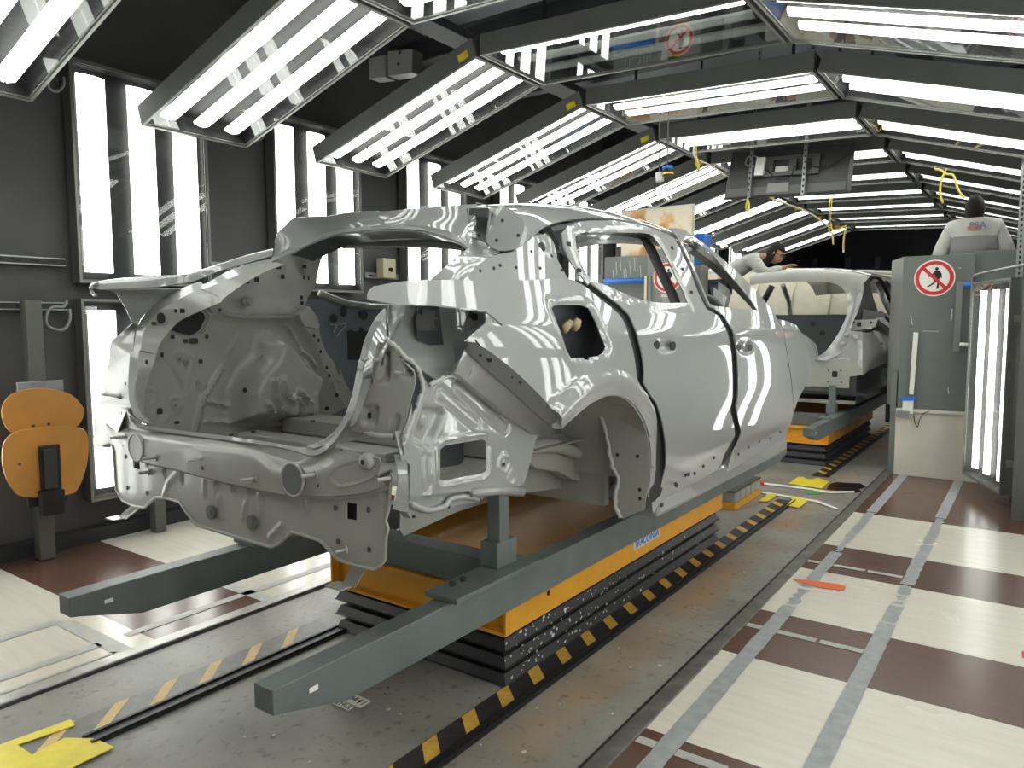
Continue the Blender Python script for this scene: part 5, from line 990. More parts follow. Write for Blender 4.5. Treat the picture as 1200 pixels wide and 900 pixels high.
# left side of the frame mirrored
mir = lambda P: [(2*CAR_X-p[0], p[1], p[2]) for p in P]
Y2('tailgate_frame', B, [mir(r_i), mir(r_o)], 24)
cpo = [(-1.471,8.200,1.867),(-1.475,8.200,1.746),(-1.507,8.200,1.584),(-1.542,8.200,1.494)]; cpr = [(-1.433,8.300,1.929),(-1.471,8.600,1.823),(-1.427,8.650,1.654),(-1.392,8.700,1.532)]
Y2('c_pillar', M['body_strip'], [cpo, cpr], 12)
Y2('c_pillar', B, [mir(cpo), mir(cpr)], 12)
dfr = [(-1.466,8.500,1.903),(-1.442,8.500,1.932),(-1.414,8.700,1.927),(-1.388,8.900,1.848),(-1.357,9.100,1.713),(-1.325,9.300,1.582)]
b = MB(); b.tube(smooth_pts(dfr, 4), .022, 8); rebase(b.build('door_frame', M['black'], car2, smooth=True))
q_a = [(-1.542,8.200,1.494),(-1.580,8.200,1.289),(-1.461,8.200,1.339),(-1.455,8.200,1.159),(-1.447,8.200,0.930)]; 
# tail lamp recess and rear corner
lm = [(-1.557,8.160,1.491),(-1.319,8.160,1.497),(-1.338,8.160,1.421),(-1.426,8.160,1.397),(-1.455,8.160,1.369),(-1.553,8.160,1.380)]; Y2('lamp_recess', BI, [[lm[0], lm[1]], [lm[5], lm[2]]], 6)
discs('lamp_opening', M['ink'], car2, [(p, (0, -1, 0), .02, .022, True) for p in [(-1.487,8.140,1.447)]]+[(p, (0, -1, 0), .012, .012, False) for p in [(-1.377,8.140,1.466),(-1.539,8.140,1.470)]])
crn = [[(-1.568,8.120,1.372),(-1.545,8.120,1.380),(-1.448,8.120,1.370)], [(-1.620,8.100,1.225),(-1.529,8.100,1.227),(-1.439,8.100,1.228)], [(-1.765,8.080,1.074),(-1.550,8.080,1.064),(-1.431,8.080,1.100)]]; Y2('rear_corner_panel', B, crn, 12, 3)
for p in [(-1.590,8.085,1.343),(-1.499,8.085,1.317),(-1.625,8.085,1.250)]: 
    b = MB(); b.tube([Vector(p)+Vector((0, .01, 0)), Vector(p)+Vector((0, -.006, 0))], [.03, .024], 14); rebase(b.build('dimple', BI, car2, smooth=True))
lowp = [(-2.057,8.060,0.820),(-2.009,8.060,0.983),(-1.950,8.060,1.061),(-1.761,8.060,1.075),(-1.546,8.060,1.073),(-1.428,8.060,1.101),(-1.422,8.060,0.943),(-1.553,8.060,0.918),(-1.558,8.060,0.803),(-1.629,8.060,0.808),(-1.769,8.060,0.826)]
sheet('rear_apron', BI, car2, lowp, uvY, backY(8.06), (), .05, [], .006)
discs('apron_cavity', M['ink'], car2, [(p, (0, -1, 0), .026, .030, True) for p in [(-1.683,8.055,0.941)]]+[(p, (0, -1, 0), .008, .008, False) for p in [(-1.744,8.055,0.976),(-1.626,8.055,0.978),(-1.745,8.055,0.860),(-1.617,8.055,0.858)]])
b = MB(); b.box((CAR_X, 8.075, .95), (1.35, .03, .30)); rebase(b.build('rear_cross_panel', BI, car2, bevel=.01))
# right flank: bumper support, wheel arch, quarter and door gap
fk = [[(-1.448,8.120,1.370),(-1.443,8.120,1.227),(-1.438,8.120,1.098),(-1.433,8.120,0.935)], [(-1.398,8.350,1.370),(-1.355,8.350,1.222),(-1.337,8.350,1.140),(-1.384,8.350,0.989)], [(-1.381,8.800,1.450),(-1.314,8.800,1.312),(-1.255,8.800,1.193),(-1.304,8.800,1.037)]]
Y2('rear_quarter_panel', BI, fk, 12, 3)
q2 = [[(-1.449,8.160,1.421),(-1.405,8.300,1.395),(-1.358,8.400,1.497)], [(-1.392,8.700,1.532),(-1.319,8.800,1.467),(-1.275,8.900,1.345)]]
Y2('rear_quarter_panel', B, q2, 12)
b = MB(); b.tube(smooth_pts([(-1.422,8.850,1.571),(-1.369,8.850,1.536),(-1.315,8.850,1.467),(-1.276,8.850,1.363),(-1.244,8.850,1.243),(-1.221,8.850,1.037)], 4), .022, 8); rebase(b.build('door_gap_shade', M['black'], car2, smooth=True))  # black tube drawn as the shade of the far car's door gap
Y2('bumper_bracket', BI, [[(-1.390,8.300,1.387),(-1.327,8.300,1.289),(-1.255,8.300,1.144)], [(-1.330,8.300,1.371),(-1.274,8.300,1.258),(-1.262,8.300,1.135)]], 8)
discs('bracket_hole', M['ink'], car2, [([(-1.298,8.290,1.253)][0], (0, -1, 0), .012, .012, False)])
sheet('wheel_house', BD, car2, [(0, 8.3, .62), (0, 8.3, 1.3), (0, 9.6, 1.4), (0, 9.8, .62)], uvX, backX(-1.52), (), .2, [], .004)
# doors and flanks towards the front
for s in (1, -1):
    X = lambda x: x if s > 0 else 2*CAR_X-x
    Y2('side_panel', B, [[(X(-1.33), 8.9, 1.56), (X(-1.33), 11.5, 1.52)], [(X(-1.30), 8.9, 1.2), (X(-1.30), 11.5, 1.2)], [(X(-1.36), 9.2, .68), (X(-1.36), 11.5, .68)]], 12, 3)
    Y2('side_panel', B, [[(X(-1.47), 8.25, 1.60), (X(-1.36), 8.9, 1.56)], [(X(-1.50), 8.25, 1.3), (X(-1.32), 8.9, 1.25)]], 8)
    b = MB(); b.tube([(X(-1.42), 9.7, 1.55), (X(-1.52), 9.75, 1.75), (X(-1.60), 9.8, 1.93)], .04, 8); rebase(b.build('b_pillar', M['black'] if s < 0 else B, car2, smooth=True))
    b = MB(); b.tube([(X(-1.42), 11.4, 1.52), (X(-1.52), 10.9, 1.75), (X(-1.60), 10.3, 1.95)], .035, 8); rebase(b.build('a_pillar', B, car2, smooth=True))
b = MB(); b.box((CAR_X, 9.9, .72), (1.6, 3.2, .03)); rebase(b.build('floor_pan', BD, car2))
b = MB(); b.box((CAR_X, 8.75, 1.30), (1.35, .04, .50)); rebase(b.build('seat_back_panel', BD, car2, bevel=.01))
discs('panel_hole', M['ink'], car2, [(p, (0, -1, 0), .03, .03, False) for p in [(-1.965,8.720,1.343),(-2.071,8.720,1.450)]])
b = MB(); b.box((CAR_X, 11.5, 1.0), (1.5, .05, .8)); rebase(b.build('firewall', BD, car2))
# ------------------------------------------------------------ barriers with signs on both sides of the lane
M['barrier'] = mat('barrier_green_grey', (.150, .168, .155), .40, noise=.08, nscale=3)
M['barrier_l'] = mat('barrier_edge_grey', (.22, .225, .21), .45)
M['concrete_w'] = mat('cream_painted_base', (.60, .56, .49), .5, noise=.06, nscale=4)
M['scuff'] = mat('pale_scratches', (.5, .5, .47), .6)
def sign(loc, r, label, tilt=0):
    root = empty('prohibition_sign', loc, label, 'sign')
    L = Matrix.Translation(-Vector(loc))
    def ringp(rr, n=48): return [(rr*math.cos(2*math.pi*k/n), 0, rr*math.sin(2*math.pi*k/n)) for k in range(n)]
    b = MB(); b.prism(ringp(r), (0, -.003, 0)); b.build('disc', M['white'], root)
    n = 48; b = MB(); o, i = ringp(r*.93), ringp(r*.74)
    b.add([(p[0], y, p[2]) for y in (-.0031, -.0045) for p in o+i], [(2*n+k, 2*n+(k+1) % n, 3*n+(k+1) % n, 3*n+k) for k in range(n)]+[(k, (k+1) % n, n+(k+1) % n, n+k) for k in range(n)]); b.build('red_ring', M['red'], root)
    def P(pts): return [(x*r, 0, z*r) for x, z in pts]
    b = MB(); Y = Vector((0, -.0035, 0))
    head = [(.10+.085*math.cos(t), .50+.095*math.sin(t)) for t in [k*math.pi/8 for k in range(16)]]
    for q in (head, [(-.02, .38), (.22, .40), (.30, .30), (.26, -.02), (.20, -.10), (.02, -.10), (.02, .12), (-.02, .20)], [(.22, .38), (.34, .24), (.36, .0), (.30, -.02), (.26, .18)], [(-.0, .34), (-.16, .20), (-.32, .12), (-.30, .05), (-.10, .12), (.04, .22)],
              [(.02, -.08), (.14, -.08), (.10, -.22), (-.12, -.40), (-.30, -.50), (-.36, -.46), (-.20, -.36), (-.04, -.22)], [(.12, -.08), (.24, -.08), (.24, -.34), (.22, -.58), (.10, -.60), (.12, -.52), (.14, -.34)]):
        b.prism([tuple(Vector(p)+Y) for p in P(q)], (0, -.001, 0))
    b.build('walking_figure', M['ink'], root)
    c, s = math.cos(R(-45)), math.sin(R(-45)); w_ = .085; l = .80
    b = MB(); b.prism([(r*(a*c-d*s), -.0046, r*(a*s+d*c)) for a, d in ((-l, -w_), (l, -w_), (l, w_), (-l, w_))], (0, -.001, 0)); b.build('red_slash', M['red'], root)
    if tilt: root.rotation_euler = (0, 0, tilt)
    return root
YB_ = 7.906
br = empty('barrier', (-.78, 7.95, 0), 'green-grey barrier on a cream base right of the lane, behind the swung-out light panel', 'barrier', 'lane barriers')
def rb(b, n, m, par=br, **k): return rebase(b.build(n, m, par, **k))
b = MB(); b.box((-.79, YB_+.03, 1.37), (.58, .05, 1.43)); rb(b, 'panel', M['barrier'], bevel=.004)
b = MB(); b.box((-.30, YB_+.10, 1.40), (.44, .05, 1.42)); rb(b, 'panel', M['barrier'], bevel=.004)
b = MB(); b.prism([(-1.08, YB_+.02, .65), (-1.08, YB_+.02, 2.085), (-1.22, YB_+.30, 2.07), (-1.22, YB_+.30, .65)], (.03, 0, 0)); rb(b, 'side_panel', M['barrier_l'])
b = MB(); b.box((-.62, YB_+.10, .325), (.94, .22, .65)); rb(b, 'base', M['concrete_w'], bevel=.01)
b = MB(); b.box((-1.115, YB_+.08, .5), (.05, .16, 1.0)); rb(b, 'post', M['barrier'], bevel=.004)
b = MB(); b.box((-.60, YB_-.02, .635), (.70, .035, .03)); rb(b, 'ledge', M['concrete_w'])
b = MB(); b.tube(smooth_pts([(-0.932,7.870,0.610),(-0.923,7.870,0.538),(-0.895,7.870,0.482),(-0.885,7.870,0.541),(-0.856,7.870,0.608),(-0.807,7.870,0.640)], 3), .004, 6); rb(b, 'cable', M['black'], smooth=True)
b = MB(); b.box((-1.02, YB_-.03, .60), (.12, .06, .07)); rb(b, 'latch_box', M['steel'], bevel=.006)
b = MB(); b.prism([(-0.965,7.895,1.375),(-0.922,7.895,1.372),(-0.943,7.895,0.788),(-0.981,7.895,0.791)], (0, -.02, 0)); rb(b, 'white_stick', M['white_plastic'])
b = MB(); b.prism([(-1.028,7.885,0.725),(-0.938,7.885,0.730),(-0.940,7.885,0.607),(-1.030,7.885,0.608)], (0, -.03, 0)); rb(b, 'white_box', M['white_plastic'])
b = MB(); b.prism([(-1.044,7.850,0.764),(-0.923,7.850,0.773),(-0.924,7.850,0.735),(-1.039,7.850,0.728)], (0, -.01, 0)); rb(b, 'blue_strap', M['blue'])
b = MB(); b.prism([(-0.632,7.860,1.835),(-0.582,7.860,1.833),(-0.584,7.860,1.202),(-0.635,7.860,1.206)], (0, -.02, 0)); rb(b, 'upright_bar', M['barrier_l'])
b = MB(); q = [(-0.577,7.850,1.805),(-0.453,7.850,1.801)]; b.tube(q, .026, 12); rb(b, 'blue_tube', M['blue'], smooth=True)
b = MB(); q = [(-0.585,7.850,1.268),(-0.471,7.850,1.263)]; b.tube(q, .018, 10); rb(b, 'white_tube', M['white_plastic'], smooth=True)
b = MB()
for pts in ([(-0.896,7.903,1.389),(-0.764,7.903,1.387),(-0.764,7.903,1.382),(-0.896,7.903,1.383)], [(-0.670,7.903,0.870),(-0.662,7.903,0.870),(-0.653,7.903,0.808),(-0.662,7.903,0.808)], [(-1.004,7.903,1.528),(-0.992,7.903,1.528),(-0.976,7.903,1.443),(-0.982,7.903,1.443)], [(-0.627,7.903,1.963),(-0.607,7.903,1.966),(-0.610,7.903,1.956),(-0.624,7.903,1.953)], [(-0.671,7.903,1.592),(-0.657,7.903,1.592),(-0.656,7.903,1.493),(-0.664,7.903,1.493)]): b.prism(pts, (0, -.001, 0))
o = rb(b, 'scratches', M['scuff']); o['kind'] = 'stuff'
sign((-.816, YB_+.003, 1.876), .168, 'round red no-pedestrians sign on the green-grey barrier at the right')
bl = empty('barrier', (-3.75, 8.0, 0), 'green-grey barrier seen through the near car windows, at the left of the lane', 'barrier', 'lane barriers')
b = MB(); b.box((-4.02, YB_+.12, 1.36), (.58, .05, 1.78)); rb(b, 'panel', M['barrier'], bl, bevel=.004)
b = MB(); b.box((-3.47, YB_+.05, 1.38), (.50, .05, 1.84)); rb(b, 'panel', M['barrier_l'], bl, bevel=.004)
b = MB(); b.box((-3.75, YB_+.10, .24), (1.1, .22, .48)); rb(b, 'base', M['concrete_w'], bl, bevel=.01)
b = MB(); b.tube([(-4.28, YB_+.03, 1.96), (-3.76, YB_+.03, 1.955)], .03, 12); rb(b, 'blue_tube', M['blue'], bl, smooth=True)
for x in (-3.73, -3.68): 
    b = MB(); b.box((x, YB_+.02, 1.6), (.03, .03, .8)); rb(b, 'upright_bar', M['cream'] if x < -3.7 else M['barrier_l'], bl)
b = MB(); b.box((-3.45, YB_+.01, 1.775), (.17, .004, .035)); rb(b, 'yellow_label', M['cream'], bl)
b = MB(); b.box((-3.42, YB_+.015, 1.70), (.19, .012, .11)); rb(b, 'grey_box', M['rim'], bl)
b = MB()
for i in range(9):
    x = -4.2+.045*i+random.uniform(-.01, .01); z = 2.15+random.uniform(-.1, .1); b.prism([(x, YB_+.094, z), (x+.008, YB_+.094, z), (x+.02, YB_+.094, z-.16), (x+.012, YB_+.094, z-.16)], (0, -.001, 0))
o = rb(b, 'scratches', M['scuff'], bl); o['kind'] = 'stuff'
sign((-3.47, YB_+.023, 1.975), .17, 'round red no-pedestrians sign seen through the near car rear door window')
# raised walkways behind the barriers
M['deckplate'] = mat('walkway_plate', (.07, .072, .07), .5, .4)
for x0, x1, nm, dz in ((-1.05, .9, 'right', 0), (-5.0, -3.25, 'left', .12)):
    wk = empty('walkway', ((x0+x1)/2, 10, 0), 'raised dark steel walkway behind the barrier on the %s of the lane' % nm, 'walkway', 'raised walkways')
    b = MB(); b.box(((x0+x1)/2, 10.1, .88+dz), (x1-x0, 3.6, .06)); rb(b, 'deck', M['deckplate'], wk)
    for x in (x0+.1, x1-.1):
        for y in (8.5, 11.7):
            b = MB(); b.box((x, y, .425+dz/2), (.08, .08, .85+dz)); rb(b, 'leg', M['deckplate'], wk)
# poster board, blue bin and clipboard behind the left barrier
def desert():
    m = mat('poster_print', (.72, .62, .45), .5); nt = m.node_tree; bs = nt.nodes['Principled BSDF']
    tc = nt.nodes.new('ShaderNodeTexCoord'); n = nt.nodes.new('ShaderNodeTexNoise'); n.inputs['Scale'].default_value = 4.5; n.inputs['Detail'].default_value = 5; nt.links.new(tc.outputs['Object'], n.inputs['Vector'])
    r = nt.nodes.new('ShaderNodeValToRGB'); e = r.color_ramp.elements; e[0].position = .35; e[0].color = (.50, .24, .08, 1); e[1].position = .52; e[1].color = (.74, .66, .52, 1); x = e.new(.44); x.color = (.70, .43, .20, 1)
    nt.links.new(n.outputs['Fac'], r.inputs['Fac']); nt.links.new(r.outputs['Color'], bs.inputs['Base Color']); return m
M['poster'] = desert()
po = empty('poster_board', (-3.70, 8.13, 0), 'large board with an orange and cream print behind the left barrier', 'poster')
b = MB(); b.box((-3.70, 8.12, 2.46), (.88, .02, .66)); rb(b, 'print', M['poster'], po)
b = MB(); b.box((-3.70, 8.14, 2.46), (.91, .02, .69)); rb(b, 'backing', M['white_plastic'], po)
for x in (-4.08, -3.32):
    b = MB(); b.box((x, 8.16, 1.22), (.04, .02, 2.44)); rb(b, 'leg', M['steel'], po)
bb = empty('parts_bin', (-3.42, 8.6, 1.03), 'blue plastic bin on a stand right of the orange poster board', 'bin')
b = MB(); b.box((-3.42, 8.60, 2.33), (.30, .22, .36), taper=1.08); rb(b, 'bin', M['blue'], bb, bevel=.01)
b = MB(); b.box((-3.42, 8.60, 1.59), (.28, .22, 1.12)); rb(b, 'stand', M['rim'], bb, bevel=.01)
cb = empty('notice_sheet', (-4.28, 8.3, 1.03), 'white notice sheet on a grey post left of the orange poster board', 'notice')
b = MB(); b.box((-4.30, 8.33, 1.80), (.05, .04, 1.54)); rb(b, 'post', M['dark_steel'], cb)
b = MB(); b.box((-4.22, 8.30, 2.52), (.17, .006, .24)); rb(b, 'sheet', M['white'], cb)
# cream body-side cover hanging behind the far car
M['cover'] = mat('cream_cover', (.58, .54, .43), .45, noise=.05)
cv = empty('cover_panel', (-2.9, 10.9, .91), 'long cream panel with ribs seen through the far car tailgate opening', 'panel')
c0 = [(-4.6, 11.9, 2.28), (-3.3, 11.95, 2.26), (-1.55, 12.0, 2.14)]; c1 = [(-4.6, 11.75, 1.9), (-3.3, 11.8, 1.88), (-1.55, 11.85, 1.84)]; c2 = [(-4.6, 11.7, 1.45), (-3.3, 11.75, 1.45), (-1.55, 11.8, 1.45)]
loft('cover', M['cover'], cv, [c0, c1, c2], 20, 4, .02)
for t in (.12, .3, .48, .66, .84):
    b = MB(); b.tube([Vector(c0[0]).lerp(Vector(c0[2]), t)+Vector((.08, -.03, -.02)), Vector(c1[0]).lerp(Vector(c1[2]), t)+Vector((.03, -.03, 0)), Vector(c2[0]).lerp(Vector(c2[2]), t)+Vector((0, -.03, .02))], .018, 6); rb(b, 'rib', M['cream'], cv, smooth=True)
b = MB(); b.tube([Vector(p)+Vector((0, -.02, .01)) for p in c0], .03, 8); rb(b, 'edge_rail', M['white_plastic'], cv, smooth=True)
for x in (-4.4, -1.75):
    b = MB(); b.box((x, 11.95, .8), (.06, .06, 1.6)); rb(b, 'leg', M['dark_steel'], cv)
# ------------------------------------------------------------ monitor hung from the arch, seen from behind
tv = empty('monitor', (-2.17, 8.0, 3.35), 'big dark monitor seen from behind, hung on two perforated rails', 'monitor')
M['tv_back'] = mat('monitor_back', (.045, .046, .047), .45, noise=.1); M['tv_plate'] = mat('monitor_plate', (.10, .10, .098), .45)
tl, tr_, br_, bl_ = [Vector(p) for p in [(-2.804,8.030,3.310),(-1.568,8.030,3.240),(-1.586,7.950,2.753),(-2.858,7.950,2.792)]]
def tvp(u, v, d=0): return tl.lerp(tr_, u).lerp(bl_.lerp(br_, u), v)+Vector((0, -d, 0))
b = MB(); b.add([tvp(0, 0, -.06), tvp(1, 0, -.06), tvp(1, 1, -.06), tvp(0, 1, -.06), tvp(.02, .03), tvp(.98, .03), tvp(.98, .97), tvp(.02, .97)], [(0, 1, 2, 3), (7, 6, 5, 4), (0, 4, 5, 1), (1, 5, 6, 2), (2, 6, 7, 3), (3, 7, 4, 0)]); rb(b, 'housing', M['tv_back'], tv)
def tvbox(u0, v0, u1, v1, d, n, m, t=.02):
    b = MB(); q = [tvp(u0, v0, d), tvp(u1, v0, d), tvp(u1, v1, d), tvp(u0, v1, d)]; b.prism(q, (0, -t, 0)); return rb(b, n, m, tv)
tvbox(.03, .80, .97, .97, 0, 'lower_cover', M['tv_plate'], .012)
tvbox(.20, .20, .74, .28, .02, 'bracket_bar', M['tv_plate']); tvbox(.20, .52, .74, .60, .02, 'bracket_bar', M['tv_plate'])
for u in (.33, .52, .70): tvbox(u, .20, u+.06, .60, .012, 'bracket_arm', M['tv_plate'])
tvbox(.41, .40, .51, .52, .005, 'rating_label', M['white'], .004)
tvbox(.37, .74, .54, .93, .012, 'socket_plate', M['barrier_l'], .008)
for u, nm in ((.25, 0), (.68, 1)):
    top = tvp(u, 0, .045); top = Vector((top.x, top.y, 4.40)); bot = tvp(u-.015, 1.02, .045)
    b = MB(); b.bar(top, bot, .042, .012); rl = rb(b, 'perforated_rail', M['steel'], tv)
    n = 28
    for k in range(n):
        p = top.lerp(bot, (k+.6)/n); b = MB(); b.box(p+Vector((0, -.012, 0)), (.012, .006, .022)); rebase(b.build('slot', M['ink'], rl))
tvbox(.265, .22, .335, .58, .05, 'power_box', M['white_plastic'], .05)
b = MB(); b.tube(smooth_pts([tvp(.30, .25, .08), tvp(.24, .18, .09), tvp(.18, .2, .08), tvp(.18, .35, .08), tvp(.25, .38, .08)], 5), .008, 6); rb(b, 'cable', M['rim'], tv, smooth=True)
b = MB(); b.tube(smooth_pts([tvp(.35, .45, .06), tvp(.45, .68, .06), tvp(.55, .66, .06), tvp(.6, .4, .06), tvp(.8, .5, .04), tvp(.95, .3, .03)], 5), .006, 6); rb(b, 'cable', M['black'], tv, smooth=True)
# ------------------------------------------------------------ folding seat on the left wall
M['ply'] = mat('orange_plywood', (.58, .27, .06), .32, noise=.10, nscale=3, coat=.4, coat_r=.15)
SX = -5.02
seat = empty('folding_chair', (SX, 2.0, 0), 'folding chair of orange plywood on a grey post at the left wall', 'chair')
bk = [(-5.000,1.806,0.961),(-5.000,1.827,1.030),(-5.000,1.884,1.077),(-5.000,1.987,1.095),(-5.000,2.093,1.081),(-5.000,2.201,1.035),(-5.000,2.269,0.946),(-5.000,2.266,0.891),(-5.000,2.221,0.830),(-5.000,2.119,0.820),(-5.000,1.973,0.833),(-5.000,1.871,0.830),(-5.000,1.823,0.877)]
st = [(-4.950,1.776,0.684),(-4.950,1.786,0.774),(-4.950,1.825,0.830),(-4.950,1.908,0.856),(-4.950,2.050,0.854),(-4.950,2.173,0.839),(-4.950,2.244,0.809),(-4.950,2.266,0.729),(-4.950,2.248,0.581),(-4.950,2.189,0.442),(-4.950,2.116,0.412),(-4.950,1.886,0.442),(-4.950,1.816,0.513),(-4.950,1.785,0.601)]
for nm, q, dx in (('backrest', bk, -.014), ('seat', st, -.014)):
    q = smooth_pts([(p[0], p[1], p[2]) for p in q], 4, True); b = MB(); b.prism(q, (dx, 0, 0)); o = rb(b, nm, M['ply'], seat, bevel=.003)
    if nm == 'backrest': BKO = o
for p in [(-4.998,1.970,0.865),(-4.998,2.056,0.866)]:
    b = MB(); b.cyl(p, Vector(p)+Vector((.004, 0, 0)), .008, 12); rb(b, 'screw', M['dark_steel'], seat)
b = MB(); b.prism([(-4.945,1.965,0.744),(-4.945,2.081,0.744),(-4.945,2.078,0.388),(-4.945,1.966,0.400)], (.03, 0, 0)); rb(b, 'hinge_arm', M['black'], seat, bevel=.006)
b = MB(); b.prism([(-4.915,1.976,0.724),(-4.915,2.053,0.729),(-4.915,2.049,0.473),(-4.915,1.977,0.476)], (.02, 0, 0)); rb(b, 'spring_cover', M['dark_steel'], seat, bevel=.006)
b = MB(); b.prism([(-4.950,1.953,0.471),(-4.950,2.089,0.461),(-4.950,2.081,0.310),(-4.950,1.954,0.316)], (.05, 0, 0)); rb(b, 'hinge_block', M['black'], seat, bevel=.006)
b = MB(); b.box((-5.06, 2.02, .82), (.09, .09, 1.62)); rb(b, 'post', M['panel_grey'], seat, bevel=.006)
b = MB(); b.box((-5.02, 2.03, 1.10), (.02, .26, .07)); rb(b, 'mounting_plate', M['steel'], seat, bevel=.003)
b = MB(); b.box((-5.02, 2.03, .40), (.03, .22, .08)); rb(b, 'mounting_plate', M['dark_steel'], seat, bevel=.003)
discs('screw', M['dark_steel'], seat, [([(-4.945,1.863,0.650)][0], (1, -.3, 0), .008, .008, False)])
# second seat post further down the wall
b = MB(); b.box((-5.06, 2.76, .16), (.08, .08, .30)); tag(b.build('wall_post', M['panel_grey'], bevel=.005), 'short grey post at the wall foot behind the near car rear corner', 'post')
# ------------------------------------------------------------ rails, conduits and boxes on the left wall
for z, y0, y1, lab in ((1.885, 1.8, 2.30, 'upper perforated cable rail on the wall left of the nearest light panel'), (1.60, 1.8, 2.30, 'lower perforated cable rail on the wall above the folding seat'), (1.93, 3.35, 3.88, 'perforated cable rail between the first two upright light panels'), (1.93, 4.95, 5.40, 'perforated cable rail carrying the beige switch box')):
    root = empty('cable_rail', (-5.24, (y0+y1)/2, z), lab, 'rail', 'cable rails')
    b = MB(); b.box((-5.23, (y0+y1)/2, z), (.03, y1-y0, .055)); rb(b, 'rail', M['dark_steel'] if y0 < 2 else M['steel'], root)
    b = MB(); b.box((-5.212, (y0+y1)/2, z+.022), (.006, y1-y0, .008)); b.box((-5.212, (y0+y1)/2, z-.022), (.006, y1-y0, .008)); rb(b, 'lip', M['steel'], root)
    y = y1-.08
    while y > max(y0, 1.2):
        b = MB(); b.box((-5.213, y, z), (.004, .05, .012)); rb(b, 'slot', M['ink'], root); y -= .10
sb = empty('switch_box', (-5.2, 5.18, 1.98), 'beige switch box on the wall seen through the near car rear window opening', 'switch box')
b = MB(); b.box((-5.165, 5.18, 2.0), (.10, .17, .19)); rb(b, 'box', M['cream'], sb, bevel=.012)
b = MB(); b.cyl((-5.115, 5.18, 1.99), (-5.10, 5.18, 1.99), .018, 12); b.box((-5.095, 5.185, 1.985), (.02, .012, .04)); rb(b, 'switch', M['black'], sb)
for pts, lab in (([(-5.100,2.245,1.636),(-5.100,2.222,1.592),(-5.100,2.162,1.592),(-5.100,2.125,1.548),(-5.100,2.121,1.484),(-5.100,2.169,1.451),(-5.100,2.225,1.456),(-5.100,2.259,1.516),(-5.100,2.258,1.582)], 'grey cable loop beside the nearest lower light panel'), ([(-5.200,1.985,3.069),(-5.200,2.124,3.066),(-5.100,2.202,3.016),(-5.100,2.208,2.956),(-5.100,2.252,2.940),(-5.100,2.294,2.987),(-5.100,2.297,3.040)], 'grey cable loop at the top corner of the nearest upper light panel'), ([(-5.100,3.859,3.110),(-5.100,3.793,3.063),(-5.100,3.712,3.013),(-5.100,3.679,2.954),(-5.100,3.708,2.921),(-5.100,3.773,2.959),(-5.100,3.783,3.028)], 'grey cable loop beside the second upper light panel')):
    b = MB(); b.tube(smooth_pts(pts, 5), .010, 8); tag(b.build('cable', M['rim'], smooth=True), lab, 'cable', 'wall cables')
# ------------------------------------------------------------ ceiling steelwork and trays above the arches
M['beam'] = mat('ceiling_beam', (.09, .093, .10), .55, .3)
for i, y in enumerate((2.3, 4.0, 5.4, 6.8, 9.6, 12.4, 15.2)):
    b = MB(); b.box((-2.06, y, 4.12), (6.3, .12, .02)); b.box((-2.06, y, 4.02), (6.3, .02, .20)); b.box((-2.06, y, 3.92), (6.3, .12, .02))
    tag(b.build('ceiling_beam', M['beam']), 'dark steel I-beam across the ceiling, %s from the camera' % ORD[i], 'beam', 'ceiling beams')
for x, z, lab in ((-3.9, 3.72, 'cable tray above the left sloping light panels'), (-1.0, 3.75, 'cable tray above the right sloping light panels')):
    b = MB(); b.box((x, 9, z), (.22, 18, .01)); b.box((x-.11, 9, z+.03), (.008, 18, .06)); b.box((x+.11, 9, z+.03), (.008, 18, .06)); tag(b.build('cable_tray', M['beam']), lab, 'cable tray')
M['box_grey'] = mat('junction_box_grey', (.30, .30, .28), .4)
jb = empty('junction_box', (-3.95, 4.35, 3.45), 'pale grey junction box with two blocks above the left sloping panels', 'junction box')
q = [Vector(p) for p in [(-4.547,4.400,3.622),(-4.354,4.400,3.612),(-4.358,4.400,3.437),(-4.541,4.400,3.458)]]; b = MB(); b.prism(q, (0, .12, 0)); rb(b, 'box', M['box_grey'], jb, bevel=.005)
q = [Vector(p) for p in [(-4.282,4.350,3.610),(-4.016,4.350,3.572),(-4.025,4.350,3.399),(-4.277,4.350,3.418)]]; b = MB(); b.prism(q, (0, .12, 0)); rb(b, 'box', M['box_grey'], jb, bevel=.005)
discs('cable_gland', M['ink'], jb, [(p, (0, -1, 0), .012, .012, False) for p in [(-4.146,4.345,3.570),(-4.163,4.345,3.488)]])
b = MB(); q = [(-4.482,4.450,3.679),(-4.353,4.450,3.719)]; b.tube([q[0], Vector(q[0])+Vector((0, 0, .5))], .012, 8); rb(b, 'hanger', M['beam'], jb)
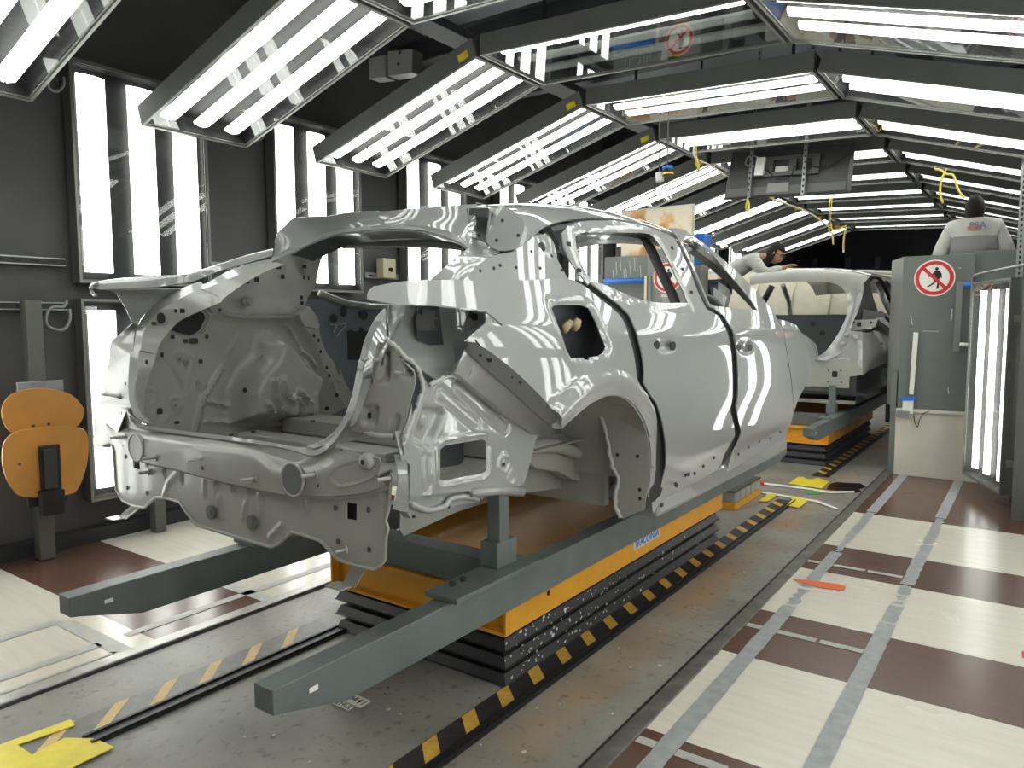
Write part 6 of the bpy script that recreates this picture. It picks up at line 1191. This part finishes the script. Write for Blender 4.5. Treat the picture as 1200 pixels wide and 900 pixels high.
# knotted yellow tapes hanging under the arches
def panel_z(x): return 2.735+(x+4.77)/1.652*.5 if x < -3.118 else (3.235-.039*(x+3.118) if x < -1.32 else 3.165-(x+1.32)/1.656*.5)
M['ytape'] = mat('yellow_tape', (.72, .58, .10), .5)
for pts, lab in (([(-0.945,8.800,3.163),(-0.903,8.800,3.059),(-0.862,8.800,2.969),(-0.885,8.800,2.915),(-0.892,8.800,2.773),(-0.862,8.800,2.671)], 'yellow tape knotted and hanging near the man in the pale jacket'), ([(-0.847,8.800,2.964),(-0.786,8.800,2.946),(-0.759,8.800,2.873),(-0.730,8.800,2.785),(-0.678,8.800,2.710)], 'thin yellow tape tail right of the knot near the man'), ([(-2.501,11.300,2.775),(-2.461,11.300,2.712),(-2.447,11.300,2.632),(-2.437,11.300,2.552)], 'short yellow tape tail left under the far arch'), ([(-2.475,11.300,2.797),(-2.368,11.300,2.765),(-2.276,11.300,2.798),(-2.298,11.300,2.662),(-2.305,11.300,2.524),(-2.298,11.300,2.433)], 'yellow tape tied under the far arch right of the shorter tail'), ([(-2.860,8.800,2.898),(-2.872,8.800,2.840),(-2.864,8.800,2.767),(-2.841,8.800,2.804),(-2.853,8.800,2.887)], 'small yellow tape loop below the hanging monitor'), ([(-2.781,7.000,3.048),(-2.763,7.000,2.994),(-2.753,7.000,2.924)], 'short yellow tape under the third left sloping panel')):
    pts = [(p[0], p[1], min(p[2], panel_z(p[0])-.03)) for p in pts]; pts = [(pts[0][0], pts[0][1], panel_z(pts[0][0]))]+pts
    b = MB(); b.tube(smooth_pts(pts, 4), [.005]*4+[.012]*(4*len(pts)-7), 6); tag(b.build('yellow_tape', M['ytape'], smooth=True), lab, 'tape', 'yellow tapes under the arches')
q = [(-2.636,8.950,2.935),(-2.541,9.200,2.875),(-2.327,9.400,2.780),(-2.185,9.500,2.662),(-2.111,9.550,2.601)]; q = [(q[0][0], q[0][1], panel_z(q[0][0]))]+q; b = MB(); b.tube(smooth_pts(q, 4), .010, 6); tag(b.build('cord', M['cream'], smooth=True), 'thin pale cord running below the monitor to the far arch', 'cord')
q = [(-2.818,7.050,3.078),(-2.637,7.050,2.967),(-2.509,7.050,2.864)]; q = [(q[0][0], q[0][1], panel_z(q[0][0]))]+q; b = MB(); b.tube(smooth_pts(q, 4), .008, 6); tag(b.build('cord', M['cream'], smooth=True), 'thin pale cord from the third arch towards the monitor', 'cord')
tz = panel_z(-3.15)
hw = empty('tape_roll', (-3.1, 7.05, 2.8), 'small blue and yellow spool hanging under the third left sloping panel', 'spool')
b = MB(); q = [(-2.680,6.100,2.799),(-2.675,6.100,2.744)]; b.cyl(q[0], q[1], .045, 12); rb(b, 'spool', M['black'], hw)
b = MB(); q = [(-2.680,6.100,2.817),(-2.679,6.100,2.795)]; b.cyl(q[0], q[1], .047, 12); rb(b, 'blue_band', M['blue'], hw)
b = MB(); q = [(-2.675,6.100,2.762),(-2.675,6.100,2.748)]; b.cyl(q[0], q[1], .047, 12); rb(b, 'yellow_band', M['yellow'], hw)
b = MB(); q = [(-2.758,6.100,2.772),(-2.749,6.100,2.698)]; b.cyl(q[0], q[1], .035, 12); rb(b, 'white_cup', M['white_plastic'], hw)
for q in [(-2.680,6.100,2.810),(-2.758,6.100,2.765)]:
    b = MB(); b.cyl(q, (q[0], q[1], panel_z(q[0])), .006, 6); rb(b, 'hanger_wire', M['dark_steel'], hw)
# perforated steel post at the right
pp = empty('slotted_post', (-.17, 7.72, 0), 'tall slotted steel post at the right edge behind the swung-out light panel', 'post')
b = MB(); b.box((-.165, 7.72, 1.55), (.05, .04, 3.1)); rb(b, 'post', M['steel'], pp)
for k in range(28):
    b = MB(); b.box((-.165, 7.698, 1.75+.045*k), (.014, .006, .024)); rb(b, 'slot', M['ink'], pp)
# dark steel racks at the far end
for i, x in enumerate((-4.6, -3.9, -3.3, -2.7, -2.2, -1.7, -1.2, -.5)):
    b = MB(); b.box((x, 19.5+.3*(i % 3), 1.5), (.12, .12, 3.0)); tag(b.build('steel_column', M['dark_steel']), 'dark steel column in the far hall beyond the last arch, %s from the left' % ORD[i].replace('nearest', 'first'), 'column', 'far steel columns')
# ------------------------------------------------------------ floor things
ypm = M['yellow_plate'] = mat('bright_yellow_plate', (.82, .68, .04), .42, noise=.08, nscale=12)
def plate_on_floor(q, label, z=.0075, th=.004):
    b = MB(); b.prism([(p[0], p[1], z) for p in q], (0, 0, th)); return tag(b.build('floor_plate', ypm), label, 'floor plate', 'yellow floor plates')
plate_on_floor([(-2.928,0.987,0.000),(-2.901,1.211,0.000),(-2.845,1.201,0.000),(-2.876,1.024,0.000),(-2.766,1.026,0.000),(-2.786,1.140,0.000),(-2.690,1.201,0.000),(-2.581,1.213,0.000),(-2.578,1.092,0.000),(-2.546,0.943,0.000),(-2.770,0.786,0.000),(-2.962,0.846,0.000)], 'bright yellow plate at the near end of the left hazard strip')
plate_on_floor([(-1.797,6.869,0.000),(-1.804,7.219,0.000),(-1.751,7.237,0.000),(-1.721,7.166,0.000),(-1.664,7.179,0.000),(-1.643,7.284,0.000),(-1.514,7.167,0.000),(-1.503,6.839,0.000)], 'bright yellow plate at the near end of the far hazard strip', .007)
plate_on_floor([(-1.812,6.050,0.000),(-1.838,6.359,0.000),(-1.755,6.393,0.000),(-1.757,6.302,0.000),(-1.752,6.091,0.000)], 'yellow plate left of the far end of the near hazard strip')
plate_on_floor([(-1.587,6.036,0.000),(-1.633,6.388,0.000),(-1.489,6.308,0.000),(-1.492,6.023,0.000)], 'yellow plate right of the far end of the near hazard strip', .0075)
stp = empty('step_block', (-2.04, 6.0, 0), 'low step with a chequer-plate top and yellow foot beside the lift', 'step')
M['chequer'] = mat('chequer_plate', (.09, .095, .095), .4, .6, bump=.8, bscale=90); M['step_grey'] = mat('step_grey', (.34, .34, .32), .45)
b = MB(); b.box((-2.04, 6.02, .025), (.30, .66, .05)); rb(b, 'foot', M['orange'], stp, bevel=.003)
for k in range(5):
    b = MB(); b.box((-2.04, 5.775+.125*k, .095), (.285, .12, .088)); rb(b, 'block', M['step_grey'], stp, bevel=.004)
b = MB(); b.box((-2.04, 6.02, .145), (.30, .66, .012)); rb(b, 'tread', M['chequer'], stp)
for pts, lab in (([(-2.232,6.884,0.004),(-2.034,6.787,0.004),(-1.777,6.793,0.004),(-1.602,6.798,0.004),(-1.423,6.762,0.004),(-1.250,6.898,0.004),(-1.238,6.843,0.004),(-1.408,6.695,0.004),(-1.585,6.730,0.004),(-1.760,6.730,0.004),(-2.012,6.716,0.004),(-2.217,6.839,0.004)], 'long white plastic strip lying across the lane in front of the far lift'), ([(-1.901,6.425,0.004),(-1.699,6.397,0.004),(-1.498,6.367,0.004),(-1.430,6.365,0.004),(-1.233,6.183,0.004),(-1.230,6.134,0.004),(-1.427,6.297,0.004),(-1.496,6.305,0.004),(-1.684,6.340,0.004),(-1.884,6.367,0.004)], 'bent white strip lying beside the yellow floor plates')):
    b = MB(); b.prism([(p[0], p[1], .006) for p in pts], (0, 0, .004)); tag(b.build('floor_strip', M['white']), lab, 'strip', 'white strips on the lane')
def flat(name, q, m, lab, cat, z=.0045, th=.001, grp=None):
    b = MB(); b.prism([(p[0], p[1], z) for p in q], (0, 0, th)); return tag(b.build(name, m), lab, cat, grp)
M['oil'] = mat('dark_oil', (.02, .015, .014), .2); M['green_p'] = mat('green_patch', (.08, .30, .12), .5); M['marker'] = mat('orange_marker', (.78, .14, .03), .45)
flat('oil_stain', [(-1.463,6.850,0.000),(-1.492,7.079,0.000),(-1.460,7.204,0.000),(-1.377,7.227,0.000),(-1.270,7.274,0.000),(-1.199,7.155,0.000),(-1.235,7.007,0.000),(-1.192,6.919,0.000),(-1.243,6.829,0.000),(-1.311,6.892,0.000),(-1.387,6.855,0.000)], M['oil'], 'dark oily stain on the lane right of the far yellow plate', 'stain')
flat('green_patch', [(-1.607,6.672,0.000),(-1.506,6.757,0.000),(-1.442,6.692,0.000),(-1.481,6.589,0.000),(-1.559,6.566,0.000)], M['green_p'], 'green paint patch in front of the far yellow plate', 'paint patch')
flat('red_stopper', [(-2.046,6.827,0.000),(-2.003,6.830,0.000),(-1.971,6.706,0.000),(-2.011,6.721,0.000)], M['red'], 'small red stopper at the left end of the long white strip', 'stopper', .006, .012)
flat('floor_marker', [(-1.093,4.329,0.006),(-1.024,4.355,0.006),(-0.848,4.386,0.006),(-0.817,4.366,0.006),(-0.812,4.321,0.006),(-0.833,4.291,0.006),(-0.935,4.268,0.006),(-1.041,4.292,0.006)], M['marker'], 'orange tapered marker on the white tiles right of the lane', 'floor marker', .0076, .0015)
flat('red_mark', [(0.002,3.946,0.006),(0.030,3.987,0.006),(0.031,3.884,0.006),(0.006,3.877,0.006)], M['red'], 'small red mark on the white tile at the right edge', 'mark', .0076, .001)
M['plate_w'] = mat('plate_white', (.78, .77, .70), .45)
for q, txt, sz, lab in (([(-2.210,1.966,0.000),(-2.081,1.962,0.000),(-2.080,1.903,0.000),(-2.200,1.902,0.000)], '40441', .050, 'larger white number plate lying on the lane under the near beam'), ([(-2.201,1.894,0.000),(-2.104,1.894,0.000),(-2.103,1.864,0.000),(-2.199,1.863,0.000)], 'SEMUL', .034, 'smaller white name plate lying beside the number plate')):
    c = sum((Vector(p) for p in q), Vector())/4; root = empty('number_plate', (c.x, c.y, 0), lab, 'plate', 'plates on the lane')
    b = MB(); b.prism([(p[0], p[1], .002) for p in q], (0, 0, .003)); rb(b, 'plate', M['plate_w'], root)
    xd = Vector(q[1])-Vector(q[0]); yd = Vector(q[0])-Vector(q[3]); rebase(text_mesh('lettering', txt, sz, M['ink'], frame_mat(xd, yd, (c.x, c.y, .0055)), root, .0003))
random.seed(11); fl = MB()
for i in range(26):
    x, y = random.uniform(-1.62, -1.25), random.uniform(1.9, 6.5)
    if i % 4 == 0: x = random.uniform(-2.7, -1.9); y = random.uniform(1.0, 2.2)
    r = random.uniform(.003, .009); fl.prism([(x+r*math.cos(t)*random.uniform(.6, 1.2), y+1.4*r*math.sin(t)*random.uniform(.6, 1.2), .0012) for t in [k*math.pi/4 for k in range(8)]], (0, 0, .0012))
o = fl.build('paint_flakes', M['paint_fleck']); o['kind'] = 'stuff'; tag(o, 'scattered pale paint flakes on the lane concrete', 'paint flakes')

# ------------------------------------------------------------ people
M['skin'] = mat('skin', (.50, .27, .17), .5); M['hair'] = mat('dark_hair', (.009, .006, .005), .8)
M['jacket'] = mat('pale_grey_jacket', (.58, .57, .53), .7, noise=.06, nscale=12); M['band'] = mat('grey_jacket_band', (.24, .235, .23), .7); M['trousers'] = mat('dark_trousers', (.05, .055, .07), .75)
M['lens'] = mat('dark_glasses', (.02, .02, .02), .2); M['logo'] = mat('logo_blue_grey', (.16, .18, .30), .6)
def skin_mesh(name, verts, edges, radii, m, parent, root=0, sub=2):
    me = bpy.data.meshes.new(name); me.from_pydata(verts, edges, []); o = bpy.data.objects.new(name, me); COL.objects.link(o); o.parent = parent
    s = o.modifiers.new('skin', 'SKIN'); s.use_smooth_shade = True
    for i, r in enumerate(radii):
        sv = me.skin_vertices[0].data[i]; sv.radius = r if isinstance(r, tuple) else (r, r); sv.use_root = (i == root)
    u = o.modifiers.new('sub', 'SUBSURF'); u.levels = sub; u.render_levels = sub
    me.materials.append(m); return o
def limb(v, e, r, start, pts):
    p = start
    for q, rad in pts: v.append(q); r.append(rad); e.append((p, len(v)-1)); p = len(v)-1
    return p
def hand(v, e, r, wrist, d, side, pn):
    """palm and five bent fingers; d = direction of the hand, side = across the palm towards the thumb, pn = palm normal"""
    w0 = Vector(v[wrist]); d = Vector(d).normalized(); side = Vector(side).normalized(); pn = Vector(pn).normalized()
    palm = limb(v, e, r, wrist, [(tuple(w0+d*.05), (.034, .016)), (tuple(w0+d*.085), (.036, .014))])
    for k, (o, L) in enumerate(((.028, .070), (.010, .078), (-.009, .072), (-.027, .056))):
        b0 = w0+d*.095+side*o
        limb(v, e, r, palm, [(tuple(b0), .010), (tuple(b0+d*L*.45+pn*.006), .009), (tuple(b0+d*L*.75+pn*.02), .0085), (tuple(b0+d*L*.85+pn*.04), .007)])
    limb(v, e, r, palm-1, [(tuple(w0+d*.045+side*.035+pn*.006), .011), (tuple(w0+d*.07+side*.052+pn*.014), .010), (tuple(w0+d*.098+side*.056+pn*.022), .008)])
def head(parent, c, fwd, upv, hair_len, glasses=False):
    f = Vector(fwd).normalized(); u = Vector(upv); u = (u-f*u.dot(f)).normalized(); s = f.cross(u)
    T = lambda x, y, z: tuple(Vector(c)+s*x+f*y+u*z)
    me = bpy.data.meshes.new('head'); bm = bmesh.new(); bmesh.ops.create_uvsphere(bm, u_segments=24, v_segments=18, radius=1)
    for v in bm.verts:
        x, y, z = v.co
        sx, sy, sz = .076, .096, .118
        if z < 0: sx *= 1-.28*(-z)**1.5; 
        if z < -.2 and y > 0: y *= 1+.06*(-z)
        if z < -.2 and y < 0: y *= 1-.35*(-z)
        px, py, pz = x*sx, y*sy, z*sz
        if y > .75 and abs(x) < .22 and -.42 < z < .12: py += .022*(1-abs(x)/.22)*(1-abs(z+.22)/.34)      # nose
        if y > .6 and abs(abs(x)-.38) < .2 and abs(z-.08) < .14: py -= .008                              # eye sockets
        if y > .7 and abs(x) < .35 and abs(z+.55) < .07: py += .005                                       # lips
        v.co = Vector(T(px, py, pz))
    bm.to_mesh(me); bm.free()
    return me, T, s, f, u
def person(name, root, v, e, r, hc, hf, hu, jk, label_kids, hair, glasses):
    me, T, s, f, u = head(root, hc, hf, hu, hair)
    body = skin_mesh('body', v, e, r, M['skin'], root)
    dg = bpy.context.evaluated_depsgraph_get(); bm = bmesh.new(); bm.from_mesh(bpy.data.meshes.new_from_object(body.evaluated_get(dg))); 
    tmp = bmesh.new(); tmp.from_mesh(me); mp = {}
    for vv in tmp.verts: mp[vv.index] = bm.verts.new(vv.co)
    for ff in tmp.faces: bm.faces.new([mp[q.index] for q in ff.verts])
    # ears
    nm = bpy.data.meshes.new('body'); 
    for sd in (-1, 1):
        st = len(bm.verts); ear = bmesh.ops.create_uvsphere(bm, u_segments=10, v_segments=8, radius=1)['verts']
        for q in ear: x, y, z = q.co; q.co = Vector(T(sd*.078+x*.008, -.005+y*.018, .0+z*.030))
    for ff in bm.faces: ff.smooth = True
    # voxel-join head and body into one surface
    bm.to_mesh(nm); bm.free(); tmp.free(); nm.materials.append(M['skin'])
    body.modifiers.clear(); body.data = nm
    rm = body.modifiers.new('join', 'REMESH'); rm.mode = 'VOXEL'; rm.voxel_size = .006; rm.use_smooth_shade = True
    # eyes and mouth
    for sd in (-1, 1):
        b = MB(); b.tube([T(sd*.029, .082, .010), T(sd*.029, .090, .010)], [.011, .006], 10); b.build('eye', M['ink'], root, smooth=True)
        b = MB(); b.bar(T(sd*.018, .094, .028), T(sd*.044, .086, .028), .006, .006); b.build('eyebrow', M['hair'], root)
    b = MB(); b.bar(T(-.022, .096, -.064), T(.022, .096, -.064), .006, .005); b.build('mouth', M['red'], root)
    # hair cap
    hb = bmesh.new(); bmesh.ops.create_uvsphere(hb, u_segments=28, v_segments=20, radius=1); dele = []
    for vv in hb.verts:
        x, y, z = vv.co; lim = -.80 if y < .05 else (-.05+1.0*y if y < .5 else .42)
        if hair > .1 and y < .35: lim = -1.1
        if z < lim: dele.append(vv)
        k = 1.17+.025*math.sin(9*x+7*z)+.02*math.sin(23*y)
        dz = 0
        if hair > .1 and y < .45 and z < 0: dz = hair*z*1.1; k = 1.22
        vv.co = Vector(T(x*.079*min(k, 1.07), y*.098*k-.006, z*.118*k+dz))
    bmesh.ops.delete(hb, geom=dele, context='VERTS'); hm = bpy.data.meshes.new('hair'); 
    for ff in hb.faces: ff.smooth = True
    hb.to_mesh(hm); hb.free(); hm.materials.append(M['hair']); ho = bpy.data.objects.new('hair', hm); COL.objects.link(ho); ho.parent = root
    so = ho.modifiers.new('thick', 'SOLIDIFY'); so.thickness = .012; so.offset = -1
    if glasses:
        b = MB()
        for sd in (-1, 1):
            b.tube([T(sd*.030+.022*math.cos(t), .104, .010+.017*math.sin(t)) for t in [k*math.pi/8 for k in range(17)]], .0025, 6); b.tube([T(sd*.052, .102, .012), T(sd*.080, .06, .012), T(sd*.082, -.005, .008)], .0025, 6)
        b.tube([T(-.008, .106, .012), T(.008, .106, .012)], .0025, 6); b.build('glasses', M['lens'], root, smooth=True)
    return T
def dressed(name, loc, rz, label, J, hc, hf, hu, hair, glasses):
    """J: joints in local metres (x right, y forward, z up)"""
    root = empty(name, loc, label, 'person', None, (0, 0, rz))
    v, e, r = [J['pelvis']], [], [(.15, .11)]
    ch = limb(v, e, r, 0, [(J['spine'], (.14, .10)), (J['chest'], (.16, .11))]); nk = limb(v, e, r, ch, [(J['neck'], .055), (tuple(Vector(hc)+Vector((0, 0, -.05))), .055)])
    for sd in ('l', 'r'):
        wr = limb(v, e, r, ch, [(J['sh_'+sd], .062), (J['el_'+sd], .044), (J['wr_'+sd], .028)])
        d = Vector(J['wr_'+sd])-Vector(J['el_'+sd]); hand(v, e, r, wr, J.get('hd_'+sd, d), J.get('th_'+sd, (1 if sd == 'l' else -1, .3, 0)), J.get('pn_'+sd, (0, .5, -1)))
        kn = limb(v, e, r, 0, [(J['hip_'+sd], .085), (J['kn_'+sd], .058), (J['an_'+sd], .042), (tuple(Vector(J['an_'+sd])+Vector((0, .12, -.05))), .035)])
    T = person(name, root, v, e, r, hc, hf, hu, None, None, hair, glasses)
    # jacket: torso and sleeves
    v, e, r = [J['pelvis']], [], [(.185, .135)]
    ch = limb(v, e, r, 0, [(J['spine'], (.185, .135)), (J['chest'], (.195, .140))]); limb(v, e, r, ch, [(J['collar'], (.085, .075))])
    for sd in ('l', 'r'): limb(v, e, r, ch, [(J['sh_'+sd], .088), (J['el_'+sd], .068), (tuple(Vector(J['el_'+sd]).lerp(Vector(J['wr_'+sd]), .92)), .050)])
    jk = skin_mesh('jacket', v, e, r, M['jacket'], root)
    v, e, r = [tuple(Vector(J['pelvis'])+Vector((0, 0, .03)))], [], [(.16, .12)]
    for sd in ('l', 'r'): limb(v, e, r, 0, [(J['hip_'+sd], .105), (J['kn_'+sd], .075), (tuple(Vector(J['an_'+sd])+Vector((0, 0, .02))), .065)])
    skin_mesh('trousers', v, e, r, M['trousers'], root)
    for sd in ('l', 'r'):
        a = Vector(J['an_'+sd]); b = MB(); b.tube([a+Vector((0, -.05, -.02)), a+Vector((0, .03, -.02)), a+Vector((0, .12, -.05)), a+Vector((0, .19, -.06))], [.045, .05, .045, .025], 12); b.build('shoe', M['black'], root, smooth=True)
    return root, jk
ST = dict(pelvis=(0, 0, .95), spine=(0, 0, 1.12), chest=(0, -.01, 1.37), collar=(0, -.015, 1.545), neck=(0, -.005, 1.50), sh_l=(-.185, -.01, 1.45), sh_r=(.185, -.01, 1.45), el_l=(-.29, -.02, 1.18), el_r=(.29, -.02, 1.18), wr_l=(-.24, .18, .98), wr_r=(.24, .18, .98),
          hip_l=(-.10, 0, .90), hip_r=(.10, 0, .90), kn_l=(-.11, .03, .50), kn_r=(.11, .03, .50), an_l=(-.11, 0, .09), an_r=(.11, 0, .09))
man, jk = dressed('person', (-.555, 8.42, .917), R(6), 'person with short dark hair seen from behind in a pale jacket, behind the right barrier', ST, (.0, .02, 1.625), (.12, 1, -.03), (0, 0, 1), .02, True)
# grey band and faint lettering on the jacket back
b = MB(); n = 16
arc = [(.205*math.sin(t), -.012-.155*math.cos(t)) for t in [(-1.25+2.5*k/n) for k in range(n+1)]]
vs = [(x, y, z) for z in (1.10, 1.36) for x, y in arc]; b.add(vs, [(k, k+1, n+2+k, n+1+k) for k in range(n)]); o = b.build('jacket_band', M['band'], man, smooth=True); s_ = o.modifiers.new('t', 'SOLIDIFY'); s_.thickness = .012; s_.offset = 0
text_mesh('back_lettering', 'PSA', .085, M['logo'], frame_mat((1, 0, 0), (0, .25, 1), (.02, -.158, 1.455)), man, .004)
# woman bending over the far car roof from the left walkway
LB = dict(pelvis=(0, -.02, .93), spine=(0, .14, 1.08), chest=(0, .36, 1.20), collar=(0, .48, 1.25), neck=(0, .50, 1.255), sh_l=(-.17, .40, 1.20), sh_r=(.17, .40, 1.20), el_l=(-.22, .56, 1.02), el_r=(.22, .56, 1.02), wr_l=(-.10, .74, 1.10), wr_r=(.10, .76, 1.10),
          hip_l=(-.09, -.02, .89), hip_r=(.09, -.02, .89), kn_l=(-.10, .03, .49), kn_r=(.10, .03, .49), an_l=(-.10, -.03, .09), an_r=(.10, -.03, .09))
wo, jk2 = dressed('person', (-3.36, 9.35, 1.035), R(-78), 'person with long dark hair and glasses leaning over the far car roof', LB, (.0, .66, 1.27), (.25, 1, -.55), (0, .5, 1), .16, True)
b = MB(); q = [(-2.678,9.550,2.144),(-2.677,9.550,2.098)]; b.cyl(q[0], q[1], .022, 12); tag(b.build('marker_pen', M['blue']), 'blue marker held over the far car roof by the person with long hair', 'marker')
